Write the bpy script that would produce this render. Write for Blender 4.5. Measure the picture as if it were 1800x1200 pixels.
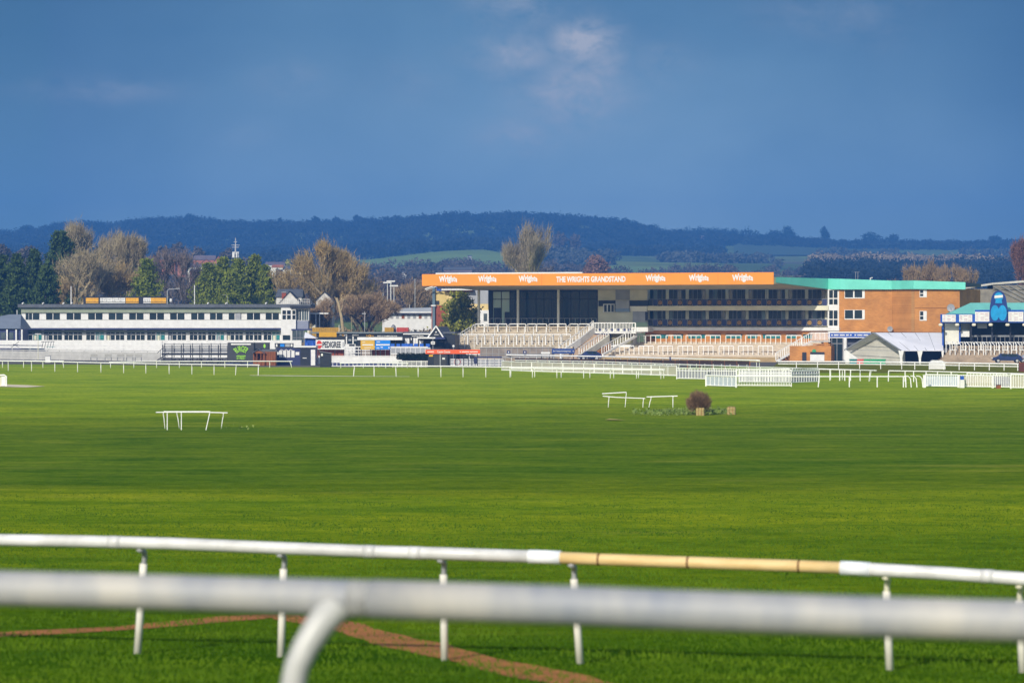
import bpy, bmesh, math, random
import numpy as np
from mathutils import Vector, Matrix
R = math.radians
random.seed(7)
for o in list(bpy.data.objects): bpy.data.objects.remove(o)
sc = bpy.context.scene
col = sc.collection

# ------------------------------------------------------------------ camera
FL, CZ, HY = 5000.0, 5.9, 570.0          # focal length in photo pixels, eye height, eye-level row
cd = bpy.data.cameras.new('camera'); cam = bpy.data.objects.new('camera', cd); col.objects.link(cam)
cam.location = (0, 0, CZ); cam.rotation_euler = (R(90), 0, 0)
cd.sensor_width = 36; cd.lens = 100; cd.shift_y = -(600-HY)/1800
cd.clip_start = 0.5; cd.clip_end = 20000
cd.dof.use_dof = True; cd.dof.focus_distance = 420; cd.dof.aperture_fstop = 2.9
sc.camera = cam
sc.view_settings.view_transform = 'Standard'; sc.view_settings.look = 'None'
sc.view_settings.exposure = 0.0; sc.view_settings.gamma = 1
sc.render.engine = 'CYCLES'
sc.cycles.max_bounces = 6; sc.cycles.volume_bounces = 0
sc.cycles.transparent_max_bounces = 12

# ------------------------------------------------------------------ sun and sky
SUN_EL, SUN_AZ = 29.0, 24.0              # sun behind the camera, to its left
sl = bpy.data.lights.new('sun', 'SUN'); sun = bpy.data.objects.new('sun', sl); col.objects.link(sun)
sl.energy = 4.1; sl.angle = R(0.5); sl.color = (1.0, 0.93, 0.80)
sd = Vector((-math.sin(R(SUN_AZ))*math.cos(R(SUN_EL)), -math.cos(R(SUN_AZ))*math.cos(R(SUN_EL)), math.sin(R(SUN_EL))))
sun.rotation_euler = sd.to_track_quat('Z', 'Y').to_euler()
sun.location = (-200, -400, 300)

def hx(s):
    s = s.lstrip('#'); v = [int(s[i:i+2], 16)/255 for i in (0, 2, 4)]
    return tuple((c/12.92 if c <= .04045 else ((c+.055)/1.055)**2.4) for c in v) + (1,)

w = bpy.data.worlds.new("World"); sc.world = w; w.use_nodes = True
nt = w.node_tree; N = nt.nodes; L = nt.links; N.clear()
def nd(t, **k):
    n = N.new(t)
    for a, b in k.items(): setattr(n, a, b)
    return n
def mth(op, a, b=None, c=None, clamp=False):
    n = nd('ShaderNodeMath', operation=op, use_clamp=clamp)
    for i, v in enumerate((a, b, c)):
        if v is None: continue
        if isinstance(v, (int, float)): n.inputs[i].default_value = v
        else: L.new(v, n.inputs[i])
    return n.outputs[0]
out = nd('ShaderNodeOutputWorld'); bg = nd('ShaderNodeBackground'); L.new(bg.outputs[0], out.inputs[0])
sky = nd('ShaderNodeTexSky', sky_type='NISHITA', sun_disc=False)
sky.sun_elevation = R(SUN_EL); sky.sun_rotation = R(180+SUN_AZ); sky.air_density = 1.0; sky.dust_density = 0.6
bg.inputs[1].default_value = 0.14
# slate-blue bank of weather low in the sky in front (part of the sky itself), with thin lit cloud
tc = nd('ShaderNodeTexCoord'); sp = nd('ShaderNodeSeparateXYZ'); L.new(tc.outputs['Generated'], sp.inputs[0])
el = mth('DIVIDE', sp.outputs[2], mth('MAXIMUM', sp.outputs[1], 0.05))
az = mth('DIVIDE', sp.outputs[0], mth('MAXIMUM', sp.outputs[1], 0.05))
rmp = nd('ShaderNodeValToRGB')
L.new(mth('MULTIPLY', el, 6.0, clamp=True), rmp.inputs[0])
cr = rmp.color_ramp
cr.elements[0].position = 0.0; cr.elements[0].color = (3.3, 4.5, 4.9, 1)
cr.elements[1].position = 1.0; cr.elements[1].color = (0.48, 1.12, 1.95, 1)
e = cr.elements.new(0.30); e.color = (2.15, 3.4, 4.25, 1)
e = cr.elements.new(0.62); e.color = (1.0, 1.98, 2.95, 1)
cmb = nd('ShaderNodeCombineXYZ'); L.new(az, cmb.inputs[0]); L.new(mth('MULTIPLY', el, 1.5), cmb.inputs[1])
def noise(scale, detail=6, rough=.55, dist=0.0, off=(0, 0, 0)):
    mp = nd('ShaderNodeMapping'); L.new(cmb.outputs[0], mp.inputs[0]); mp.inputs['Location'].default_value = off
    n = nd('ShaderNodeTexNoise'); L.new(mp.outputs[0], n.inputs[0])
    n.inputs['Scale'].default_value = scale; n.inputs['Detail'].default_value = detail
    n.inputs['Roughness'].default_value = rough; n.inputs['Distortion'].default_value = dist
    return n.outputs[0]
broad = noise(14, 4, .5, .3, (3, 1, 0)); fine = noise(70, 8, .62, .5, (5, 2, 0)); wob = noise(40, 5, .6, 0, (9, 4, 0))
def blob(px, py, rx, ry):
    a0, e0 = (px-900)/FL, (HY-py)/FL
    dx = mth('DIVIDE', mth('SUBTRACT', az, a0), rx/FL); dy = mth('DIVIDE', mth('SUBTRACT', el, e0), ry/FL)
    d = mth('SQRT', mth('ADD', mth('MULTIPLY', dx, dx), mth('MULTIPLY', dy, dy)))
    return mth('POWER', 2.718, mth('MULTIPLY', mth('MULTIPLY', d, d), -1.0))
cl = None
for px, py, rx, ry, k in [(1028, 74, 78, 54, 1.5), (1060, 110, 60, 50, .8), (1010, 165, 135, 85, .85), (905, 98, 110, 55, .65), (915, 240, 95, 45, .55), (905, 15, 130, 70, .42),
                          (1165, 110, 90, 60, .26), (180, 160, 190, 34, .28), (520, 140, 110, 55, .16), (1470, 25, 200, 60, .2), (1560, 60, 60, 60, .12), (720, 150, 120, 60, .12), (430, 235, 90, 40, .1)]:
    b = mth('MULTIPLY', blob(px, py, rx*.66, ry*.66), k)
    cl = b if cl is None else mth('MAXIMUM', cl, b)
rag = mth('ADD', mth('MULTIPLY', mth('SUBTRACT', wob, .5), 2.6), mth('MULTIPLY', mth('SUBTRACT', fine, .5), 2.3))
cl = mth('MULTIPLY', cl, mth('ADD', .62, rag, clamp=True)); cl = mth('MULTIPLY', cl, 1.05, clamp=True)
mixb = nd('ShaderNodeMix', data_type='RGBA', blend_type='MULTIPLY'); mixb.inputs[0].default_value = 1
bc = nd('ShaderNodeValToRGB'); bc.color_ramp.elements[0].position = .3; bc.color_ramp.elements[1].position = .75
bc.color_ramp.elements[0].color = (.84, .88, .90, 1); bc.color_ramp.elements[1].color = (1.14, 1.1, 1.06, 1)
L.new(broad, bc.inputs[0]); edge = nd('ShaderNodeMix', data_type='RGBA', blend_type='MULTIPLY'); edge.inputs[0].default_value = 1
ef = mth('SUBTRACT', 1.0, mth('MULTIPLY', mth('POWER', mth('ABSOLUTE', mth('SUBTRACT', az, .012)), 2.0), 16.0), clamp=True)
ec = nd('ShaderNodeCombineColor'); L.new(mth('MAXIMUM', ef, .5), ec.inputs[0]); L.new(mth('MAXIMUM', mth('POWER', ef, .8), .6), ec.inputs[1]); L.new(mth('MAXIMUM', mth('POWER', ef, .6), .65), ec.inputs[2])
L.new(rmp.outputs[0], edge.inputs[6]); L.new(ec.outputs[0], edge.inputs[7]); L.new(edge.outputs[2], mixb.inputs[6]); L.new(bc.outputs[0], mixb.inputs[7])
mc = nd('ShaderNodeMix', data_type='RGBA'); L.new(cl, mc.inputs[0]); L.new(mixb.outputs[2], mc.inputs[6]); mc.inputs[7].default_value = (3.7, 3.8, 4.0, 1)
# the bank lies ahead only; elsewhere the clear sky
ms = nd('ShaderNodeMapRange', interpolation_type='SMOOTHSTEP'); L.new(sp.outputs[1], ms.inputs[0]); ms.inputs[1].default_value = .45; ms.inputs[2].default_value = .85
me = nd('ShaderNodeMapRange', interpolation_type='SMOOTHSTEP'); L.new(sp.outputs[2], me.inputs[0]); me.inputs[1].default_value = .6; me.inputs[2].default_value = .2
mm = nd('ShaderNodeMix', data_type='RGBA'); L.new(mth('MULTIPLY', ms.outputs[0], me.outputs[0]), mm.inputs[0])
L.new(sky.outputs[0], mm.inputs[6]); L.new(mc.outputs[2], mm.inputs[7]); L.new(mm.outputs[2], bg.inputs[0])

# ------------------------------------------------------------------ helpers
def at(px, py, D): return Vector(((px-900)*D/FL, D, CZ-(py-HY)*D/FL))
def gd(py): return CZ*FL/(py-HY)         # distance of flat ground seen at a row
def gp(px, py):
    D = gd(py); return Vector(((px-900)*D/FL, D, 0))
MC = {}
def mat(name, c, rough=.75, var=.12, scale=3.0, metal=0.0, spec=.3, bump=0.0, c2=None, stretch=(1, 1, 1), emit=None, coords='Object', detail=5):
    if name in MC: return MC[name]
    m = bpy.data.materials.new(name); m.use_nodes = True; t = m.node_tree; b = t.nodes['Principled BSDF']
    if isinstance(c, str): c = hx(c)
    b.inputs['Roughness'].default_value = rough; b.inputs['Metallic'].default_value = metal
    b.inputs['Specular IOR Level'].default_value = spec
    tcn = t.nodes.new('ShaderNodeTexCoord'); mp = t.nodes.new('ShaderNodeMapping'); mp.inputs['Scale'].default_value = stretch
    t.links.new(tcn.outputs[coords], mp.inputs[0])
    n = t.nodes.new('ShaderNodeTexNoise'); n.inputs['Scale'].default_value = scale; n.inputs['Detail'].default_value = detail
    n.inputs['Roughness'].default_value = .62
    t.links.new(mp.outputs[0], n.inputs[0])
    r = t.nodes.new('ShaderNodeValToRGB'); r.color_ramp.elements[0].position = .32; r.color_ramp.elements[1].position = .68
    if c2 is None:
        r.color_ramp.elements[0].color = tuple(x*(1-var) for x in c[:3])+(1,)
        r.color_ramp.elements[1].color = tuple(min(1, x*(1+var*.7)) for x in c[:3])+(1,)
    else:
        if isinstance(c2, str): c2 = hx(c2)
        r.color_ramp.elements[0].color = c; r.color_ramp.elements[1].color = c2
    t.links.new(n.outputs[0], r.inputs[0]); t.links.new(r.outputs[0], b.inputs['Base Color'])
    if bump:
        bp = t.nodes.new('ShaderNodeBump'); bp.inputs['Strength'].default_value = bump; bp.inputs['Distance'].default_value = .05
        t.links.new(n.outputs[0], bp.inputs['Height']); t.links.new(bp.outputs[0], b.inputs['Normal'])
    if emit:
        b.inputs['Emission Color'].default_value = hx(emit); b.inputs['Emission Strength'].default_value = 1
    MC[name] = m; return m
def brick(name, c1, c2, mortar, scale=1.0):
    m = bpy.data.materials.new(name); m.use_nodes = True; t = m.node_tree; b = t.nodes['Principled BSDF']
    b.inputs['Roughness'].default_value = .9
    tcn = t.nodes.new('ShaderNodeTexCoord'); s = t.nodes.new('ShaderNodeSeparateXYZ'); cb = t.nodes.new('ShaderNodeCombineXYZ')
    ad = t.nodes.new('ShaderNodeMath'); ad.operation = 'ADD'
    t.links.new(tcn.outputs['Object'], s.inputs[0]); t.links.new(s.outputs[0], ad.inputs[0]); t.links.new(s.outputs[1], ad.inputs[1])
    t.links.new(ad.outputs[0], cb.inputs[0]); t.links.new(s.outputs[2], cb.inputs[1])
    k = t.nodes.new('ShaderNodeTexBrick'); k.inputs['Scale'].default_value = scale
    k.inputs['Color1'].default_value = hx(c1); k.inputs['Color2'].default_value = hx(c2); k.inputs['Mortar'].default_value = hx(mortar)
    k.inputs['Mortar Size'].default_value = .012; k.inputs['Brick Width'].default_value = .45; k.inputs['Row Height'].default_value = .15
    t.links.new(cb.outputs[0], k.inputs[0])
    n = t.nodes.new('ShaderNodeTexNoise'); n.inputs['Scale'].default_value = .45; n.inputs['Detail'].default_value = 8
    t.links.new(tcn.outputs['Object'], n.inputs[0])
    r = t.nodes.new('ShaderNodeValToRGB'); r.color_ramp.elements[0].position = .3; r.color_ramp.elements[0].color = (.78, .76, .76, 1); r.color_ramp.elements[1].position = .7; r.color_ramp.elements[1].color = (1.12, 1.1, 1.05, 1)
    t.links.new(n.outputs[0], r.inputs[0])
    x = t.nodes.new('ShaderNodeMix'); x.data_type = 'RGBA'; x.blend_type = 'MULTIPLY'; x.inputs[0].default_value = 1
    t.links.new(k.outputs[0], x.inputs[6]); t.links.new(r.outputs[0], x.inputs[7]); t.links.new(x.outputs[2], b.inputs['Base Color'])
    MC[name] = m; return m
WHITE = mat('white paint', (.78, .77, .74, 1), .5, .10, 1.2)
RAILW = mat('white rail plastic', (.92, .91, .88, 1), .38, .08, .9, spec=.5)
CREAM = mat('cream render', (.74, .71, .54, 1), .8, .10, .6)
PALE = mat('pale render', (.80, .78, .68, 1), .8, .12, .5)
DARK = mat('dark paint', (.022, .026, .038, 1), .5, .25, 2)
NAVY = mat('navy paint', (.035, .045, .13, 1), .5, .2, 2)
BLUE = mat('blue paint', (.02, .09, .42, 1), .5, .15, 2)
GLASS = mat('dark glazing', (.018, .032, .036, 1), .25, .5, .35, spec=.2)
GLASSB = mat('blue-grey glazing', (.07, .10, .115, 1), .15, .6, .5, spec=.5)
CURT = mat('pale blinds', (.20, .25, .24, 1), .7, .3, .8)
TEALW = mat('teal glazing', (.03, .22, .22, 1), .25, .4, 1.5)
GREY = mat('grey metal', (.24, .25, .27, 1), .5, .2, 2)
MIDG = mat('light grey cladding', (.36, .37, .39, 1), .6, .12, 1)
ROOFG = mat('slate roof', (.11, .12, .14, 1), .7, .25, 1.5)
ORANGE = mat('orange fascia', (.95, .30, .025, 1), .55, .05, .4)
ORED = mat('orange-red board', (.82, .12, .035, 1), .55, .08, .6)
TEAL = mat('teal roof edge', (.17, .67, .53, 1), .5, .10, .5)
TEALR = mat('teal roof sheet', (.22, .64, .54, 1), .5, .10, .6, stretch=(1, .2, 1))
BRICK = brick('orange brick', '#cc8a44', '#bb7a38', '#c29a66')
BRICKR = brick('red brick', '#a44a2c', '#8c3c26', '#8a6a58')
STEP = mat('concrete steps', (.36, .30, .25, 1), .9, .28, .8, bump=.2)
STEPO = mat('ochre concrete', (.40, .29, .15, 1), .9, .2, .6)
WOOD = mat('brown timber', (.26, .085, .03, 1), .7, .3, 3, stretch=(1, 1, .2))
YEL = mat('yellow board', (.80, .42, .03, 1), .55, .1, .8)
GOLD = mat('gold emblem', (.48, .25, .03, 1), .5, .1, 2)
RED = mat('red paint', (.62, .05, .03, 1), .5, .1, 2)
LIME = mat('lime lettering', (.35, .72, .06, 1), .5, .05, 2)
SKYB = mat('bright blue board', (.012, .22, .72, 1), .5, .06, .8)
CYAN = mat('cyan paint', (.01, .30, .62, 1), .5, .2, 1.2)
BLK = mat('black rubber', (.012, .012, .013, 1), .7, .2, 4)

def setp(o, label=None, cat=None, group=None, kind=None):
    if label: o['label'] = label
    if cat: o['category'] = cat
    if group: o['group'] = group
    if kind: o['kind'] = kind
    return o
def thing(name, label, cat, loc=(0, 0, 0), rz=0, group=None):
    o = bpy.data.objects.new(name, None); col.objects.link(o); o.empty_display_size = .5
    o.location = loc; o.rotation_euler = (0, 0, rz)
    return setp(o, label, cat, group)
class MB:
    def __init__(s): s.v = []; s.f = []
    def add(s, vs, fs):
        n = len(s.v); s.v += [tuple(p) for p in vs]; s.f += [tuple(i+n for i in f) for f in fs]; return s
    def box(s, x0, x1, y0, y1, z0, z1):
        if x0 > x1: x0, x1 = x1, x0
        if y0 > y1: y0, y1 = y1, y0
        if z0 > z1: z0, z1 = z1, z0
        return s.add([(x0, y0, z0), (x1, y0, z0), (x1, y1, z0), (x0, y1, z0), (x0, y0, z1), (x1, y0, z1), (x1, y1, z1), (x0, y1, z1)],
                     [(0, 3, 2, 1), (4, 5, 6, 7), (0, 1, 5, 4), (1, 2, 6, 5), (2, 3, 7, 6), (3, 0, 4, 7)])
    def tube(s, pts, r, n=6, caps=True):
        pts = [Vector(p) for p in pts]; rs = r if isinstance(r, (list, tuple)) else [r]*len(pts)
        vs = []; fs = []; up0 = None
        for i, p in enumerate(pts):
            a = pts[max(i-1, 0)]; b = pts[min(i+1, len(pts)-1)]; d = (b-a).normalized()
            if up0 is None:
                up0 = Vector((0, 0, 1)) if abs(d.z) < .9 else Vector((0, 1, 0))
            sx = d.cross(up0).normalized(); up = sx.cross(d).normalized(); up0 = up
            for k in range(n):
                t = 2*math.pi*(k+.5)/n; vs.append(p+(sx*math.cos(t)+up*math.sin(t))*rs[i])
        for i in range(len(pts)-1):
            for k in range(n):
                k2 = (k+1) % n; fs.append((i*n+k, i*n+k2, (i+1)*n+k2, (i+1)*n+k))
        if caps: fs.append(tuple(range(n-1, -1, -1))); fs.append(tuple((len(pts)-1)*n+k for k in range(n)))
        return s.add(vs, fs)
    def bar(s, p, q, wd): return s.tube([p, q], wd*.7071, 4)
    def extr(s, poly, y0, y1):          # polygon in xz extruded along y
        n = len(poly)
        vs = [(x, y0, z) for x, z in poly]+[(x, y1, z) for x, z in poly]
        return s.add(vs, [tuple(range(n)), tuple(range(2*n-1, n-1, -1))]+[(i, (i+1) % n+0, (i+1) % n+n, i+n)[::-1] for i in range(n)])
    def extx(s, poly, x0, x1):          # polygon in yz extruded along x
        n = len(poly)
        vs = [(x0, y, z) for y, z in poly]+[(x1, y, z) for y, z in poly]
        return s.add(vs, [tuple(range(n)), tuple(range(2*n-1, n-1, -1))]+[(i, (i+1) % n, (i+1) % n+n, i+n)[::-1] for i in range(n)])
    def disc(s, cx, cz, rx, rz, y0, y1, n=20, a0=0):
        return s.extr([(cx+rx*math.cos(2*math.pi*k/n+a0), cz+rz*math.sin(2*math.pi*k/n+a0)) for k in range(n)], y0, y1)
    def build(s, name, m, parent=None, smooth=False, loc=None):
        me = bpy.data.meshes.new(name); me.from_pydata(s.v, [], s.f)
        bm = bmesh.new(); bm.from_mesh(me); bmesh.ops.recalc_face_normals(bm, faces=bm.faces[:]); bm.to_mesh(me); bm.free()
        me.materials.append(m)
        if smooth: me.polygons.foreach_set('use_smooth', [True]*len(me.polygons))
        o = bpy.data.objects.new(name, me); col.objects.link(o)
        if parent: o.parent = parent
        if loc is not None: o.location = loc
        return o
def copy_tree(o, parent=None):
    c = o.copy(); col.objects.link(c)
    if parent: c.parent = parent
    for ch in [x for x in KIDS(o)]: copy_tree(ch, c)
    return c
def KIDS(o): return [x for x in col.objects if x.parent is o]
ORD = 'first second third fourth fifth sixth seventh eighth ninth tenth eleventh twelfth thirteenth fourteenth fifteenth sixteenth seventeenth eighteenth nineteenth twentieth'.split()
def ordn(i): return ORD[i] if i < len(ORD) else ('number %d' % (i+1))

TXC = {}
def text(s, m, parent, cx, cz, y, width=None, height=.5, bold=.02, depth=.03, name='lettering', warp=None, shear=0):
    fc = bpy.data.curves.new('t', 'FONT'); fc.body = s; fc.size = 1; fc.extrude = .01; fc.offset = bold; fc.resolution_u = 3
    to = bpy.data.objects.new('t', fc); col.objects.link(to)
    bpy.context.view_layer.update()
    me = bpy.data.meshes.new_from_object(to.evaluated_get(bpy.context.evaluated_depsgraph_get()))
    bpy.data.objects.remove(to)
    n = len(me.vertices); a = np.empty(n*3); me.vertices.foreach_get('co', a); a = a.reshape(-1, 3)
    lo = a.min(0); hi = a.max(0); a = a-lo; sz = hi-lo
    sx = (width/sz[0]) if width else height/sz[1]
    a[:, 0] = a[:, 0]*sx-sz[0]*sx/2; a[:, 1] = (a[:, 1]/sz[1]-.5)*height
    if shear: a[:, 0] += a[:, 1]*shear
    if warp: a = warp(a)
    b = np.empty_like(a); b[:, 0] = a[:, 0]+cx; b[:, 2] = a[:, 1]+cz; b[:, 1] = y-a[:, 2]/max(sz[2], 1e-6)*depth
    me.vertices.foreach_set('co', b.ravel()); me.materials.clear(); me.materials.append(m); me.update()
    me.name = name; o = bpy.data.objects.new(name, me); col.objects.link(o); o.parent = parent
    return o

class Frame:
    """a building's own axes: origin on the ground under photo column px at distance D, x along its front, y away from the camera"""
    def __init__(s, px, D, th=0.0):
        s.th = R(th); s.o = Vector(((px-900)*D/FL, D, 0)); s.u = Vector((math.cos(s.th), math.sin(s.th), 0)); s.v = Vector((-math.sin(s.th), math.cos(s.th), 0))
    def at(s, px, py, off=0.0):
        r = Vector(((px-900)/FL, 1, -(py-HY)/FL)); t = (s.o+s.v*off).dot(s.v)/r.dot(s.v); p = r*t
        return (p-s.o).dot(s.u), CZ+p.z
    def x(s, px, off=0.0): return s.at(px, HY, off)[0]
    def z(s, px, py, off=0.0): return s.at(px, py, off)[1]
    def box(s, mb, px0, px1, py0, py1, o0, o1):
        x0, _ = s.at(px0, py0, o0); x1, _ = s.at(px1, py0, o0); m = (px0+px1)/2
        return mb.box(x0, x1, o0, o1, s.z(m, py1, o0), s.z(m, py0, o0))
    def part(s, par, name, m, px0, px1, py0, py1, o0, o1): return s.box(MB(), px0, px1, py0, py1, o0, o1).build(name, m, par)
    def thing(s, name, label, cat, group=None): return thing(name, label, cat, s.o, s.th, group)

def npmesh(name, V, F3, m, parent=None):
    me = bpy.data.meshes.new(name); nv = len(V); nf = len(F3); k = F3.shape[1]
    me.vertices.add(nv); me.vertices.foreach_set('co', np.asarray(V, dtype=np.float32).ravel())
    me.loops.add(nf*k); me.loops.foreach_set('vertex_index', F3.astype(np.int32).ravel())
    me.polygons.add(nf); me.polygons.foreach_set('loop_start', np.arange(0, nf*k, k, dtype=np.int32))
    me.update(calc_edges=True); me.materials.append(m)
    o = bpy.data.objects.new(name, me); col.objects.link(o)
    if parent: o.parent = parent
    return o

# ------------------------------------------------------------------ ground
def gz(D):
    return float(np.interp(D, [-60, 0, 10, 29, 60, 100, 160, 9000], [4.3, 4.0, 3.75, 2.4, 1.25, .55, 0, 0]))
_gy = np.array([0, 6, 14, 22, 29, 36, 45, 60, 78, 100, 130, 160])
def gzs(D):                                # smoothed profile
    D = np.asarray(D, float); acc = 0
    for k, w_ in ((-.12, .25), (0, .5), (.12, .25)):
        acc = acc+w_*np.interp(D*(1+k), [-60, 0, 10, 29, 60, 100, 160, 9000], [4.3, 4.0, 3.75, 2.4, 1.25, .55, 0, 0])
    return acc
def undul(X, Y):
    f = np.clip((Y-70)/80, 0, 1)*np.clip((262-Y)/40, 0, 1)
    return f*(.05*np.sin(Y*.11+np.sin(X*.03)*1.3)+.04*np.sin(Y*.23+X*.05)+.03*np.sin(Y*.52-X*.07+2)*np.clip((300-Y)/100, 0, 1))-.0*X
ys = np.concatenate([np.arange(-60, 10, 5), np.arange(10, 80, 1.0), np.arange(80, 450, 1.6), np.arange(450, 640, 15), [640, 800, 1200, 2000, 3500, 5000, 9000]])
xs = np.concatenate([[-5000, -1500, -400, -200], np.arange(-120, 121, 3.0), [200, 400, 1500, 5000]])
X, Y = np.meshgrid(xs, ys); Z = gzs(Y)+undul(X, Y)*(np.abs(X) < 130)
V = np.stack([X, Y, Z], -1).reshape(-1, 3); nx = len(xs); ny = len(ys)
i, j = np.meshgrid(np.arange(nx-1), np.arange(ny-1)); a = (j*nx+i).ravel()
m = bpy.data.materials.new('turf'); m.use_nodes = True; t = m.node_tree; b = t.nodes['Principled BSDF']
b.inputs['Roughness'].default_value = 1; b.inputs['Specular IOR Level'].default_value = 0
def TN(sock, scale, detail=5, rough=.6, st=(1, 1, 1), off=(0, 0, 0)):
    mp = t.nodes.new('ShaderNodeMapping'); mp.inputs['Scale'].default_value = st; mp.inputs['Location'].default_value = off; t.links.new(sock, mp.inputs[0])
    n = t.nodes.new('ShaderNodeTexNoise'); n.inputs['Scale'].default_value = scale; n.inputs['Detail'].default_value = detail; n.inputs['Roughness'].default_value = rough
    t.links.new(mp.outputs[0], n.inputs[0]); return n.outputs[0]
def RMP(sock, stops):
    r = t.nodes.new('ShaderNodeValToRGB'); c = r.color_ramp
    c.elements[0].position, c.elements[0].color = stops[0]; c.elements[1].position, c.elements[1].color = stops[-1]
    for p, q in stops[1:-1]: c.elements.new(p).color = q
    t.links.new(sock, r.inputs[0]); return r.outputs[0]
def MIXC(f, a_, b_, mode='MIX'):
    x = t.nodes.new('ShaderNodeMix'); x.data_type = 'RGBA'; x.blend_type = mode
    for s_, v in ((0, f), (6, a_), (7, b_)):
        if isinstance(v, (int, float, tuple)): x.inputs[s_].default_value = v
        else: t.links.new(v, x.inputs[s_])
    return x.outputs[2]
def MA(op, a_, b_):
    x = t.nodes.new('ShaderNodeMath'); x.operation = op
    for k, v in enumerate((a_, b_)):
        if isinstance(v, (int, float)): x.inputs[k].default_value = v
        else: t.links.new(v, x.inputs[k])
    return x.outputs[0]
g = t.nodes.new('ShaderNodeNewGeometry').outputs['Position']
sp2 = t.nodes.new('ShaderNodeSeparateXYZ'); t.links.new(g, sp2.inputs[0])
def c3(r_, g_, b_): return (r_, g_, b_, 1)
# turf colour banded by distance: pale far, darker midfield, paler strip, darker near bank
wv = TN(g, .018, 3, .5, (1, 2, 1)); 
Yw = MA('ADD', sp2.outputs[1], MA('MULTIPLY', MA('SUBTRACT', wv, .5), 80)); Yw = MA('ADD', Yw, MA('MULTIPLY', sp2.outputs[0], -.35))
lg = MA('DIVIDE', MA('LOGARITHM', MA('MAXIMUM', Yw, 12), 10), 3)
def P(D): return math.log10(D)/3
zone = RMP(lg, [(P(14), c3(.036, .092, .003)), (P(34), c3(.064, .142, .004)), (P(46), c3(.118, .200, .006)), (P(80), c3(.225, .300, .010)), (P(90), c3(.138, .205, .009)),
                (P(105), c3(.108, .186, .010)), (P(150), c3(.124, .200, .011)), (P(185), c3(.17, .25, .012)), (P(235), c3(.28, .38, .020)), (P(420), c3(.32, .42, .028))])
n1 = TN(g, .05, 5, .6, (1, 2.2, 1)); n2 = TN(g, .30, 8, .72, (.8, 1.6, 1)); n3 = TN(g, 2.6, 6, .7); n4 = TN(g, 26, 4, .7)
c_ = MIXC(1.0, zone, RMP(n1, [(.3, c3(.72, .84, .85)), (.5, c3(1, 1, 1)), (.7, c3(1.28, 1.14, 1.1))]), 'MULTIPLY')
c_ = MIXC(1.0, c_, RMP(n2, [(.30, c3(.50, .66, .66)), (.5, c3(1, 1, 1)), (.70, c3(1.5, 1.28, 1.35))]), 'MULTIPLY')
c_ = MIXC(1.0, c_, RMP(n3, [(.3, c3(.55, .68, .6)), (.7, c3(1.45, 1.3, 1.35))]), 'MULTIPLY')
c_ = MIXC(1.0, c_, RMP(n4, [(.3, c3(.60, .68, .6)), (.7, c3(1.36, 1.3, 1.3))]), 'MULTIPLY')
straw = RMP(TN(g, .16, 7, .7, (.5, 1.8, 1), (7, 3, 0)), [(.56, c3(0, 0, 0)), (.70, c3(1, 1, 1))])
c_ = MIXC(MA('MULTIPLY', straw, .5), c_, c3(.38, .36, .06))
tuft = RMP(TN(g, .55, 7, .75, (.6, 2.4, 1), (1, 8, 0)), [(.60, c3(0, 0, 0)), (.72, c3(1, 1, 1))])
c_ = MIXC(MA('MULTIPLY', tuft, .6), c_, c3(.035, .085, .015))
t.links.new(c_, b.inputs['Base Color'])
bp = t.nodes.new('ShaderNodeBump'); bp.inputs['Strength'].default_value = .5; bp.inputs['Distance'].default_value = .12
t.links.new(MA('ADD', n3, MA('MULTIPLY', n4, .35)), bp.inputs['Height']); t.links.new(bp.outputs[0], b.inputs['Normal'])
TURF = m
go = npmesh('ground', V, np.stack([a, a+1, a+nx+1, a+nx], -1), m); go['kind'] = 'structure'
go.data.polygons.foreach_set('use_smooth', [True]*len(go.data.polygons))

def gh(x, y): return float(gzs(y)+undul(np.array(x), np.array(y)))
def sheet(name, pts2, m, dz=.012, kind='structure'):
    mb = MB(); mb.add([(x, y, gh(x, y)+dz) for x, y in pts2], [tuple(range(len(pts2)))]); o = mb.build(name, m); o['kind'] = kind; return o
def strip(name, path, wd, m, dz=.02):
    P_ = []
    for (x0, y0), (x1, y1) in zip(path[:-1], path[1:]):
        n = max(2, int(math.hypot(x1-x0, y1-y0)/.6)); P_ += [(x0+(x1-x0)*k/n, y0+(y1-y0)*k/n) for k in range(n)]
    P_.append(path[-1]); vs = []; fs = []
    for k, (x, y) in enumerate(P_):
        a_ = P_[max(0, k-1)]; b_ = P_[min(len(P_)-1, k+1)]; d = Vector((b_[0]-a_[0], b_[1]-a_[1])).normalized(); q = Vector((-d.y, d.x))*wd/2*(1+.16*math.sin(k*.9)+.1*math.sin(k*2.3))
        for s_ in (-1, 1):
            X_, Y_ = x+q.x*s_, y+q.y*s_; vs.append((X_, Y_, gh(X_, Y_)+dz))
        if k: fs.append((2*k-2, 2*k-1, 2*k+1, 2*k))
    o = MB().add(vs, fs).build(name, m); o['kind'] = 'structure'; return o
def gpn(px, py):                            # ground point under a pixel, sloping bank included
    lo, hi = 3., 3000.
    for _ in range(60):
        D = (lo+hi)/2
        if HY+FL*(CZ-float(gzs(D)))/D > py: lo = D
        else: hi = D
    return ((px-900)*D/FL, D)
SAND = mat('rust sand', (.30, .11, .035, 1), .95, .35, 3, c2=(.52, .19, .045, 1), bump=.3, coords='Object')
strip('sand_path', [gpn(-250, 1126), gpn(0, 1115), gpn(230, 1103), gpn(340, 1093), gpn(420, 1085.5), gpn(465, 1083), gpn(505, 1084), gpn(545, 1089), gpn(590, 1098), gpn(640, 1111), gpn(760, 1142), gpn(880, 1170), gpn(1010, 1198), gpn(1150, 1235)], .66, SAND, .006)
TARM = mat('grey track surface', (.17, .155, .14, 1), 1, .25, .4, spec=0)
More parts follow.
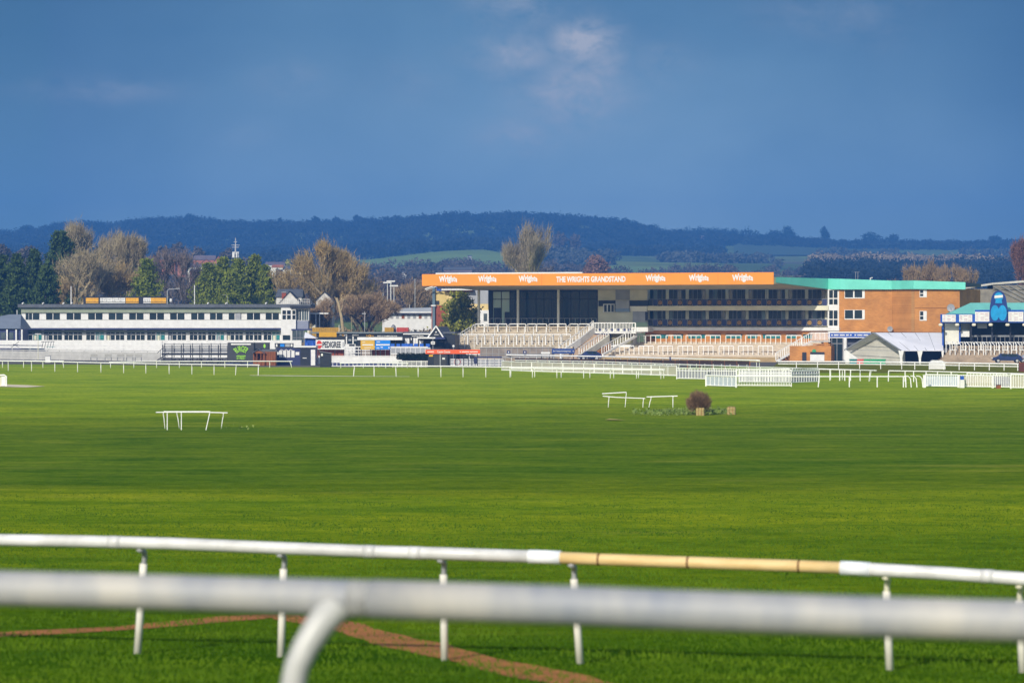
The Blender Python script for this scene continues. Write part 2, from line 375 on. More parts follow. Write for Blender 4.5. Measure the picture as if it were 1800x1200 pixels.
sheet('service_road', [(-160, 436), (-62, 418), (-36, 394), (-5, 386), (20, 388), (40, 402), (70, 404), (70, 520), (-160, 520)], TARM, .02)
SANDP = mat('pale sand', (.85, .72, .50, 1), 1, .1, 1, spec=0)
sheet('sand_patch', [(gp(-10, 679.5).x, gp(0, 679.5).y), (gp(45, 681).x, gp(0, 681).y), (gp(80, 679.2).x, gp(0, 679.2).y), (gp(50, 677.3).x, gp(0, 677.3).y), (gp(-10, 675).x, gp(0, 675).y)], SANDP, .03)
BANKG = mat('olive rough grass', (.12, .14, .012, 1), .95, .35, .7, c2=(.23, .22, .02, 1), spec=0)
sheet('grass_verge', [(gp(1352, 655).x, gp(0, 655).y), (gp(1830, 656).x, gp(0, 656).y), (gp(1860, 640).x*1.02, gp(0, 640).y), (gp(1366, 638).x, gp(0, 638).y)], BANKG, .03)
WL = mat('worn white line', (.75, .75, .45, 1), 1, .25, 1, spec=0)
sheet('painted_line', [(gp(438, 660.2).x, gp(0, 660.2).y), (gp(500, 661.3).x, gp(0, 661.3).y), (gp(590, 661.8).x, gp(0, 661.8).y), (gp(720, 662.2).x, gp(0, 662.2).y), (gp(720, 661.6).x, gp(0, 661.6).y), (gp(590, 660.8).x, gp(0, 660.8).y), (gp(500, 659.9).x, gp(0, 659.9).y), (gp(440, 659.5).x, gp(0, 659.5).y)], WL, .03)

# ------------------------------------------------------------------ valley and hills
RYO = 3
RX = [-300, 0, 60, 100, 140, 200, 240, 290, 340, 400, 450, 520, 600, 660, 720, 765, 810, 850, 900, 960, 1020, 1080, 1120, 1160, 1180, 1230, 1300, 1380, 1440, 1500, 1600, 1700, 1800, 2100]
RY = [420, 414, 411, 402, 396, 402, 393, 392, 389, 398, 399, 398, 398, 394, 390, 388, 383, 386, 382, 386, 389, 394, 400, 410, 416, 418, 420, 423, 427, 430, 430, 430, 428, 424]
def ridge(px): return np.interp(px, RX, RY)+RYO+2*np.abs(px-950)/900
def hill_z(X, Y):
    px = 900+FL*X/np.maximum(Y, 1)
    Ds = np.array([620, 900, 1300, 1800, 2300, 2800, 3400, 4300])
    r = ridge(px)
    bulge = 22*np.exp(-((px-830)/190)**2)
    rows = [617+0*px, 552+0*px, 508+0*px, 484-0.2*bulge, 466-bulge*1.1+4*np.sin(px*.004), 450-bulge*.5, r, 640+0*px]
    rows[5] = np.minimum(rows[5], 462); 
    out = np.zeros_like(px)
    for k in range(len(Ds)-1):
        mk = (Y >= Ds[k]) & (Y <= Ds[k+1]); f = (Y-Ds[k])/(Ds[k+1]-Ds[k]); f = f*f*(3-2*f)
        za = CZ-(rows[k]-HY)*Ds[k]/FL; zb = CZ-(rows[k+1]-HY)*Ds[k+1]/FL
        out = np.where(mk, za+(zb-za)*f, out)
    return out-.6
ys = np.linspace(620, 4200, 150); us = np.linspace(-1100, 2900, 160)
U, Y = np.meshgrid(us, ys); X = (U-900)*Y/FL; Z = hill_z(X, Y)
V = np.stack([X, Y, Z], -1).reshape(-1, 3); nx = len(us); ny = len(ys)
i, j = np.meshgrid(np.arange(nx-1), np.arange(ny-1)); a = (j*nx+i).ravel()
m = bpy.data.materials.new('farmland'); m.use_nodes = True; t = m.node_tree; b = t.nodes['Principled BSDF']; b.inputs['Roughness'].default_value = 1; b.inputs['Specular IOR Level'].default_value = .05
g = t.nodes.new('ShaderNodeNewGeometry').outputs['Position']
vo = t.nodes.new('ShaderNodeTexVoronoi'); mp = t.nodes.new('ShaderNodeMapping'); mp.inputs['Scale'].default_value = (.006, .0035, .0); t.links.new(g, mp.inputs[0]); t.links.new(mp.outputs[0], vo.inputs[0]); vo.inputs['Scale'].default_value = 1
sv = t.nodes.new('ShaderNodeSeparateColor'); t.links.new(vo.outputs['Color'], sv.inputs[0])
fld = RMP(sv.outputs[0], [(0, c3(.10, .15, .05)), (.3, c3(.17, .24, .07)), (.5, c3(.17, .15, .09)), (.75, c3(.20, .28, .07)), (1, c3(.12, .16, .06))])
c_ = MIXC(1.0, fld, RMP(TN(g, .02, 6, .6), [(.3, c3(.7, .7, .7)), (.7, c3(1.25, 1.2, 1.2))]), 'MULTIPLY')
t.links.new(c_, b.inputs['Base Color'])
ho = npmesh('hills', V, np.stack([a, a+1, a+nx+1, a+nx], -1), m); ho['kind'] = 'structure'
ho.data.polygons.foreach_set('use_smooth', [True]*len(ho.data.polygons))
# sunlit pasture on the shoulder of the hill
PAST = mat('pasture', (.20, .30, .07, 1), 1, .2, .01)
pm = MB(); prs = np.linspace(610, 905, 40); rows_ = 6
def pasture(name, P0, P1, lowf, topf, m):
    us_ = np.linspace(P0, P1, 40); vs = []; fs = []
    for px in us_:
        for k in range(8):
            D = lowf(px)+(topf(px)-lowf(px))*k/7; x = (px-900)*D/FL; vs.append((x, D, float(hill_z(np.array([x]), np.array([D]))[0])+1.0))
    for q in range(39):
        for k in range(7): fs.append((q*8+k, (q+1)*8+k, (q+1)*8+k+1, q*8+k+1))
    o = MB().add(vs, fs).build(name, m, smooth=True); o['kind'] = 'structure'; return o
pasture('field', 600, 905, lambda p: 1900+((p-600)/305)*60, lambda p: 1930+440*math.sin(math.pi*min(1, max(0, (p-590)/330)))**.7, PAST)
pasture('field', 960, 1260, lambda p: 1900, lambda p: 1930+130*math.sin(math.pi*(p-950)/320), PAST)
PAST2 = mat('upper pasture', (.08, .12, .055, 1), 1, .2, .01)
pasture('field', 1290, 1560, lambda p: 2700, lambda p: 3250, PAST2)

# ------------------------------------------------------------------ vegetation
rs = np.random.RandomState(11)
def foliage(name, col1, col2, scale=.6, trans=.0, coords='Object'):
    return mat(name, col1, .9, 0, scale, c2=col2, spec=.1, coords=coords, detail=3)
def tris(C, N_, size, long=1.0, up=None):
    """N_ random leaf-like triangles at points C (N_,3)"""
    d = rs.normal(size=(N_, 3)); d /= np.linalg.norm(d, axis=1)[:, None]
    if up is not None: d = d*(1-up)+np.array([0, 0, 1])*up*np.sign(rs.uniform(.2, 1, (N_, 1)))
    e = rs.normal(size=(N_, 3)); e -= (e*d).sum(1)[:, None]*d/(d*d).sum(1)[:, None]; e /= np.linalg.norm(e, axis=1)[:, None]
    s = size*rs.uniform(.6, 1.4, (N_, 1)) if np.isscalar(size) else size[:, None]
    V_ = np.stack([C-e*s*.5, C+e*s*.5, C+d*s*long], 1).reshape(-1, 3)
    return V_, np.arange(3*N_).reshape(-1, 3)
def crowns(name, cen, rad, per, size, m, parent=None, shell=.75, long=1.0, up=None):
    cen = np.asarray(cen, float); rad = np.asarray(rad, float); n = len(cen)
    d = rs.normal(size=(n, per, 3)); d /= np.linalg.norm(d, axis=2)[..., None]
    r = rs.uniform(0, 1, (n, per, 1))**(1/3.)*(1-shell)+shell; r = np.where(rs.uniform(size=r.shape) < .3, r*.75, r)*(1+.18*rs.normal(size=r.shape)*.6)
    C = (cen[:, None]+d*r*rad[:, None]).reshape(-1, 3)
    V_, F_ = tris(C, len(C), size, long, up); return npmesh(name, V_, F_, m, parent)

WOODB = foliage('far wood', (.038, .055, .06, 1), (.014, .024, .032, 1), .02, coords='Object')
WOODR = foliage('far ridge trees', (.032, .06, .062, 1), (.014, .028, .034, 1), .02)
WOODT = foliage('tan far trees', (.34, .27, .16, 1), (.22, .18, .13, 1), .03)
WOODP = foliage('grey-brown bare wood', (.155, .13, .105, 1), (.065, .06, .06, 1), .03)
WOODN = foliage('nearer bare wood', (.19, .13, .07, 1), (.075, .06, .05, 1), .05)
def wood(name, n, pxr, Dr, rr, per, size, m, cond=None, lift=.5, hr=1.1):
    px = rs.uniform(pxr[0], pxr[1], n*3); D = rs.uniform(Dr[0], Dr[1], n*3)
    k = np.ones(len(px), bool) if cond is None else cond(px, D)
    px = px[k][:n]; D = D[k][:n]; X_ = (px-900)*D/FL; Z_ = hill_z(X_, D); r_ = rs.uniform(rr[0], rr[1], len(px))
    o = crowns(name, np.stack([X_, D, Z_+r_*lift], -1), np.stack([r_, r_, r_*hr], -1), per, size, m); o['kind'] = 'stuff'; return o
hillw = lambda p, D: ~((p > 1270) & (D > 2700) & (D < 3200))
wood('hillside_wood', 3400, (-250, 1270), (2650, 3400), (4.5, 8), 110, 2.4, WOODB, lift=.2)
wood('hillside_wood', 900, (1250, 2050), (3150, 3400), (4, 6.5), 100, 2.2, WOODB, lift=.2)
wood('ridge_tree_line', 760, (-250, 1230), (3390, 3420), (2, 7), 130, 1.5, WOODR, lift=.7)
wood('ridge_tree_line', 95, (1180, 1400), (3390, 3420), (4, 8.5), 150, 1.6, WOODR, lift=.9)
wood('ridge_tree_line', 50, (1560, 2000), (3390, 3420), (3, 6), 150, 1.6, WOODR, lift=.6)
def bandw(p, D): return ~(((p > 600) & (p < 910) & (D > 1850) & (D < 2480)) | ((p > 950) & (p < 1265) & (D > 1850) & (D < 2100)))
wood('valley_wood', 900, (-200, 950), (1950, 2750), (4.5, 8), 120, 2.3, WOODB, bandw)
wood('valley_wood', 330, (950, 2000), (2050, 2750), (3.5, 6), 140, 2.0, foliage('grey-green far wood', (.12, .13, .11, 1), (.06, .07, .07, 1), .02), lambda p, D: (np.sin(p*.02+D*.006)+np.sin(p*.007-D*.011)) > .35)
wood('hedgerow_trees', 300, (380, 1000), (1250, 1900), (3, 6), 240, 1.1, WOODP, lift=.6)
wood('hedgerow_trees', 150, (1000, 1450), (1250, 1900), (2.5, 5), 240, 1.1, WOODP, lambda p, D: np.sin(p*.03+D*.012) > .1, lift=.4)
wood('hedgerow_trees', 150, (-200, 400), (1250, 1800), (4, 7), 240, 1.1, WOODP, lift=.6)
wood('scrub_wood', 260, (1430, 1790), (1990, 2120), (3.5, 7), 300, 1.4, WOODT, lift=.7, hr=.95)
wood('dark_wood', 420, (1420, 2000), (1300, 1850), (4, 7), 260, 1.3, WOODB, lift=.6)
wood('bare_wood', 150, (560, 860), (800, 1200), (3, 5.5), 420, .8, WOODN, lift=.8)
wood('bare_wood', 60, (270, 560), (850, 1200), (3, 5), 420, .8, WOODP, lift=.6)
wood('bare_wood', 60, (-150, 260), (900, 1250), (4.5, 7.5), 600, .8, WOODP, lift=1.4)
wood('bare_wood', 50, (900, 1380), (800, 1150), (3, 5), 420, .8, WOODP, lift=.2)

for k_, (p0, p1, D0, D1, hh_, nn_) in enumerate(((545, 770, 500, 600, 2.6, 110), (90, 250, 535, 610, 4.2, 60), (255, 345, 560, 640, 3.2, 34))):
    px = rs.uniform(p0, p1, nn_); D = rs.uniform(D0, D1, nn_); r_ = rs.uniform(1.6, 2.8, nn_)
    o = crowns('undergrowth', np.stack([(px-900)*D/FL, D, rs.uniform(.6, hh_, nn_)], -1), np.stack([r_, r_, r_], -1), 420, .42, mat('brown scrub', (.36, .25, .13, 1), .95, .3, .4, c2=(.20, .15, .09, 1)) if k_ != 1 else mat('ochre scrub', (.45, .30, .10, 1), .95, .3, .4, c2=(.24, .17, .07, 1)), shell=.55, long=1.6)
    o['kind'] = 'stuff'
def single(name, label, cat, px, py_top, wpx, py_bot, D, m, per=900, size=1.3, group=None, trunk=True):
    zt = CZ-(py_top-HY)*D/FL; zb = CZ-(py_bot-HY)*D/FL; x = (px-900)*D/FL; rw = wpx/2*D/FL
    r = thing(name, label, cat, (x, D, zb-5), group=group); h = zt-zb+5
    k = 7; cen = []; rad = []
    for q in range(k):
        a_ = rs.uniform(0, 6.28); rr_ = rs.uniform(.1, .55)*rw; cen.append((math.cos(a_)*rr_, math.sin(a_)*rr_, h*rs.uniform(.42, .82))); rad.append((rw*.55, rw*.55, h*rs.uniform(.16, .22)))
    crowns('crown', cen, rad, per//k, size, m, r, shell=.5, long=1.3)
    MB().tube([(0, 0, 0), (0, 0, h*.7)], [h*.05, h*.02], 5).build('trunk', BARKD, r); return r
BARKD = mat('dark bark', (.06, .05, .04, 1), .95, .2, 2)
BARKT = mat('tan bark', (.42, .33, .19, 1), .95, .25, 2)
TWIGT = mat('tan twigs', (.45, .37, .22, 1), .95, .3, .5, c2=(.27, .22, .14, 1))
TWIGO = mat('golden twigs', (.50, .35, .14, 1), .95, .3, .4, c2=(.28, .22, .11, 1))
TWIGG = mat('grey twigs', (.24, .19, .17, 1), .95, .3, .5, c2=(.15, .12, .115, 1))
TWIGB = mat('brown twigs', (.40, .27, .14, 1), .95, .3, .5, c2=(.22, .16, .10, 1))
TWIGP = mat('pale grey-tan twigs', (.36, .30, .20, 1), .95, .3, .5, c2=(.22, .19, .14, 1))
for k_, (px, pt, wd, pb) in enumerate([(48, 399, 26, 412), (336, 380, 22, 392), (555, 384, 20, 397), (590, 385, 18, 397), (630, 383, 18, 395), (1386, 401, 22, 424), (1450, 401, 18, 425), (1532, 411, 36, 431), (1565, 413, 28, 431), (1748, 418, 26, 430), (1195, 405, 10, 417), (491, 386, 8, 398)]):
    lab = ['broad rounded tree alone at the left end of the far ridge', 'tallest round tree on the left part of the blue ridge', 'bare round tree on the ridge above the orange willow', 'bare tree right of the ridge tree above the willow',
           'bare ridge tree left of where the high hill starts to rise', 'dark spiky tree at the right end of the ridge tree clump', 'thin bare tree standing alone on the ridge right of the clump',
           'left and larger of two dense round trees on the right-hand ridge', 'right one of two dense round trees on the right-hand ridge', 'round ridge tree above the brown tree at the right edge',
           'small pointed tree at the foot of the high wooded hill', 'small dark spire-shaped tree on the ridge'][k_]
    single('hill_tree', lab, 'tree', px, pt-4, wd*1.15, pb, 3385, WOODR, 700, 1.5, 'trees standing out on the far ridge')
for k_, (px, pt, wd, pb, lab) in enumerate([(985, 408, 34, 452, 'left of two pale bare trees on the slope right of the poplar'), (1010, 409, 30, 452, 'right of two pale bare trees on the slope right of the poplar')]):
    single('bare_tree', lab, 'tree', px, pt, wd, pb, 2300, WOODP, 900, 1.3, 'pale trees on the slope')
single('yellow_tree', 'small bright yellow-green tree among the distant roofs', 'tree', 506, 455, 9, 476, 1400, mat('yellow leaves', (.48, .46, .05, 1), .9, .2, 1), 500, .7)
for px, lab in ((290, 'round pale tree left of the brick houses'), (308, 'tallest pale tree above the dark-roofed house'), (345, 'pale grey tree above the brick terrace roof'), (404, 'grey round tree directly behind the phone mast'), (440, 'tan round tree right of the phone mast')):
    single('bare_tree', lab, 'tree', px, {290: 432, 308: 424, 345: 432, 404: 434, 440: 444}[px], {308: 42}.get(px, 34), 475, 1250, WOODP, 1500, .8, 'pale trees behind the distant houses')
for px, pt, wd, lab in ((45, 430, 60, 'pale bare tree above the dark conifers at left'), (5, 422, 44, 'pale bare tree at the left edge of the photo'), (128, 412, 46, 'greyish round tree behind the tall dark conifer'), (205, 420, 50, 'mauve-grey tree right of the tallest tan tree'), (240, 422, 50, 'mauve-grey tree above the small pointed conifer'), (268, 436, 40, 'low grey tree between the pointed conifer and the houses')):
    single('bare_tree', lab, 'tree', px, pt, wd, 480, 1000, WOODP if px < 100 else TWIGG, 2600, .75, 'pale trees behind the conifers')
single('bare_tree', 'reddish-brown round tree above the orange roof board', 'tree', 1042, 450, 62, 500, 1100, mat('russet twigs', (.30, .16, .11, 1), .95, .3, .5, c2=(.19, .12, .09, 1)), 3600, .6)
single('bare_tree', 'low tan tree just left of the russet tree', 'tree', 958, 470, 46, 500, 1000, WOODP, 1400, .6)

def conifer(px, py_top, wpx, D, label, lean=0, n=5200, group='dark conifers behind the white stand', c='g', cone=1.0, base_py=None, leaf=.42, name='conifer_tree'):
    h = CZ-(py_top-HY)*D/FL; zb = 0 if base_py is None else CZ-(base_py-HY)*D/FL; h -= zb
    x = (px-900)*D/FL; rw = wpx/2*D/FL
    r = thing(name, label, 'tree', (x, D, zb), group=group)
    m = {'g': LEAFG, 'd': LEAFD, 'y': LEAFY}[c]
    # boughs: clumps spiralling up the stem
    rw *= 1.42 if n > 7500 and c != 'y' else 1.1; leaf *= .9; nb = int(n/34); t_ = rs.uniform(.04, 1, nb)**.85; ang = rs.uniform(0, 6.283, nb)
    prof = np.clip((1-t_)*1.35, 0, 1)**(.70*cone)*(.92+.16*np.sin(ang*3+t_*9))*rs.uniform(.72, 1.25, nb); prof = np.maximum(prof*1.12, .06)
    bx = np.cos(ang)*prof*rw; by = np.sin(ang)*prof*rw; bz = t_*h
    per = 34; f = rs.uniform(.25, 1.0, (nb, per)); j = rs.normal(size=(nb, per, 3))*np.array([.30, .30, .26])*rw*.22
    C = np.stack([bx[:, None]*f, by[:, None]*f, bz[:, None]+(f-.6)*rw*.22], -1)+j; C[..., 2] = np.clip(C[..., 2], .1, h)
    V_, F_ = tris(C.reshape(-1, 3), nb*per, leaf, 1.5, .35); npmesh('crown', V_, F_, m, r)
    MB().tube([(0, 0, 0), (0, 0, h*.93)], [max(.25, rw*.08), .05], 6).build('trunk', BARKD, r)
    return r
LEAFG = foliage('conifer green', (.26, .29, .035, 1), (.075, .115, .020, 1), .9)
LEAFD = foliage('dark conifer', (.09, .135, .035, 1), (.024, .048, .018, 1), .8)
LEAFY = foliage('yellow-green conifer', (.34, .33, .045, 1), (.09, .12, .025, 1), 1.1)
conifer(2, 452, 60, 570, 'dark conifer cut off by the left edge of the photo', c='d', n=9000, leaf=.5)
conifer(30, 449, 52, 560, 'second dark conifer from the left edge', c='d', n=9000, leaf=.5)
conifer(60, 441, 50, 575, 'pointed dark conifer left of the tallest one', c='d', n=9000, leaf=.5)
conifer(80, 470, 50, 545, 'shorter dark conifer in front of the tallest one', c='d', n=8000, leaf=.5)
conifer(106, 409, 62, 610, 'tallest conifer, blackish, rising above all others at left', c='d', n=12000, leaf=.5, cone=.7)
conifer(258, 458, 66, 550, 'single pointed green conifer above the yellow billboard end', n=9000)
for px, pt, wd, D, lab in ((366, 470, 66, 560, 'leftmost and lowest tree of the green conifer clump'), (392, 460, 58, 566, 'second tree from left in the green conifer clump'), (418, 463, 60, 558, 'middle tree of the green conifer clump'),
                        (447, 456, 56, 566, 'tallest pointed tree of the green conifer clump'), (466, 474, 44, 556, 'rightmost tree of the green conifer clump'), (405, 486, 70, 548, 'squat front tree in the middle of the green conifer clump')):
    conifer(px, pt-5, wd, D, lab, n=9500, cone=.95, group='green conifer clump above the white stand')
conifer(808, 516, 84, 474, 'bushy yellow-green conifer beside the glass hall of the grandstand', c='y', n=7000, cone=.72, group='conifer by the grandstand', leaf=.40)

def bare(px, py_top, wpx, D, label, twig, bark, seed=1, spread=.55, n_tw=9000, upright=.5, base_py=None, group='bare winter trees behind the stands', trunkr=.3, tw=.05, name='bare_tree', lean=(0, 0), depth=5, fork=.17):
    n_tw = int(n_tw*.5); zb = 0 if base_py is None else CZ-(base_py-HY)*D/FL
    h = CZ-(py_top-HY)*D/FL-zb; rw = wpx/2*D/FL; x = (px-900)*D/FL
    r = thing(name, label, 'tree', (x, D, zb), group=group); rnd = random.Random(seed)
    mb = MB(); tips = []
    def grow(p, d, ln, rad, lv):
        n = 3; pts = [p]; rr = [rad]
        for k in range(n):
            d = (d+Vector((rnd.uniform(-1, 1), rnd.uniform(-1, 1), rnd.uniform(-.4, .9)))*.16).normalized(); p = p+d*ln/n; pts.append(p); rr.append(rad*(1-.35*(k+1)/n))
        mb.tube(pts, rr, 5 if lv < 2 else 3, caps=False)
        for q in pts[1:]: tips.append((q, lv))
        if lv < depth:
            for k in range(rnd.choice((2, 3, 3))):
                ax = Vector((rnd.uniform(-1, 1), rnd.uniform(-1, 1), 0)).normalized(); nd_ = (d*(1-spread*.35)+ax*spread*(1.0 if lv else 1.1)+Vector((0, 0, upright*.35))).normalized()
                grow(p, nd_, ln*rnd.uniform(.62, .84), rad*.62, lv+1)
    grow(Vector((0, 0, 0)), Vector((lean[0], lean[1], 1)).normalized(), h*fork, trunkr, 0)
    a_ = np.array([tuple(v) for v in mb.v]); mxz = np.percentile(a_[:, 2], 99.5); mxr = max(np.percentile(np.abs(a_[:, 0]-a_[:, 0].mean()), 98), .1)
    sz = h/mxz; sx = rw/mxr; sx_ = min(sx, 2.2)
    fx = lambda v: (v[0]*sx_*min(1, .3+v[2]*sz/h*1.2), v[1]*sx_*min(1, .3+v[2]*sz/h*1.2), v[2]*sz)
    mb.v = [fx(v) for v in mb.v]; mb.build('trunk', bark, r)
    T_ = np.array([fx(q) for q, lv in tips if lv >= 1 and fx(q)[2] > h*.12]); idx = rs.randint(0, len(T_), n_tw)
    C = T_[idx]+rs.normal(size=(n_tw, 3))*np.array([rw, rw, h*.5])*.06
    d = (T_[idx]-np.array([0, 0, h*.3])); d /= np.linalg.norm(d, axis=1)[:, None]+1e-6; d = d+rs.normal(size=(n_tw, 3))*.55+np.array([0, 0, upright]); d /= np.linalg.norm(d, axis=1)[:, None]
    ln = rs.uniform(.5, 1.5, (n_tw, 1))*h*.055; s_ = rs.normal(size=(n_tw, 3)); s_ -= (s_*d).sum(1)[:, None]*d; s_ /= np.linalg.norm(s_, axis=1)[:, None]
    V_ = np.stack([C-s_*tw, C+s_*tw, C+d*ln], 1).reshape(-1, 3); npmesh('crown', V_, np.arange(3*n_tw).reshape(-1, 3), twig, r)
    return r
bare(163, 406, 92, 620, 'tallest tan bare tree, above the black and yellow billboard', TWIGT, BARKT, 3, .5, 26000, .6, trunkr=.5, tw=.045)
bare(128, 440, 90, 560, 'bare tree with pale forking limbs in front of the tallest conifer', TWIGT, BARKT, 8, .62, 13000, .2, trunkr=.42)
bare(216, 424, 84, 600, 'broad yellow-brown bare tree right of the tallest tan tree', TWIGT, BARKT, 5, .6, 24000, .4, trunkr=.42, tw=.045)
bare(185, 470, 150, 575, 'low yellowish willow scrub tree behind the billboard', TWIGO, BARKT, 15, .75, 22000, .3, fork=.15)
bare(120, 490, 90, 570, 'low ochre willow left of the white flagpole', TWIGO, BARKT, 16, .7, 13000, .3, fork=.15)
bare(312, 446, 84, 600, 'dark grey-purple bare tree between the two green conifer groups', TWIGG, BARKD, 6, .6, 9000, .4, trunkr=.3)
bare(345, 480, 70, 640, 'lower grey bare tree left of the green conifer clump', TWIGG, BARKD, 26, .6, 7000, .4)
bare(582, 436, 118, 545, 'large golden-brown willow with spreading crown beside the white gables', TWIGO, BARKT, 9, .62, 30000, .35, trunkr=.6, tw=.05)
bare(545, 478, 110, 560, 'lower golden willow limb tree left of the large willow', TWIGO, BARKT, 19, .7, 15000, .2, trunkr=.35)
bare(630, 470, 110, 550, 'brown bare tree joining the large willow on its right', TWIGO, BARKT, 10, .6, 20000, .4, trunkr=.4)
bare(648, 520, 120, 520, 'low rusty-brown scrubby tree above the black bar building', TWIGB, BARKD, 12, .75, 24000, .2, fork=.15)
bare(590, 530, 120, 530, 'low brown scrub tree right of the press tower', TWIGB, BARKD, 13, .75, 20000, .2, fork=.15)
bare(700, 500, 90, 620, 'greyish bare tree behind the car park lamp posts', TWIGB, BARKD, 14, .6, 15000, .4)
bare(745, 505, 60, 640, 'thin brown bare tree left of the orange board', TWIGB, BARKD, 24, .6, 9000, .4)
bare(910, 406, 74, 620, 'tall pale fan-shaped poplar rising behind the orange board', TWIGP, BARKT, 17, .42, 26000, 1.1, trunkr=.4, tw=.04)
bare(1600, 478, 60, 620, 'leftmost brown bushy tree above the brick block', TWIGB, BARKD, 31, .6, 12000, .5, group='brown trees behind the brick block')
bare(1645, 468, 70, 630, 'middle and tallest brown bushy tree above the brick block', TWIGB, BARKD, 32, .6, 15000, .5, group='brown trees behind the brick block')
bare(1695, 476, 62, 620, 'rightmost brown bushy tree above the teal roof corner', TWIGB, BARKD, 33, .6, 12000, .5, group='brown trees behind the brick block')
bare(1800, 432, 52, 560, 'tall purplish-brown bare tree cut off by the right edge', mat('purple twigs', (.24, .12, .10, 1), .95, .3, .5, c2=(.14, .08, .08, 1)), BARKD, 34, .5, 22000, .5, group='brown trees behind the brick block')
# broken pale trunk
bt = MB(); bt.tube([(0, 0, 0), (-.1, 0, 4), (-.45, 0, 7), (-1.0, 0, 9.6), (-1.3, 0, 10.6)], [.34, .30, .27, .22, .16], 7).tube([(-.6, 0, 8), (-.2, 0, 9.4)], [.12, .05], 5).tube([(-1.0, 0, 9.4), (-1.7, 0, 10.8)], [.12, .06], 5)
setp(bt.build('dead_tree', BARKT, loc=((605-900)*.1, 500, 0)), 'broken leaning pale tree trunk without crown beside a lamp post', 'tree')

# ------------------------------------------------------------------ grass blades on the near bank
n = 190000
D = 17+95*rs.uniform(0, 1, n)**1.6; X_ = rs.uniform(-1, 1, n)*(D*.19+.6); 
dens = np.sin(X_*1.7+D*.9)+np.sin(X_*.6-D*1.3+1)+rs.uniform(-1.6, 1.6, n); k = dens > -1.6; D = D[k]; X_ = X_[k]; n = len(D)
Zb = gzs(D)+undul(X_, D); hgt = rs.uniform(.02, .055, (n, 1))*(1+.3*np.sin(X_*2.1+D)[:, None])*np.clip((112-D[:, None])/50, .05, 1); wd = .005+.00022*D[:, None]
an = rs.uniform(0, 3.14, n); sx_ = np.stack([np.cos(an), np.sin(an)*.4, 0*an], -1); tip = np.stack([rs.normal(size=n)*.35, rs.normal(size=n)*.35, np.ones(n)], -1)*hgt
B = np.stack([X_, D, Zb-.005], -1); V_ = np.stack([B-sx_*wd, B+sx_*wd, B+tip], 1).reshape(-1, 3)
GR = mat('grass blades', (.034, .090, .003, 1), .8, .3, .55, c2=(.105, .180, .007, 1), spec=.05)
gr = npmesh('grass', V_, np.arange(3*n).reshape(-1, 3), GR); setp(gr, 'short green turf blades on the bank around the near white rails', 'grass', kind='stuff')
# weeds by the brush
n = 1500; px = rs.uniform(1110, 1290, n); py = 722+rs.uniform(0, 8, n)+(1290-px)*.008; D = CZ*FL/(py-HY)
k = rs.uniform(size=n) < np.clip((px-1080)/120, .15, 1); px = px[k]; D = D[k]; C = np.stack([(px-900)*D/FL, D, rs.uniform(.0, .22, len(D))], -1)
V_, F_ = tris(C, len(D), .15, 1.2, .4); setp(npmesh('weeds', V_, F_, foliage('weeds green', (.10, .17, .03, 1), (.24, .30, .08, 1), 3)), 'patch of low leafy weeds beside the brown brush ball', 'weeds', kind='stuff')
n = 22; px = 388+rs.uniform(0, 1, n)**.8*60; py = 750+rs.uniform(0, 5, n); D = CZ*FL/(py-HY); C = np.stack([(px-900)*D/FL, D, rs.uniform(.0, .14, n)], -1)
V_, F_ = tris(C, n, .12, 1.2, .4); setp(npmesh('weeds', V_, F_, mat('dry weeds', (.26, .32, .08, 1), .9, .3, 3)), 'thin line of pale weeds right of the small white rails', 'weeds', kind='stuff')

# ================================================================== GRANDSTAND
G = Frame(1360, 445, -18)
gs = G.thing('grandstand', 'long three-storey grandstand with orange fascia board, balconies and projecting flat roof', 'grandstand')
WO = 14.0                                 # depth from fascia to the rear wall
xl = G.x(742); xr = G.x(1360); zt = G.z(1360, 478.5); zb = G.z(1360, 499.7)
fz_m = (zt+zb)/2
xw0 = G.x(859, WO); xw1 = G.x(1476, WO)    # ends of the wall
roof = MB(); zw = G.z(1300, 508.5, WO)
# canopy: sloping soffit from the fascia down to the wall head, tapering off at both ends
xtl = G.x(840, WO); xtr = G.x(1452, WO)
fr = [(xl, 0.12), (xr, 0.12), (xtr, WO), (xtl, WO)]
top = [(xl, .12, zt-.75), (xr, .12, zt-.75), (xtr, WO, zt-1.0), (xtl, WO, zt-1.0)]
bot = [(xl, .12, zb+.1), (xr, .12, zb+.1), (xtr, WO, zw), (xtl, WO, zw)]
roof.add(top+bot, [(0, 1, 2, 3), (7, 6, 5, 4), (0, 4, 5, 1), (1, 5, 6, 2), (2, 6, 7, 3), (3, 7, 4, 0)])
roof.build('canopy', mat('canopy soffit', (.62, .58, .40, 1), .85, .10, .5, stretch=(1, .15, 1)), gs)
MB().box(G.x(764), G.x(1022), .5, 1.1, zt, zt+.22).build('roof_edge', WHITE, gs)
fas = MB().box(xl, xr, -.06, .12, zb, zt).build('fascia_board', ORANGE, gs)
for px in (952, 1262): MB().box(G.x(px), G.x(px)+.05, -.075, -.06, zb, zt).build('board_joint', mat('orange joint', (.75, .20, .03, 1), .6), fas)
fh = zt-zb
def arch(a):
    w_ = a[:, 0].max()-a[:, 0].min(); c = (a[:, 0].max()+a[:, 0].min())/2; u = (a[:, 0]-c)/w_
    a = a.copy(); k = (1.12-.34*np.abs(u+.05)*1.6); a[:, 1] = a[:, 1]*k+(.10-.55*(u-.0)**2)*1.0+.05*np.sin(u*22); return a
for px0, px1 in ((772, 804), (841, 873), (912, 945), (1135, 1170), (1211, 1246), (1287, 1324)):
    text('Wrights', WHITE, fas, (G.x(px0)+G.x(px1))/2, fz_m-.02, -.08, width=G.x(px1)-G.x(px0), height=fh*.70, bold=.045, warp=arch, name='logo')
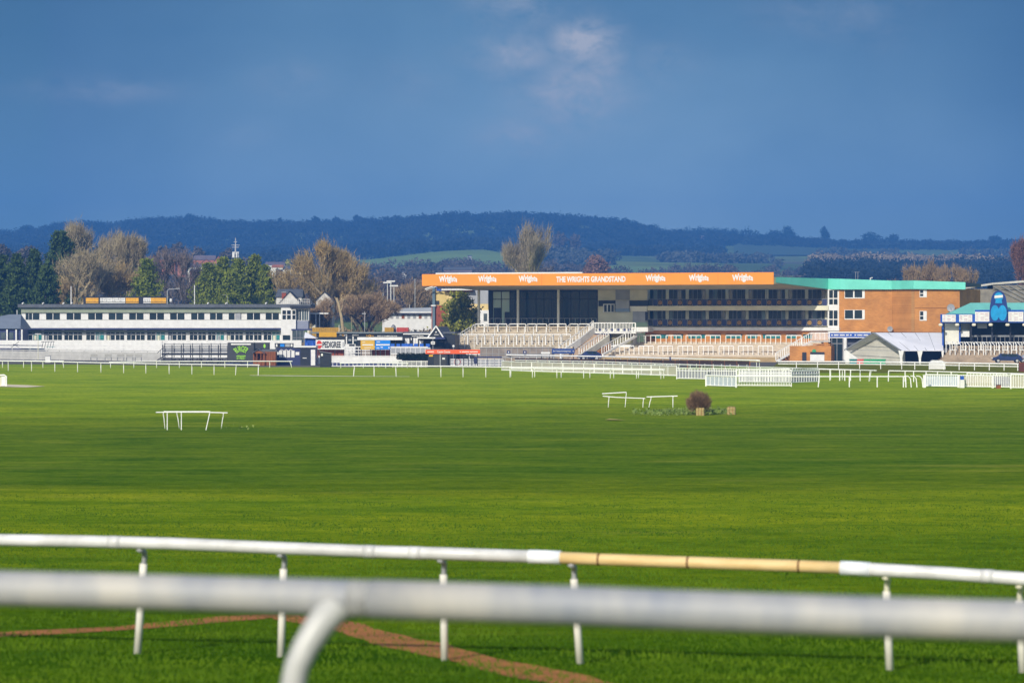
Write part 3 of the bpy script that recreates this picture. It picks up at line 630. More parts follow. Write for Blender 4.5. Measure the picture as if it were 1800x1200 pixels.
text('THE WRIGHTS GRANDSTAND', WHITE, fas, (G.x(978)+G.x(1100))/2, fz_m, -.08, width=G.x(1100)-G.x(978), height=fh*.50, bold=.04)
for px in (812, 893, 1020, 1102, 1186): MB().box(G.x(px), G.x(px)+.9, .3, .9, zb-.06, zb+.12).build('soffit_fitting', GREY, gs)
# --- body behind
z57 = G.z(1300, 581.5, WO); zbase = G.z(1000, 606, WO)
xc = G.x(1051, WO); xd = G.x(1138, WO)
# glass hall
zf = G.z(950, 574, WO)
hall = MB(); hall.box(xw0, xc, WO+9, WO+9.3, zf-.2, zw).box(xw0, xc, WO, WO+9.3, zw, zw+.4).box(xw0, xc, WO-.3, WO+9.3, zf-.5, zf); hall.build('hall_shell', mat('hall interior', (.035, .06, .07, 1), .8, .3, .5), gs)
gl = bpy.data.materials.new('hall glass'); gl.use_nodes = True; q = gl.node_tree.nodes['Principled BSDF']; q.inputs['Base Color'].default_value = (.025, .05, .055, 1); q.inputs['Roughness'].default_value = .15; q.inputs['Specular IOR Level'].default_value = .2; q.inputs['Alpha'].default_value = .72
TEG = bpy.data.materials.new('teal hall glass'); TEG.use_nodes = True; q = TEG.node_tree.nodes['Principled BSDF']; q.inputs['Base Color'].default_value = (.30, .50, .47, 1); q.inputs['Roughness'].default_value = .1; q.inputs['Alpha'].default_value = .8
gp1 = G.part(gs, 'glazing', TEG, 859, 896, 510, 573, WO, WO+.06)
gp2 = G.part(gs, 'glazing', gl, 896, 1050, 510, 573, WO, WO+.06)
mu = MB()
for px in (863, 866, 881, 896, 905, 926, 942, 956, 970, 988, 1003, 1018, 1034, 1049): G.box(mu, px-.5, px+.7, 510, 573, WO-.08, WO)
G.box(mu, 859, 866, 510, 573, WO-.1, WO+.02); G.box(mu, 859, 1050, 510, 512.5, WO-.1, WO+.02); G.box(mu, 859, 1050, 525, 526.3, WO-.08, WO+.02)
mu.build('mullion', DARK, gs)
G.part(gs, 'door', DARK, 868, 880, 541, 573, WO-.14, WO-.02); G.part(gs, 'door', DARK, 887, 896, 548, 573, WO-.14, WO-.02)
inn = MB()                                # furniture and partitions inside
for a_, b_, c_, d_ in ((915, 936, 530, 573), (955, 962, 530, 573), (1000, 1006, 530, 573), (1012, 1019, 530, 573), (912, 1046, 528, 531)): G.box(inn, a_, b_, c_, d_, WO+6, WO+6.3)
inn.build('inner_partition', mat('cool partition', (.16, .24, .25, 1), .7), gs)
for px in (841, 910, 981): 
    c_ = MB(); G.box(c_, px-1.7, px+1.7, 507, 576, WO-2.6, WO-2.2); c_.build('column', PALE, gs)
rl = MB(); x0 = G.x(861, WO-1.2); x1 = G.x(1049, WO-1.2); zr = G.z(950, 559.5, WO-1.2); zz = G.z(950, 573, WO-1.2)
rl.bar((x0, WO-1.2, zr), (x1, WO-1.2, zr), .06)
for k in range(21): xx = x0+(x1-x0)*k/20; rl.bar((xx, WO-1.2, zz-.3), (xx, WO-1.2, zr), .05)
rl.build('hall_railing', mat('railing steel', (.45, .45, .42, 1), .5), gs)
# service block
G.part(gs, 'wall', CREAM, 1051, 1138, 508, 566, WO, WO+6)
for a_, b_, c_, d_, m_, of in ((1082, 1107, 508, 527, MIDG, .06), (1052, 1082, 528, 538, DARK, .5), (1107, 1139, 528, 538, DARK, .5), (1060, 1080, 534, 549, WHITE, .7), (1082, 1106, 528, 542, MIDG, .8), (1082, 1106, 542, 548, mat('pale blue panel', (.22, .30, .42, 1), .6), .85),
                               (1107, 1137, 538, 547, PALE, .4), (1112, 1136, 547, 566, MIDG, .3), (1134, 1138, 548, 563, DARK, .35)):
    G.part(gs, 'wall_panel', m_, a_, b_, c_, d_, WO-of, WO-.03)
bw = MB()
for a_ in (1062, 1068.5, 1074.5): G.box(bw, a_, a_+4.3, 535.5, 548, WO-.76, WO-.7)
bw.build('bay_window', GLASS, gs)
# balconies
xe = G.x(1455, WO)
G.part(gs, 'wall', CREAM, 1138, 1456, 508.5, 583, WO+1.8, WO+9)
for lvl, (a_, b_, pa, pb, sa, sb) in enumerate(((509, 526.5, 525.5, 537.4, 537.4, 545.5), (546, 562, 561, 573.6, 573.6, 581))):
    sl_ = MB(); G.box(sl_, 1138, 1477 if lvl else 1456, sa+(1.6 if lvl else 0), sb, WO-.4, WO+1.8); sl_.build('balcony_slab', WHITE if lvl else CREAM, gs)
    px = 1141.0; k = 0
    while px < 1452:                        # glazed bays between cream piers
        q = MB(); G.box(q, px, px+28.5, a_, b_+8, WO+1.65, WO+1.8); wn = q.build('window', GLASS, gs)
        f_ = MB()
        for d_ in (7.5, 15, 22.5): G.box(f_, px+d_-.4, px+d_+.4, a_, b_+8, WO+1.58, WO+1.65)
        f_.build('frame', GREY, wn)
        c_ = MB(); i0 = rs.randint(0, 4); G.box(c_, px+i0*7.5+.8, px+i0*7.5+6.6, a_+.5, b_+8, WO+1.6, WO+1.64); c_.build('curtain', CURT if rs.rand() < .6 else GLASSB, wn)
        px += 35.0; k += 1
    rl = MB(); z1 = G.z(1300, pa, WO-.3); xx0 = G.x(1139, WO-.3); xx1 = G.x(1454, WO-.3)
    rl.bar((xx0, WO-.3, z1), (xx1, WO-.3, z1), .07)
    n = 36
    for k in range(n+1):
        xx = xx0+(xx1-xx0)*k/n; rl.bar((xx, WO-.3, z1-1.12), (xx, WO-.3, z1), .05)
        if k % 3 == 0: rl.bar((xx, WO-.28, z1), (xx, WO-.28, z1+1.5), .045)
    rl.build('balcony_rail', GREY, gs)
    for k in range(n):
        xa = xx0+(xx1-xx0)*k/n+.06; xb = xx0+(xx1-xx0)*(k+1)/n-.06
        p = MB().box(xa, xb, WO-.28, WO-.24, z1-1.08, z1-.06).build('balcony_panel', NAVY if k % 2 else DARK, gs)
        if k % 2 == 0 and k > 0:
            cx_, cz_ = (xa+xb)/2, z1-.57; rg = MB()
            for a2 in range(10):
                t0, t1 = 2*math.pi*a2/10, 2*math.pi*(a2+1)/10
                rg.add([(cx_+r_*math.cos(t_), WO-.295, cz_+r_*math.sin(t_)) for r_, t_ in ((.33, t0), (.33, t1), (.21, t1), (.21, t0))], [(0, 1, 2, 3)])
            rg.add([(cx_+x_, WO-.295, cz_+z_) for x_, z_ in ((-.09, -.1), (.09, -.1), (.12, .1), (-.12, .1))], [(0, 1, 2, 3)])
            rg.build('emblem', GOLD, p)
# ground storey in brick with small teal windows
G.part(gs, 'brick_wall', BRICK, 1134, 1456, 581, 640, WO+.2, WO+8)
for a_, b_ in ((1146, 1174), (1184, 1200), (1210, 1239), (1249, 1266), (1276, 1304), (1314, 1331), (1341, 1371), (1383, 1399), (1412, 1427)):
    q = MB(); G.box(q, a_, b_, 588.5, 594.5, WO+.12, WO+.22); wn = q.build('window', TEALW, gs)
    q = MB(); G.box(q, a_-1, b_+1, 587, 588.5, WO+.06, WO+.22)
    for d_ in np.arange(a_+7, b_-2, 7): G.box(q, d_, d_+.8, 588.5, 594.5, WO+.08, WO+.14)
    q.build('frame', DARK, wn)
# glazed end bay
eb = MB(); G.box(eb, 1455, 1476, 508, 583, WO-.2, WO+3); eb.build('end_bay', WHITE, gs)
for c_, d_ in ((510, 523.5), (525.5, 535), (545.5, 560), (562, 572)):
    q = MB(); G.box(q, 1457.5, 1464, c_, d_, WO-.26, WO-.18); G.box(q, 1465.5, 1472, c_, d_, WO-.26, WO-.18); q.build('window', GLASS, gs)

NOSE = mat('pale step nosing', (.68, .60, .46, 1), .85, .2, 1)
# --- terraces (front of the stand)
def terrace(par, px0, px1, ot, yt, ob, yb, n, m, name='terrace', px0b=None, px1b=None):
    pm = (px0+px1)/2; z1 = G.z(pm, yt, ot); z0 = G.z(pm, yb, ob); mb = MB(); ns_ = MB()
    px0b = px0 if px0b is None else px0b; px1b = px1 if px1b is None else px1b
    xa, xb, xc_, xd_ = G.x(px0, ot), G.x(px1, ot), G.x(px0b, ob), G.x(px1b, ob)
    for k in range(n):
        f0, f1 = k/n, (k+1)/n; oa, o2 = ob+(ot-ob)*f0, ob+(ot-ob)*f1; zk = z0+(z1-z0)*(k+1)/n
        mb.box(xc_+(xa-xc_)*f0, xd_+(xb-xd_)*f0, oa, ot+.5, zk-(z1-z0)/n-(z0 if k == 0 else 0), zk-.003)
        ns_.box(xc_+(xa-xc_)*f0, xd_+(xb-xd_)*f0, oa-.03, oa+.12, zk-.13, zk+.004)
        # pale nosing strip over a darker riser draws the step lines
    so_ = mb.build(name, m, par); ns_.build('nosing', NOSE, so_)
    def zf(o): return z0+(z1-z0)*min(1, max(0, (o-ob)/(ot-ob)))
    return zf
te = thing('terrace', 'left-hand concrete terrace of steps below the glass hall', 'terrace', G.o, G.th)
zL = terrace(te, 838, 1045, 11.0, 573.5, -1, 619, 14, mat('dark concrete risers', (.36, .29, .21, 1), .9, .3, .8), 'steps', 768, 1000)
te2 = thing('terrace', 'right-hand terrace of pinkish steps below the balconies', 'terrace', G.o, G.th)
zR = terrace(te2, 1100, 1452, 13.6, 601, 1.5, 633, 10, mat('pink-beige concrete', (.54, .44, .35, 1), .9, .22, .8, bump=.2), 'steps', 1052, 1368)
lo = MB(); zq = G.z(1200, 637, 0)
for k in range(3): lo.box(G.x(1058-3*k, 0), G.x(1368, 0), -1.2+.9*k, 1.6, -.3, .1+.33*k)
lo.build('lower_step', STEPO, te2)

def solve(px, pyf, zf, lo_=-1, hi_=13):
    best = None
    for k in range(141):
        o = lo_+(hi_-lo_)*k/140; d = abs(G.z(px, pyf, o)-zf(o))
        if best is None or d < best[0]: best = (d, o)
    return best[1]
def barrier(px0, px1, pyt, pyf, zf, bays, slant, label, group, drop=1.1):
    o = solve((px0+px1)/2, pyf, zf); x0, x1 = G.x(px0, o), G.x(px1, o); z0 = zf(o); h = G.z((px0+px1)/2, pyt, o)-z0
    loc = G.o+G.u*x0+G.v*o+Vector((0, 0, z0)); r = thing('crush_barrier', label, 'barrier', loc, G.th, group); W = x1-x0
    MB().bar((0, 0, h), (W, 0, h), .12).build('rail', RAILW, r)
    for k in range(bays+1):
        xx = W*k/bays; MB().bar((xx, 0, -.1), (xx, 0, h-.04), .10).build('post', RAILW, r)
    if slant:                              # handrail running forward down the steps
        for xx in ([0, W] if slant == 2 else [0]):
            f_ = 1.55; dz = zf(o)-zf(o-f_); q = MB().tube([(xx, 0, h), (xx-.1, -f_, h-dz), (xx-.1, -f_, -dz)], .058, 4); q.build('handrail', RAILW, r)
gl_ = 'white crush barriers on the left terrace'
for k, (a_, b_, n_) in enumerate(((836, 852, 1), (857, 875, 1), (876, 891, 1), (896, 924, 2), (928, 943, 1), (944, 961, 1), (966, 995, 2), (1002, 1016, 1), (1018, 1036, 1))):
    barrier(a_, b_, 569.3, 584.5, zL, n_, 1, '%s white barrier from the left in the upper row of the left terrace' % ordn(k), gl_)
for k, (a_, b_) in enumerate(((808, 822), (823, 838), (840, 852), (853, 867), (868, 880), (881, 894), (895, 908), (909, 921), (922, 934), (936, 947), (948, 959), (960, 972), (973, 986), (988, 1003))):
    barrier(a_, b_, 587.6, 606.5, zL, 1, 1, '%s white barrier from the left in the lower row of the left terrace' % ordn(k), gl_)
gr_ = 'white crush barriers on the right terrace'
for k, a_ in enumerate((1106, 1135, 1171, 1206, 1240, 1276, 1311, 1346, 1382)):
    barrier(a_, a_+26.5, 589.4, 605.5, zR, 3, 0, '%s white barrier from the left in the upper row of the right terrace' % ordn(k), gr_)
for k, a_ in enumerate((1064, 1089, 1123, 1157, 1192, 1228, 1264, 1298, 1333)):
    barrier(a_, a_+25.5, 607.8, 624.5, zR, 3, 0, '%s white barrier from the left in the lower row of the right terrace' % ordn(k), gr_)

# --- stairs with white balustrades
def parapet(par, pts, o, h, m, name='balustrade', th=.25, down=None):
    """sloping solid wall through pixel points (top edge) at offsets"""
    mb = MB(); P_ = []
    for (px, py), of in zip(pts, o): x_, z_ = G.at(px, py, of); P_.append((x_, of, z_))
    for a_, b_ in zip(P_[:-1], P_[1:]):
        vs = []
        for p in (a_, b_):
            for dx in (0, th): vs += [(p[0]+dx, p[1], p[2]), (p[0]+dx, p[1], p[2]-h)]
        mb.add(vs, [(0, 1, 3, 2), (4, 6, 7, 5), (0, 2, 6, 4), (1, 5, 7, 3), (0, 4, 5, 1), (2, 3, 7, 6)])
    mb.build(name, m, par); return P_
def picket(par, P_, h, n, name='railing', r=.045, top=.07):
    mb = MB()
    for a_, b_ in zip(P_[:-1], P_[1:]):
        a_, b_ = Vector(a_), Vector(b_); up = Vector((0, 0, h)); mb.bar(a_+up, b_+up, top*1.4)
        for k in range(n+1): c_ = a_.lerp(b_, k/n); mb.bar(c_, c_+up, r*2*(1.5 if k % 4 == 0 else 1))
    mb.build(name, RAILW, par)
st = thing('staircase', 'central stairs with white balustrades and a raised landing between the two terraces', 'stairs', G.o, G.th)
# landing
ld = MB(); G.box(ld, 1040, 1118, 583.5, 586, 7.5, 12.5); G.box(ld, 1052, 1110, 586, 640, 9.0, 12.5); ld.build('landing', WHITE, st)
G.part(st, 'underside', NAVY, 1043, 1071, 585, 594, 7.6, 8.9)
lw = MB(); G.box(lw, 1042, 1112, 566.5, 582.5, 12.4, 12.6)
lw.build('landing_wall', PALE, st)
dk = MB()
for px in (1055, 1066, 1075, 1086, 1097, 1106): G.box(dk, px-3, px+3, 577.5, 583, 12.3, 12.39)
dk.build('opening', NAVY, st)
xa, xb = G.x(1041, 7.5), G.x(1117, 7.5); z_ = G.z(1080, 583.5, 7.5); hr = G.z(1080, 567.5, 7.5)-z_
lr = MB(); lr.bar((xa, 7.5, z_+hr), (xb, 7.5, z_+hr), .12).bar((xa, 7.5, z_+.1), (xb, 7.5, z_+.1), .09)
for k in range(15): xx = xa+(xb-xa)*k/14; lr.bar((xx, 7.5, z_), (xx, 7.5, z_+hr), .07 if k % 7 else .16)
lr.build('railing', RAILW, st)
# left flight: comes down to the left
P1 = parapet(st, [(1043, 574), (1018, 594), (984, 617)], [7.4, 3, -1.5], 1.2, WHITE); picket(st, P1, .95, 6)
P2 = parapet(st, [(1069, 588), (1044, 606), (1018, 623)], [7.4, 3, -1.5], 1.1, PALE); picket(st, P2, 1.0, 6)
fl = MB(); n = 14
for k in range(n):
    f0 = k/n; o_a = -1.5+8.9*f0; xa = G.x(990+54*f0, o_a); xb = G.x(1017+52*f0, o_a); zk = .15+(G.z(1050, 588, 7.4)-.15)*(k+1)/n
    fl.box(xa, xb, o_a, o_a+8.9/n+.02, max(0, zk-1.6), zk-.004*k/n)
fl.build('flight', mat('tan stair treads', (.42, .31, .22, 1), .9, .2, 1), st)
# right flight
P3 = parapet(st, [(1118, 588), (1086, 606), (1058, 622)], [8.6, 4.5, .2], .35, WHITE); picket(st, P3, 1.15, 7)
P4 = parapet(st, [(1071, 604), (1045, 620)], [3.5, -1], .9, BRICK, 'brick_side')
ol = MB(); G.box(ol, 1068, 1112, 586, 604, 8.7, 8.9); ol.build('olive_panel', mat('olive render', (.24, .22, .13, 1), .9, .15, 1), st)
wb = MB(); G.box(wb, 1110, 1139, 575, 583, 10.5, 13.8); wb.build('white_block', WHITE, st)

st2 = thing('staircase', 'right-hand brick stairs with white picket handrail climbing to the right', 'stairs', G.o, G.th)
P5 = []
for px, py, of in ((1364, 633, -.6), (1425, 597.5, 3.5), (1458, 597.5, 3.5)): x_, z_ = G.at(px, py, of); P5.append((x_, of, z_))
fl = MB(); n = 12
for k in range(n):
    f0 = k/n; px = 1366+60*f0; x0 = G.x(px, 0); x1 = G.x(1460, 3.5); zk = .1+(P5[1][2]-.35)*(k+1)/n
    fl.box(x0, x1, 1.0+2.5*f0, 6.0, 0 if k == 0 else zk-.5, zk-.35)
fl.build('brick_flight', BRICK, st2)
picket(st2, P5, 1.15, 16, r=.04)
parapet(st2, [(1364, 633.5), (1425, 598), (1458, 598)], [-.6, 3.5, 3.5], .3, WHITE, th=.15)
G.part(st2, 'brick_front', BRICK, 1388, 1461, 608, 636, .9, 3.4)
G.part(st2, 'door', DARK, 1410, 1417.5, 619, 634, .82, .9)
sh = G.part(st2, 'shutter', WHITE, 1424, 1449, 620, 634, .8, .9)
G.part(st2, 'shutter_housing', DARK, 1424, 1449, 618.5, 622.5, .72, .8)
gv = MB(); x_, z_ = G.at(1431, 617, .85); gv.disc(x_, z_, .32, .3, .8, .88, 12); gv.build('green_light', mat('green plastic', (.03, .35, .15, 1), .5), st2)

# ================================================================== BRICK BLOCK
bk = G.thing('brick_building', 'orange brick block with turquoise flat roof edge at the right end of the grandstand', 'building')
# footprint points (pixel, offset): front wing, chamfer, right wing
fp = [(1475, 13.6), (1568, 13.6), (1608, 9.4), (1687, 9.4)]
pts = [(G.x(p, o), o) for p, o in fp]; back = [(pts[-1][0]+1, 24), (pts[0][0], 24)]
zt_ = G.z(1568, 508.5, 13.6)
def prism(poly, z0, z1):
    n = len(poly); mb = MB(); mb.add([(x, y, z0) for x, y in poly]+[(x, y, z1) for x, y in poly], [tuple(range(n))[::-1], tuple(range(n, 2*n))]+[(i, (i+1) % n, (i+1) % n+n, i+n) for i in range(n)]); return mb
prism(pts+back, G.z(1500, 583.5, 13.6), zt_).build('wall', BRICK, bk)
prism([(x+(.0), y+.6) for x, y in pts]+back, 0, G.z(1500, 583.5, 13.6)-.003).build('lower_wall', mat('dark blue-grey wall', (.10, .11, .14, 1), .6, .2, 1), bk)  # lower storey in one even dark blue-grey tone
# turquoise fascia following the roof edge, from the end of the orange board
ed = [(1363.5, .3, 487, 496.5), (1456, WO-.2, 489.5, 508.3), (1477, 13.0, 490, 508.6), (1567, 13.0, 493.2, 508.6), (1606, 8.8, 493, 508), (1697, 8.8, 496, 508.6)]
fa = MB(); vs = []
for px, o, ya, yb in ed:
    x_ = G.x(px, o); za, zb_ = G.z(px, ya, o), G.z(px, yb, o); vs += [(x_, o, za), (x_, o, zb_), (x_, o+.25, zb_), (x_, o+.25, za)]
fs = []
for k in range(len(ed)-1):
    for q in range(4): fs.append((4*k+q, 4*k+(q+1) % 4, 4*k+4+(q+1) % 4, 4*k+4+q))
fs += [(0, 1, 2, 3), (4*len(ed)-4, 4*len(ed)-1, 4*len(ed)-2, 4*len(ed)-3)]
fa.add(vs, fs).build('roof_edge', TEAL, bk)
tp = [(G.x(px, o), o+.25, G.z(px, ya, o)-.06) for px, o, ya, yb in ed]; tp += [(tp[-1][0], 25, tp[-1][2]), (G.x(1480, 25), 25, tp[-1][2])]
MB().add(tp+[(x, y, z-.5) for x, y, z in tp], [tuple(range(len(tp))), tuple(range(len(tp), 2*len(tp)))[::-1]]+[(i, (i+1) % len(tp), (i+1) % len(tp)+len(tp), i+len(tp)) for i in range(len(tp))]).build('roof', ROOFG, bk)
for px0, px1, py0, py1, o in ((1484.5, 1520, 509, 524.5, 13.6), (1484.5, 1520, 544.5, 561.5, 13.6), (1616.5, 1629, 508.8, 522.5, 9.4), (1616.5, 1629, 546.5, 563.5, 9.4)):
    q = MB(); G.box(q, px0, px1, py0, py1, o-.05, o+.05); wn = q.build('window', WHITE, bk); m_ = (px1-px0); q = MB()
    if m_ > 20: G.box(q, px0+.8, px0+15, py0+.6, py1-1.8, o-.07, o-.05); G.box(q, px0+17.5, px0+31, py0+.6, py1-1.8, o-.07, o-.05)
    else: G.box(q, px0+.8, px0+6.5, py0+.8, (py0+py1)/2-.5, o-.07, o-.05); G.box(q, px0+.8, px0+6.5, (py0+py1)/2+.8, py1-2, o-.07, o-.05)
    q.build('pane', GLASS, wn)
sc_ = MB(); G.box(sc_, 1608.5, 1687, 540.8, 541.7, 9.34, 9.4); sc_.build('brick_course', mat('dark brick course', (.25, .10, .03, 1), .9), bk)
ant = MB(); 
for px, py in ((1504, 478), (1508, 478)): x_, z_ = G.at(px, py, 15); ant.bar((x_, 15, zt_), (x_, 15, z_), .07)
x_, z_ = G.at(1502, 478.3, 15); ant.bar((x_, 15, z_), (x_+.8, 15, z_), .06); ant.build('aerial', GREY, bk)
x_, z_ = G.at(1530, 489, 15); MB().tube([(x_, 15, z_-.6), (x_, 15, z_), (x_+.35, 15, z_+.1)], .1, 5).build('roof_light', WHITE, bk)
bn = G.part(bk, 'banner', BLUE, 1456, 1531, 585, 592.5, 13.0, 13.1)
e_ = MB(); G.box(e_, 1456, 1531, 592.5, 594, 12.95, 13.1); G.box(e_, 1456, 1531, 583, 585, 12.95, 13.1); e_.build('banner_edge', WHITE, bk)
dots = MB()
for px, w_ in ((1461, 3), (1466, 8), (1476, 9), (1487, 5), (1494, 3), (1502, 3), (1507, 9), (1518, 8)): G.box(dots, px, px+w_, 587.6, 589.8, 12.93, 13.0)
dots.build('lettering', WHITE, bn)
gd_ = G.part(bk, 'glass_entrance', GLASS, 1462, 1481, 594, 636, 12.6, 13.2); fr_ = MB()
for px in (1461.5, 1470.5, 1480.5): G.box(fr_, px, px+1.2, 594, 636, 12.5, 12.6)
G.box(fr_, 1462, 1481, 603, 604.5, 12.5, 12.6); fr_.build('frame', GREY, gd_)
G.part(bk, 'white_column', WHITE, 1482.5, 1488, 594, 636, 11.5, 12.2)
for px, py, r_, lab in ((1672, 541, 7, 'white satellite dish on the right corner of the brick block'), (1565, 578, 5, 'small grey satellite dish above the white tent roof')):
    o = 8.9 if px > 1600 else 12.9; x_, z_ = G.at(px, py, o); R_ = r_*.089; P0 = G.o+G.u*x_+G.v*(o-.3)+Vector((0, 0, z_))
    dd = thing('satellite_dish', lab, 'dish', P0, G.th, 'satellite dishes'); mb = MB(); vs = [(0, .12, 0)]; nn = 16
    for ring in (1, 2, 3):
        for k in range(nn): a_ = 6.2832*k/nn; vs.append((R_*ring/3*math.cos(a_), .12-.12*(ring/3)**2, R_*ring/3*math.sin(a_)))
    fs = [(0, 1+k, 1+(k+1) % nn) for k in range(nn)]+[(1+(q)*nn+k, 1+(q+1)*nn+k, 1+(q+1)*nn+(k+1) % nn, 1+q*nn+(k+1) % nn) for q in range(2) for k in range(nn)]
    mb.add(vs, fs).build('bowl', MIDG, dd); MB().bar((0, .1, 0), (0, -.45, -.1), .05).bar((0, .1, 0), (0, .4, -.3), .06).build('arm', GREY, dd)

# ================================================================== TENT
T = Frame(1560, 424, -12)
tn = T.thing('marquee', 'white open-sided marquee tent with grey gable end in front of the brick block', 'tent')
A = T.at(1485, 612.5, 7); B_ = T.at(1584, 616, 0); ap = T.at(1536, 584.5, 3.5); C_ = T.at(1657, 616, 0)
zE = B_[1]; xL, xA, xR = A[0]+0, ap[0], B_[0]; zA = ap[1]
# ridge runs to the right and back: build roof as a gabled prism whose gable faces front-left
ux = T.at(1657, 585, 9.5); rx, rz_ = ux[0], zA
gf = [(xL, 6.5, zE), (xA, 3.3, zA), (xR, 0, zE)]
bx_ = rx-xA
gb = [(xL+bx_, 6.5+4.5, zE), (rx, 3.3+4.5, zA), (C_[0], 2.0, zE)]
MB().add([gf[1], gf[2], gb[2], gb[1], (gf[1][0], gf[1][1], gf[1][2]-.08), (gf[2][0], gf[2][1], gf[2][2]-.08), (gb[2][0], gb[2][1], gb[2][2]-.08), (gb[1][0], gb[1][1], gb[1][2]-.08)], [(0, 1, 2, 3), (7, 6, 5, 4), (0, 4, 5, 1), (1, 5, 6, 2), (2, 6, 7, 3), (3, 7, 4, 0)]).build('roof', mat('tent pvc', (.78, .77, .82, 1), .5, .08, .5), tn)
MB().add([gf[0], gf[1], gb[1], gb[0], (gf[0][0], gf[0][1], gf[0][2]-.08), (gf[1][0], gf[1][1], gf[1][2]-.08), (gb[1][0], gb[1][1], gb[1][2]-.08), (gb[0][0], gb[0][1], gb[0][2]-.08)], [(0, 1, 2, 3), (7, 6, 5, 4), (0, 4, 5, 1), (1, 5, 6, 2), (2, 6, 7, 3), (3, 7, 4, 0)]).build('roof', mat('tent pvc', (.66, .66, .72, 1)), tn)
sm_ = MB()
for k in (1, 2, 3, 4):
    f = k/5; p = Vector(gf[1]).lerp(Vector(gb[1]), f); q = Vector(gf[2]).lerp(Vector(gb[2]), f); sm_.bar(p+Vector((0, -.02, .03)), q+Vector((0, -.02, .03)), .05)
sm_.build('roof_seam', GREY, tn)
# grey gable interior: rear gable cloth
gi = [(xL+.3, 6.6+1.2, 0), (xL+.3, 6.6+1.2, zE), (xA+.6, 3.4+1.5, zA-.25), (xR+.4, .5+1.5, zE), (xR+.4, .5+1.5, 0)]
MB().add(gi+[(x+.05, y+.08, z) for x, y, z in gi], [(0, 1, 2, 3, 4), (9, 8, 7, 6, 5)]+[(i, (i+1) % 5, (i+1) % 5+5, i+5) for i in range(5)]).build('gable_cloth', mat('grey tent cloth', (.52, .50, .44, 1), .8, .15, .6), tn)
fr_ = MB(); fr_.bar(gf[0], gf[1], .16).bar(gf[1], gf[2], .16).bar((xL, 6.5, zE), (xR, 0, zE), .06)
p1 = Vector(gf[0]).lerp(Vector(gf[1]), .55); p2 = Vector(gf[2]).lerp(Vector(gf[1]), .55); fr_.bar(p1, p2, .06); fr_.build('gable_frame', GREY, tn)
for k, (px, w_) in enumerate(((1584, 5.5), (1617, 5.5), (1657, 2.5))):
    o = [0, .9, 2][k]; x_ = T.x(px, o); lg = MB(); wv = w_*.085
    lg.add([(x_-wv*.9, o, zE), (x_+wv*.9, o, zE), (x_+wv*.35, o, zE-1.1), (x_+wv*.3, o, 0), (x_-wv*.3, o, 0), (x_-wv*.35, o, zE-1.1)]+[(x_-wv*.9, o+.15, zE), (x_+wv*.9, o+.15, zE), (x_+wv*.35, o+.15, zE-1.1), (x_+wv*.3, o+.15, 0), (x_-wv*.3, o+.15, 0), (x_-wv*.35, o+.15, zE-1.1)],
           [(0, 1, 2, 3, 4, 5), (11, 10, 9, 8, 7, 6)]+[(i, (i+1) % 6, (i+1) % 6+6, i+6) for i in range(6)]); lg.build('leg', WHITE, tn)
dw = MB(); dw.box(T.x(1586, 4), T.x(1656, 4), 6, 6.1, 0, zE).build('rear_cloth', mat('dark tent lining', (.035, .035, .06, 1), .8), tn)
wg = MB(); a0, a1 = T.at(1486, 614, .5), T.at(1516, 632, .5); wg.add([(a0[0], .5, a0[1]), (a1[0], .5, a1[1]-.3), (a0[0], .5, .1), (a0[0], .6, a0[1]), (a1[0], .6, a1[1]-.3), (a0[0], .6, .1)], [(0, 1, 2), (5, 4, 3), (0, 3, 4, 1), (1, 4, 5, 2), (2, 5, 3, 0)]).build('side_flap', WHITE, tn)
GP = mat('green plastic', (.03, .35, .15, 1), .5); RP = mat('coral plastic', (.65, .12, .09, 1), .5)
for px, m_, lab in ((1500, TEALW, 'turquoise low table under the left flap of the marquee'), (1512, RP, 'coral red box in front of the marquee gable'), (1524, GP, 'left green crate under the marquee'), (1538, GP, 'middle green crate under the marquee'), (1550, GP, 'right green crate under the marquee')):
    P0 = T.o+T.u*T.x(px, -1)+T.v*(-1); q = thing('crate', lab, 'crate', P0, T.th, 'crates under the marquee')
    z0 = .75; MB().box(-.55, .55, -.3, .3, 0, z0-.15).build('body', m_, q); mb = MB().box(-.6, .6, -.35, .35, z0-.15, z0); mb.build('lid', m_, q)

# ================================================================== RIGHT STAND
S = Frame(1740, 424, -6)
ts = S.thing('betting_stand', 'blue and turquoise stand with white text panels under its front edge at the right edge', 'stand')
x0, x1 = S.x(1652, 0), S.x(1860, 0)
za, zb_ = S.z(1700, 551.5, 0), S.z(1700, 566.5, 0)
S.part(ts, 'fascia', BLUE, 1653, 1860, 552, 567, 0, .25)
for k, (a_, b_, c_, d_) in enumerate(((1656.5, 1680, 553, 565.5), (1686, 1709, 553, 565.5), (1714, 1739, 548, 565), (1772.5, 1799, 548, 565), (1804, 1830, 548, 565))):
    p = S.part(ts, 'text_panel', WHITE, a_, b_, c_, d_, -.1, -.0); mb = MB()
    for r_ in range(4):
        for q_ in ((.08, .22), (.38, .62), (.70, .92)):
            if (r_+int(q_[0]*10)) % 5 == 4: continue
            yy = c_+(d_-c_)*(.16+.2*r_); S.box(mb, a_+(b_-a_)*q_[0], a_+(b_-a_)*q_[1], yy, yy+.8, -.13, -.1)
    mb.build('lettering', mat('pinkish print', (.50, .30, .40, 1), .7), p)
S.part(ts, 'fascia_upper', BLUE, 1714, 1800, 544.5, 548, -.05, .2)
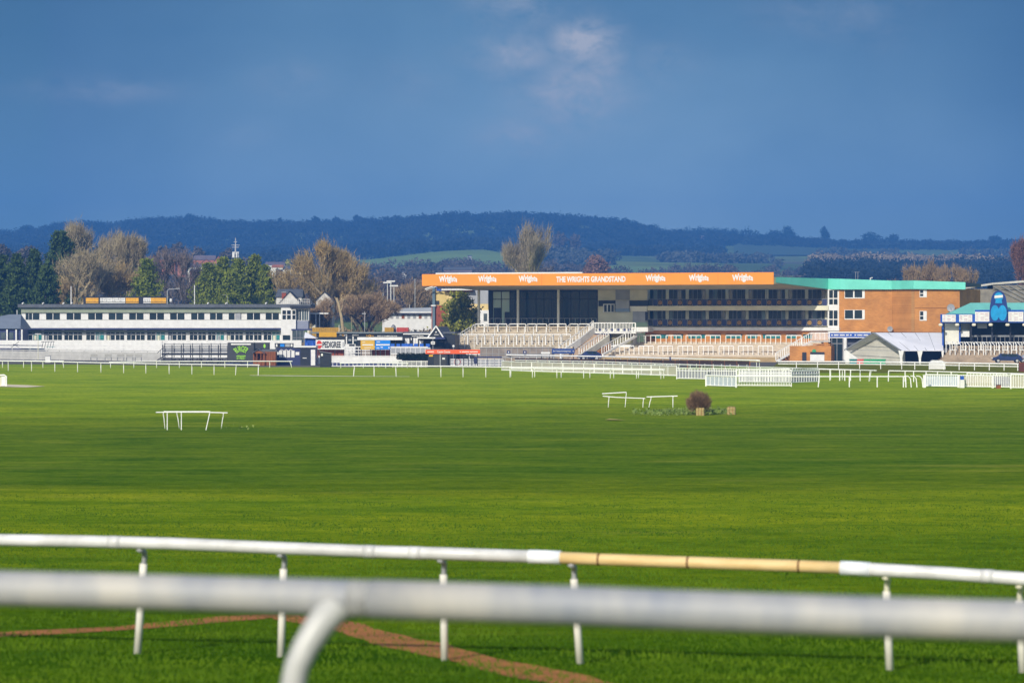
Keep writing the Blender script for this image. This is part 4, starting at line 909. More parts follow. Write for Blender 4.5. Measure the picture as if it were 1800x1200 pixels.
# roof: hipped turquoise
rz0, rz1 = S.z(1700, 551.6, 0), S.z(1730, 532, 5)
xh0 = S.x(1668, 0); xh1 = S.x(1706, 6)
MB().add([(xh0, 0.1, rz0), (x1, 0.1, rz0), (x1, 6, rz1), (xh1, 6, rz1), (xh0, 12, rz0), (x1, 12, rz0)], [(0, 1, 2, 3), (0, 3, 4), (3, 2, 5, 4), (1, 5, 2), (0, 4, 5, 1)]).build('roof', TEALR, ts)
bk_ = MB(); bk_.box(S.x(1655, 5), x1, 5.0, 5.2, S.z(1700, 612, 5), rz0-.05); bk_.build('rear_wall', mat('dark stand interior', (.02, .024, .03, 1), .7, .3, 1), ts)
S.part(ts, 'glass_side', PALE, 1661, 1686, 568, 605, 2.0, 2.15)
S.part(ts, 'glass_side', GLASSB, 1689, 1705, 568, 582, 1.8, 1.95); S.part(ts, 'notice', WHITE, 1688, 1704, 582, 592, 1.6, 1.75); S.part(ts, 'notice', MIDG, 1718, 1735, 568, 577, 1.6, 1.75)
for px in (1657.5, 1687, 1707, 1744, 1776): 
    c_ = MB(); S.box(c_, px-1.3, px+1.3, 567, 605 if px > 1660 else 620, 1.2, 1.5); c_.build('column', DARK if px > 1700 else BLUE, ts)
hb_ = MB(); S.box(hb_, 1707, 1860, 589, 592, 2.5, 2.6)
for px in range(1710, 1860, 8): S.box(hb_, px, px+.8, 592, 606, 2.5, 2.6)
hb_.build('railing', GREY, ts)
lm = mat('lamp glass', (.8, .75, .6, 1), .4)
for px in (1653.5, 1682.5, 1712, 1741.5, 1771, 1801):
    x_, z_ = S.at(px, 571, -.3); mb = MB().tube([(x_-.32, -.3, z_), (x_-.2, -.3, z_+.02), (x_+.2, -.3, z_+.02), (x_+.32, -.3, z_)], [.06, .22, .22, .06], 8); mb.build('floodlight', lm, ts)
# terrace below
sd_ = MB()
for k in range(8): 
    f = k/8; sd_.box(S.x(1700, 0)-3.5+2.6*f-1, x1, -5+6.5*f, 6, -.2, .05+.33*(k+1))
sd_.build('steps', mat('brown stand steps', (.40, .31, .22, 1), .9, .25, .8), ts)
for k, px in enumerate((1664, 1683, 1698, 1714, 1727, 1742, 1757, 1772, 1787)):
    for row in (0,):
        o = -2.4; x_, zt2 = S.at(px, 604, o); z0 = 1.0; P0 = S.o+S.u*x_+S.v*o+Vector((0, 0, z0))
        q = thing('crush_barrier', '%s tall white barrier from the left on the right-hand blue stand terrace' % ordn(k), 'barrier', P0, S.th, 'white barriers on the blue stand terrace'); h = zt2-z0
        MB().tube([(0, 1.6, .2), (0, 1.6, h+.25), (.15, .9, h+.25), (.5, 0, h-.2), (.5, 0, -.1)], .07, 5).build('post', RAILW, q)
        MB().tube([(.9, 1.6, .2), (.9, 1.6, h+.25), (1.05, .9, h+.25), (.9+.35, 0, h-.2), (1.25, 0, -.1)], .07, 5).build('post', RAILW, q)
        MB().bar((.5, 0, h*.55), (1.25, 0, h*.55), .08).bar((0, 1.6, h+.2), (.9, 1.6, h+.2), .09).build('rail', RAILW, q)
# arched sign
P0 = S.o+S.u*S.x(1755.5, -.6)+S.v*(-.6)+Vector((0, 0, S.z(1755, 566, -.6)))
sg = thing('arched_sign', 'tall dark blue arch-topped sign with cyan figure shape and white stripe', 'sign', P0, S.th)
hh = S.z(1755, 510.5, -.6)-S.z(1755, 566, -.6); ww = 15.3*.0847
po = [(-ww, 0), (ww, 0), (ww, hh*.48)]
for k in range(1, 12): a_ = math.pi*k/12; po.append((ww*.86*math.cos(a_)+0, hh*.66+hh*.34*math.sin(a_)))
po.append((-ww, hh*.48))
MB().extr(po, 0, .2).build('board', mat('deep blue board', (.012, .04, .20, 1), .5, .1, 1), sg)
MB().disc(0, hh*.80, ww*.50, hh*.145, -.04, 0, 16).build('emblem', CYAN, sg)
MB().extr([(-ww*.42, hh*.60), (ww*.42, hh*.60), (ww*.30, hh*.72), (-ww*.30, hh*.72)], -.035, 0).build('emblem', CYAN, sg)
MB().disc(-ww*.42, hh*.29, ww*.50, hh*.25, -.04, 0, 14).build('emblem', CYAN, sg); MB().disc(ww*.42, hh*.29, ww*.50, hh*.25, -.043, 0, 14).build('emblem', CYAN, sg)
MB().extr([(-ww*.48, hh*.755), (ww*.48, hh*.78), (ww*.48, hh*.86), (-ww*.48, hh*.835)], -.09, -.05).build('stripe', WHITE, sg)
# structure behind right stand
H_ = Frame(1745, 520, -4)
bh = H_.thing('industrial_building', 'grey-brown building with curved pale roof rising behind the blue stand', 'building')
H_.part(bh, 'wall', mat('weathered cladding', (.25, .22, .18, 1), .85, .35, .6), 1688, 1900, 508, 600, 0, 12)
pl = [H_.at(1686, 506, -.5), H_.at(1745, 497, -.5), H_.at(1900, 485, -.5), H_.at(1900, 489, -.5), H_.at(1745, 500.5, -.5), H_.at(1686, 509, -.5)]
MB().extr(pl, -.5, 13).build('roof', mat('pale curved roof', (.55, .52, .48, 1), .7, .2, .5), bh)
tr_ = MB()
for k in range(6): a_, b_ = H_.at(1745+k*14, 503-k, -.6), H_.at(1800+k*14, 530, -.6); tr_.bar((a_[0], -.6, a_[1]), (b_[0], -.6, b_[1]), .1)
tr_.build('roof_brace', GREY, bh)
rb_ = H_.part(bh, 'upper_wall', mat('weathered cladding', (.25, .22, .18, 1)), 1746, 1900, 501, 509, -.2, 11)

# ================================================================== WHITE PRESS STAND (left)
W_ = Frame(300, 515, 0)
ps = W_.thing('press_stand', 'long white two-storey stand with two strips of dark windows and flat dark roof', 'stand')
def wp(n, m_, a, b, c, d, o0, o1, par=None): return W_.part(par or ps, n, m_, a, b, c, d, o0, o1)
GG = mat('grey-green fascia', (.30, .34, .25, 1), .8, .12, .6)
wp('wall', WHITE, 38, 520, 541, 640, .0, 10)
wp('upper_header', GG, 37, 495, 540.5, 549.5, -.35, -.02)
rf = W_.box(MB(), 31, 546, 534.5, 540.3, -1.0, 11); rf.build('roof', ROOFG, ps)
wp('parapet', WHITE, 31, 494, 562.3, 576.3, -1.6, -1.4)
wp('parapet_cap', mat('weathered cap', (.40, .40, .37, 1), .7, .1, 1), 31, 494, 561.6, 562.3, -1.63, -1.35)
wp('navy_edge', NAVY, 31, 494, 576.6, 579.2, -1.62, -.02)
wp('lower_header', GG, 40, 494, 579.6, 584, -.5, -.02)
for k, (a, b) in enumerate(((45, 69), (81, 105), (117, 142), (155, 180), (191, 216), (227, 252), (263, 288), (299, 324), (336, 359), (369, 391), (402, 424), (434, 457), (467, 490))):
    q = wp('window', GLASS, a, b, 550, 562.5, -.06, -.01); m_ = (a+b)/2
    f_ = MB(); W_.box(f_, m_-.5, m_+.6, 550, 562.5, -.12, -.06); f_.build('mullion', WHITE, q)
    if k in (0, 10): f_ = MB(); W_.box(f_, a+5 if k == 0 else m_+1, a+6 if k == 0 else b-1, 550, 562.4, -.1, -.06); f_.build('blind', MIDG, q)
x = 41.5; k = 0
for a in (41.5, 77, 112.5, 151, 186.5, 222.5, 258, 295, 333, 365, 398, 431, 463):
    b = a+(33 if a < 300 else 30); n = 4
    for h in range(2):
        a2 = a+h*(b-a)/2+.6; b2 = a+(h+1)*(b-a)/2-1.4
        q = wp('window', TEALW if (k % 3 == 0 and h) else GLASS, a2, b2, 584.3, 600, -.06, -.01); f_ = MB(); m_ = (a2+b2)/2
        W_.box(f_, m_-.35, m_+.35, 584.3, 600, -.12, -.06); W_.box(f_, a2, b2, 587, 588.2, -.13, -.06); f_.build('mullion', WHITE, q)
        if (k+h) % 3 == 1: f_ = MB(); W_.box(f_, a2+1.5, a2+5.5, 589.5, 599, -.1, -.06); f_.build('blind', MIDG if k % 2 else CREAM, q)
    k += 1
for a in (39.5, 75.5, 111, 149, 185, 220.5, 256.5, 293, 331, 363, 396, 429, 461, 493): wp('bracket', ROOFG, a-2.5, a+2.5, 579.3, 581.2, -1.5, -.5)
# tower at the right end
wp('tower_wall', WHITE, 494, 520, 541, 640, -1.7, 2)
for a, b in ((496.5, 502.5), (504.5, 511), (514, 519)):
    q = wp('window', GLASS, a, b, 545.5, 561, -1.76, -1.71); f_ = MB(); W_.box(f_, a, b, 552.4, 553.6, -1.8, -1.76); f_.build('glazing_bar', WHITE, q)
wp('bay', WHITE, 520, 543, 541.5, 563.5, -1.2, 2)
for a, b in ((521.5, 525), (526, 529), (530.5, 534), (535, 538), (539, 541.5)): wp('window', GLASSB if b > 530 else GLASS, a, b, 544, 562.5, -1.27, -1.21)
wp('cladding', mat('blue-grey boards', (.26, .28, .36, 1), .7, .12, 1), 520, 542, 563.6, 578, -1.2, 2)
wp('tower_roof', DARK, 510, 547, 537.3, 541.5, -2.2, 2)
wp('balcony_floor', NAVY, 512, 548, 578, 580.5, -2.4, .5)
pc = wp('porch', GLASSB, 514, 534, 581, 607, -2.3, -1.75); f_ = MB()
for a in (513.5, 521, 527, 533.5): W_.box(f_, a, a+.9, 580.5, 607, -2.4, -2.3)
W_.box(f_, 513.5, 534, 593, 594, -2.4, -2.3); f_.build('frame', GREY, pc)
wp('door', GLASS, 497, 510, 589, 606, -1.78, -1.71)
rr = MB(); za = W_.z(510, 534.5); zb_ = W_.z(510, 526)
xa, xb = W_.x(486), W_.x(545)
for zz in (zb_, (za+zb_)/2): rr.bar((xa, -.7, zz), (xb, -.7, zz), .05)
for k in range(19): xx = xa+(xb-xa)*k/18; rr.bar((xx, -.7, za), (xx, -.7, zb_), .05)
rr.build('roof_railing', WHITE, ps)
for px in (39.5, 75, 111, 125, 365, 397, 467): 
    x_, z_ = W_.at(px, 534, 0); MB().tube([(x_, 0, z_-.1), (x_, 0, z_+.12), (x_+.25, -.1, z_+.2)], .12, 6).build('roof_light', WHITE, ps)
rb = MB(); x_, z_ = W_.at(400, 531, 2); rb.bar((W_.x(338, 2), 2, z_+.2), (W_.x(480, 2), 2, z_+.2), .05)
for px in range(338, 481, 12): rb.bar((W_.x(px, 2), 2, z_-.6), (W_.x(px, 2), 2, z_+.2), .04)
rb.build('roof_handrail', DARK, ps)
# billboard on the roof
P0 = W_.o+Vector((W_.x(220, 1), 1, W_.z(220, 534.5, 1)))
bb = thing('billboard', 'long black roof billboard with yellow and white panels on the white stand', 'billboard', P0)
def bx(px): return W_.x(px, 1)-W_.x(220, 1)
s_ = .1032
MB().box(bx(146.5), bx(293), 0, .25, 0, 13.3*s_).build('board', DARK, bb)
for a, b, m_ in ((151, 173, YEL), (176, 220, WHITE), (221, 243.5, YEL), (252, 265, WHITE), (265, 292, YEL)):
    for zz0, zz1 in ((4.2, 11), (1.8, 3.2)):
        q = MB().box(bx(a), bx(b), -.04, 0, zz0*s_, zz1*s_).build('panel', m_, bb)
    mb = MB(); rr_ = random.Random(a)
    px = a+1.5
    while px < b-2: mb.box(bx(px), bx(px+.5), -.06, -.04, (4.2+rr_.choice((0, 2.5)))*s_, (11-rr_.choice((0, 2)))*s_); px += rr_.uniform(1.6, 3.2)
    mb.build('marks', DARK if m_ is WHITE else mat('amber print', (.55, .22, .02, 1), .6), q)
for px in (150, 180, 220, 258, 290): MB().box(bx(px), bx(px)+.1, .25, 1.2, -.02, .1).build('strut', GREY, bb)
def pole(name, label, cat, px, py0, py1, D, r, m, arm=None, head=None, group=None, base_z=None):
    z1 = CZ-(py0-HY)*D/FL; zb_ = (CZ-(py1-HY)*D/FL) if base_z is None else base_z
    q = thing(name, label, cat, ((px-900)*D/FL, D, zb_), group=group); h = z1-zb_
    if arm: MB().tube([(0, 0, 0), (0, 0, h-.3), (arm*.15, 0, h-.08), (arm*.9, 0, h)], [r, r*.7, r*.6, r*.5], 6).build('pole', m, q)
    else: MB().tube([(0, 0, 0), (0, 0, h)], [r, r*.7], 6).build('pole', m, q)
    if head == 'lamp':
        x_ = arm or 0; MB().box(x_*.9-.1*(x_ > 0)-(.3 if x_ < 0 else .1), x_*.9+(.45 if x_ >= 0 else .1), -.12, .12, h-.04, h+.12).build('lamp_head', MIDG, q)
    if head == 'flood': MB().box(-.85, .85, -.25, .2, h-.1, h+.16).build('lamp_head', WHITE, q)
    if head == 'twin': MB().box(-.4, .4, -.2, .2, h-.1, h+.2).build('lamp_head', DARK, q)
    return q
GAL = mat('galvanised steel', (.50, .50, .50, 1), .5, .1, 2)
pole('flagpole', 'plain white pole standing on the roof left of the billboard', 'pole', 125, 503, 534.3, 517, .11, WHITE)
pole('street_lamp', 'street lamp with long curved arm behind the right end of the billboard', 'street lamp', 294, 507.5, 540, 530, .10, GAL, arm=2.1, head='lamp', base_z=0)
pole('vent_pole', 'short white post standing in front of the green conifer clump', 'pole', 342, 501, 534, 520, .11, WHITE, base_z=5)
pole('aerial', 'T-shaped television aerial on the white stand roof', 'aerial', 400, 518, 534.5, 517, .05, MIDG, arm=-1.1)
box_ = W_.box(MB(), 298, 303, 524, 531, 1, 1.5); q = thing('roof_beacon', 'small white round beacon just right of the billboard', 'lamp', W_.o+Vector((W_.x(300.5, 1), 1, W_.z(300, 534.3, 1))))
MB().tube([(0, 0, 0), (0, 0, .35)], .05, 6).build('stem', GREY, q); MB().tube([(0, 0, .35), (0, 0, .5), (0, 0, .85), (0, 0, 1.0)], [.14, .24, .24, .14], 8).build('globe', WHITE, q)

# left pavilion
LP_ = Frame(5, 500, 0)
lv = LP_.thing('pavilion', 'low pavilion with grey hipped roof cut off by the left edge', 'building')
e0, e1 = LP_.x(-40), LP_.x(37); ze = LP_.z(0, 577.5); zr_ = LP_.z(20, 552.5, 5)
MB().add([(e0-8, -.6, ze), (e1, -.6, ze), (e1, 11, ze), (e0-8, 11, ze), (LP_.x(17, 5), 5, zr_), (LP_.x(37, 5), 5, zr_), (e0-8, 5, zr_-6)], [(0, 1, 5, 4), (0, 4, 6), (1, 2, 5), (2, 3, 6, 4, 5), (0, 6, 3), (0, 3, 2, 1)]).build('roof', mat('blue-grey roof sheet', (.20, .23, .28, 1), .6, .1, .6), lv)
LP_.part(lv, 'wall', NAVY, -60, 36, 578, 640, 0, 8)
for a in (11, 27, 37): LP_.part(lv, 'post', WHITE, a, a+2.6, 579, 600, -.5, -.3)
for a in (1, 15): LP_.part(lv, 'window', GLASSB, a, a+8.5, 584, 596, -.06, -.01)
x_, z_ = LP_.at(30, 547, 5); MB().tube([(x_, 5, z_-1), (x_, 5, z_), (x_, 5, z_+.2)], [.06, .06, .16], 6).build('finial', WHITE, lv)

# white boarded fences in front of the press stand
def fence(name, label, cat, pA, pB, Dv, h, n, boards, m=None, group=None, mesh=None, th=.06, post_w=.07, infill=None, pick=0, base=0.0, top_r=None):
    """straight fence between two ground points; boards: list of (z0,z1)"""
    a, b = Vector(pA), Vector(pB); L_ = (b-a).length; rz = math.atan2(b.y-a.y, b.x-a.x)
    q = thing(name, label, cat, (a.x, a.y, base), rz, group); m = m or RAILW
    for k in range(n+1): MB().box(L_*k/n-post_w/2, L_*k/n+post_w/2, -.02, .08, -.1, h).build('post', m, q)
    for z0, z1 in boards: MB().box(0, L_, -.02-th, -.022, z0, z1).build('rail', m, q)
    if top_r: MB().tube([(-.1, -.05, h), (L_+.1, -.05, h)], top_r, 6).build('top_rail', m, q)
    if infill: MB().box(0, L_, .0, .02, infill[0], infill[1]).build('infill', infill[2], q)
    if pick:
        mb = MB()
        for k in range(pick+1): xx = L_*k/pick; mb.box(xx-.025, xx+.025, -.05, -.021, .1, h-.02)
        mb.build('pickets', m, q)
    return q
def gxy(px, D): return ((px-900)*D/FL, D, 0)
DW = mat('dull white boards', (.50, .49, .46, 1), .8, .14, .9)
fence('board_fence', 'solid white board fence along the track at the far left', 'fence', gxy(-20, 478), gxy(282, 446), 0, 1.75, 14, [(.1, .55), (.57, 1.05), (1.07, 1.5), (1.62, 1.75)], DW, base=.0)
fence('terrace_wall', 'upper white wall with dark gap lines in front of the white stand', 'fence', gxy(-10, 495), gxy(285, 470), 0, 3.2, 9, [(1.8, 2.2), (2.34, 3.15)], WHITE)
fence('terrace_wall', 'white base wall running under the lower windows of the white stand', 'wall', gxy(34, 508), gxy(530, 505), 0, 3.1, 12, [(.0, 3.1)], WHITE, th=.1)
for k, px in enumerate((165, 190, 212, 228, 243)):
    D = 442; q = thing('bench', ['leftmost grey bench against the white fence', 'second grey bench from the left against the white fence', 'middle grey bench against the white fence', 'fourth grey bench from the left against the white fence', 'rightmost grey bench against the white fence'][k], 'bench', gxy(px, D), 0, 'benches by the white fence'); q.location.z = .35
    MB().box(-.55, .55, -.2, .2, .42, .47).build('seat', GREY, q); mb = MB()
    for z0 in (.55, .68, .81): mb.box(-.55, .55, .2, .24, z0, z0+.09)
    mb.build('backrest', mat('weathered slats', (.33, .32, .28, 1), .8), q)
    for sx in (-.5, .46): MB().box(sx, sx+.05, -.2, .24, -.4, .42).build('leg', GREY, q)
q = thing('litter_bin', 'small white bin on the grass in front of the left fence', 'bin', gxy(84.5, 440)); MB().box(-.38, .38, -.3, .3, 0, 1.0).build('body', WHITE, q); MB().box(-.42, .42, -.34, .34, 1.0, 1.08).build('lid', GREY, q)
q = pole('track_light', 'slim post with small flat head standing on the track at far left', 'post', 67, 586, 632, 450, .07, CREAM); MB().box(-.5, .5, -.15, .15, 4.0, 4.15).build('lamp_head', GAL, q)
q = thing('trestle', 'dark folding trestle frame standing by the white stand', 'trestle', gxy(84, 480)); q.location.z = 1.9
mb = MB()
for k in range(5): mb.bar((-1.0+.45*k, 0, 0), (-.8+.45*k, .3, 1.1), .07)
mb.bar((-1.1, 0, 1.05), (1.1, 0, 1.1), .09).build('frame', DARK, q); MB().box(-.2, 1.2, -.3, .4, .2, .26).build('shelf', TEALW, q)
q = thing('garden_chair', 'folded dark garden chair shape near the grey pavilion', 'chair', gxy(27, 480)); q.location.z = 2.0
MB().bar((-.7, 0, 0), (.6, 0, 1.0), .07).bar((.6, 0, 0), (-.3, 0, .6), .06).build('legs', DARK, q); MB().box(-.4, .5, -.2, .2, .45, .52).build('seat', DARK, q)

# steel viewing platform
V0 = Frame(340, 425, 0)
vp = V0.thing('viewing_platform', 'dark steel viewing platform with railings and side stairs beside the lime lettered stall', 'platform')
V0.part(vp, 'deck', DARK, 284, 400, 620.5, 624, 0, 4)
for k in range(8):
    px = 286+16.3*k; V0.part(vp, 'post', DARK, px-.8, px+.8, 606, 640, -.05, .05)
    V0.part(vp, 'rear_post', DARK, px+3, px+4.2, 603, 640, 3.95, 4.05)
rl = MB()
for py in (607, 611.5, 616): V0.box(rl, 285, 401, py, py+.9, -.06, .0)
for py in (604, 609): V0.box(rl, 288, 404, py, py+.9, 3.9, 3.96)
rl.build('railing', DARK, vp)
V0.part(vp, 'back_panel', MIDG, 287, 402, 612, 619, 4.1, 4.15)
mb = MB()
for k in range(6): V0.box(mb, 277+3.6*k, 283+3.6*k, 632-2.3*k, 632.8-2.3*k, -.2, 1)
mb.build('stair', GREY, vp); mb = MB(); a, b = V0.at(276, 633, -.2), V0.at(297, 620, -.2); mb.bar((a[0], -.2, a[1]), (b[0], -.2, b[1]), .12); a, b = V0.at(276, 621, -.2), V0.at(290, 608, -.2); mb.bar((a[0], -.2, a[1]), (b[0], -.2, b[1]), .08); mb.build('stringer', DARK, vp)
for k in range(5):
    px = 312+19*k; q = thing('picnic_table', '%s dark picnic table from the left under the steel platform' % ordn(k), 'table', gxy(px, 424), 0, 'tables under the platform')
    MB().box(-.7, .7, -.4, .4, .85, .93).build('top', GREY, q)
    for sx in (-.55, .5): MB().bar((sx, -.35, 0), (sx+.3*(-1 if sx > 0 else 1), .2, .85), .08).build('leg', DARK, q)
    MB().box(-.7, .7, -.75, -.55, .45, .5).build('bench', GREY, q)

# food stall with lime lettering
B0 = Frame(425, 411, 0)
fs_ = B0.thing('food_stall', 'dark grey trailer stall with curved lime green burger lettering', 'stall')
B0.part(fs_, 'body', mat('charcoal panel', (.055, .058, .068, 1), .6, .2, 1), 400, 446, 602, 637, 0, 2.6)
B0.part(fs_, 'hatch_edge', WHITE, 406, 441, 603.5, 606, -.05, -.0); B0.part(fs_, 'chassis', NAVY, 398, 447, 637, 640, .1, 2.5)
for px in (412, 424, 427): 
    x_, z_ = B0.at(px, 641.2, .2); MB().tube([(x_, .0, z_), (x_, .25, z_)], .28, 12).build('wheel', BLK, fs_)
def curve(a):
    w_ = a[:, 0].max()-a[:, 0].min(); u = a[:, 0]/w_; r_ = w_*.56; th_ = u*1.5; rad = r_*1.15+a[:, 1]*1.0
    o = a.copy(); o[:, 0] = rad*np.sin(th_)*.98; o[:, 1] = rad*np.cos(th_)-r_; return o
sc_ = 411/5000
text('BURGER', LIME, fs_, B0.x(424, 0), B0.z(424, 615.0), -.06, width=25*sc_, height=10.5*sc_, bold=.015, warp=curve)
text('STREET', LIME, fs_, B0.x(424, 0), B0.z(424, 627.8), -.06, width=16*sc_, height=7*sc_, bold=.02)
ns = Frame(458, 418, 0); st_ = ns.thing('food_stall', 'dark kiosk with small green badge between the lettered stall and the brown shed', 'kiosk')
ns.part(st_, 'body', mat('charcoal panel', (.055, .058, .068, 1)), 442, 472, 602, 640, 0, 2.4); x_, z_ = ns.at(465, 608, 0); MB().disc(x_, z_, .16, .3, -.04, 0, 12).build('badge', LIME, st_); ns.part(st_, 'counter', DARK, 441, 474, 612, 613, -.4, 0)
# timber shed
sh = Frame(464, 405, 0); sd = sh.thing('garden_shed', 'brown timber chalet shed with open porch and grey felt roof', 'shed')
sh.part(sd, 'wall', WOOD, 462, 485, 618, 645, 0, 2.2); sh.part(sd, 'porch_back', mat('dark timber', (.10, .035, .015, 1), .8), 445, 467, 618, 645, 1.0, 1.2)
x0, x1, xm = sh.x(443.5), sh.x(466.5), sh.x(455); z0, z1 = sh.z(455, 620), sh.z(455, 612.5)
MB().add([(x0, -.6, z0), (xm, -.6, z1), (xm, 2.3, z1), (x0, 2.3, z0), (x0, -.6, z0-.1), (xm, -.6, z1-.1), (xm, 2.3, z1-.1), (x0, 2.3, z0-.1)], [(0, 1, 2, 3), (7, 6, 5, 4), (0, 4, 5, 1), (1, 5, 6, 2), (2, 6, 7, 3), (3, 7, 4, 0)]).build('roof', ROOFG, sd)
MB().add([(x1, -.6, z0), (xm, -.6, z1), (xm, 2.3, z1), (x1, 2.3, z0), (x1, -.6, z0-.1), (xm, -.6, z1-.1), (xm, 2.3, z1-.1), (x1, 2.3, z0-.1)], [(3, 2, 1, 0), (4, 5, 6, 7), (1, 5, 4, 0), (2, 6, 5, 1), (3, 7, 6, 2), (0, 4, 7, 3)]).build('roof', ROOFG, sd)
sh.part(sd, 'side_roof', ROOFG, 460, 487, 613.5, 618.5, .3, 2.6)
for px in (445.5, 451.5, 458.5, 464): sh.part(sd, 'post', WOOD, px-.7, px+.7, 620, 645, -.4, -.3)
sh.part(sd, 'gable_board', WOOD, 448, 463, 617, 621, -.45, -.4); sh.part(sd, 'half_wall', WOOD, 445, 466, 633, 645, -.3, -.2); mb = MB()
for px in range(463, 485, 3): sh.box(mb, px, px+.5, 619, 645, -.03, .0)
mb.build('board_gap', mat('dark timber', (.10, .035, .015, 1)), sd)
# navy bar
nb = Frame(520, 409, 0); nv = nb.thing('bar_hut', 'navy blue flat-roofed hut with row of white posters and pale double door', 'hut')
nb.part(nv, 'wall', NAVY, 484, 555, 611, 645.5, 0, 4); nb.part(nv, 'roof_edge', WHITE, 516, 555.5, 607.8, 610.6, -.3, 4.1); nb.part(nv, 'door', WHITE, 546.5, 554, 614.5, 644, -.07, -.01); nb.part(nv, 'dark_door', DARK, 528, 545, 613, 645, -.04, -.01)
sg_ = nb.part(nv, 'sign_board', DARK, 483, 516, 603, 610.5, -.2, -.1); nb.part(sg_, 'sign_panel', SKYB, 492.5, 500, 604.3, 609.3, -.24, -.2); nb.part(sg_, 'sign_panel', MIDG, 501.5, 509.5, 604.3, 609.3, -.24, -.2); nb.part(sg_, 'sign_panel', WHITE, 485, 487.5, 604.5, 609, -.24, -.2); nb.part(sg_, 'sign_panel', WHITE, 511, 514, 604.5, 609, -.24, -.2)
for px in (491, 498, 505, 512.5): nb.part(nv, 'poster', WHITE, px-.5, px+5.2, 616, 628, -.07, -.01)
nb.part(nv, 'poster', WHITE, 486.5, 490, 618.5, 624, -.07, -.01); nb.part(nv, 'poster', WHITE, 519.5, 526, 618.5, 624, -.07, -.01)
nb.part(nv, 'notice', WHITE, 532, 539, 628.5, 629.7, -.08, -.04)
mb = MB()
for px in (495, 503, 511): a, b, c_ = nb.at(px-3, 616, -.08), nb.at(px, 614, -.08), nb.at(px+3, 616, -.08); mb.bar((a[0], -.08, a[1]), (b[0], -.08, b[1]), .07).bar((b[0], -.08, b[1]), (c_[0], -.08, c_[1]), .07)
mb.build('arch_trim', WHITE, nv)
# gazebo
gz_ = Frame(548, 430, 0); ga = gz_.thing('gazebo', 'white pointed gazebo roof with blue side cloth behind the navy hut', 'tent')
pk = gz_.at(536, 583, 1.5); l_ = gz_.at(534.5, 594, 0); r_ = gz_.at(557, 594.5, 0)
MB().add([(l_[0], 0, l_[1]), (r_[0], 0, r_[1]), (r_[0], 3.5, r_[1]), (l_[0], 3.5, l_[1]), (pk[0], 1.6, pk[1])], [(0, 1, 4), (1, 2, 4), (2, 3, 4), (3, 0, 4), (3, 2, 1, 0)]).build('roof', mat('tent pvc', (.66, .66, .72, 1)), ga)
gz_.part(ga, 'side_cloth', BLUE, 535, 556, 595, 608, .6, .65)
for px in (535.5, 556): gz_.part(ga, 'leg', GREY, px-.5, px+.5, 594, 640, .0, .1)
for k, px in enumerate((540, 550)):
    q = thing('parasol', ['left closed bright blue parasol under the white gazebo', 'right closed bright blue parasol under the white gazebo'][k], 'parasol', gxy(px, 428)); MB().tube([(0, 0, 0), (0, 0, 3.3)], .04, 6).build('pole', WHITE, q); MB().tube([(0, 0, 2.2), (0, 0, 2.5), (0, 0, 3.0), (0, 0, 3.4)], [.5, .45, .25, .03], 8).build('canopy', BLUE, q)

# ================================================================== BAR BUILDING AND WEIGHING ROOM
Bf = Frame(640, 452, -4)
br = Bf.thing('bar_building', 'long low black bar building with illuminated-style lettering band and white awning', 'building')
BLKB = mat('black building paint', (.020, .024, .030, 1), .55, .3, 1)
Bf.part(br, 'wall', BLKB, 556, 709, 585, 640, 0, 8); Bf.part(br, 'roof_edge', mat('lead grey', (.16, .19, .20, 1), .6), 545, 708, 583.5, 586, -.4, 8.2)
for cx_, w_, s_, m_, cy_, h_ in ((604, 13, 'h  ps', WHITE, 588.3, 4.6), (624.5, 12, 'WINES &', WHITE, 588.5, 2.3), (650.5, 13.5, 'h  ps', GOLD, 590.2, 4.6), (681, 35, 'BARS & CHAMPAGNE BAR', WHITE, 590.6, 2.5)):
    k_ = .0904
    text(s_, m_, br, Bf.x(cx_), Bf.z(cx_, cy_), -.03, width=w_*k_, height=h_*k_, bold=.01)
    if s_ == 'h  ps':
        rg = MB(); x_, z_ = Bf.at(cx_-.8, cy_-.1, 0)
        for a2 in range(12):
            t0, t1 = 2*math.pi*a2/12, 2*math.pi*(a2+1)/12
            rg.add([(x_+rr_*math.cos(t_), -.04, z_+rr_*math.sin(t_)) for rr_, t_ in ((.19, t0), (.19, t1), (.11, t1), (.11, t0))], [(0, 1, 2, 3)])
        rg.build('logo', YEL, br)
Bf.part(br, 'awning', WHITE, 628, 707, 592.5, 597.6, -2.2, -.4)
for px in (609, 620.5): Bf.part(br, 'white_post', WHITE, px-1, px+1, 591, 606, -.15, -.02)
for a, b in ((612, 618.5), (622, 628)): Bf.part(br, 'window', GLASS, a, b, 593, 604, -.1, -.02)
for a, b in ((612.5, 617.5), (622.5, 627)): Bf.part(br, 'notice', MIDG, a, b, 596, 599, -.14, -.1)
for a in (690, 696.5, 703): Bf.part(br, 'window', GLASS, a, a+5.5, 598.5, 609, -.08, -.02)
Bf.part(br, 'grey_frame', GREY, 694.8, 695.6, 598, 609, -.12, -.02)
wr = Bf.thing('weighing_room', 'black weighing room building with white windows and pointed white-edged porch gable', 'building')
Bf.part(wr, 'wall', BLKB, 709.5, 800, 588, 640, -.05, 8); Bf.part(wr, 'roof_edge', WHITE, 708.5, 756, 586, 587.8, -.4, 0); Bf.part(wr, 'roof', ROOFG, 709, 800, 583, 586.5, 0, 8.2)
text('Weighing Room', WHITE, wr, Bf.x(734), Bf.z(734, 590.6), -.1, width=21*.0904, height=3.8*.0904, bold=.02)
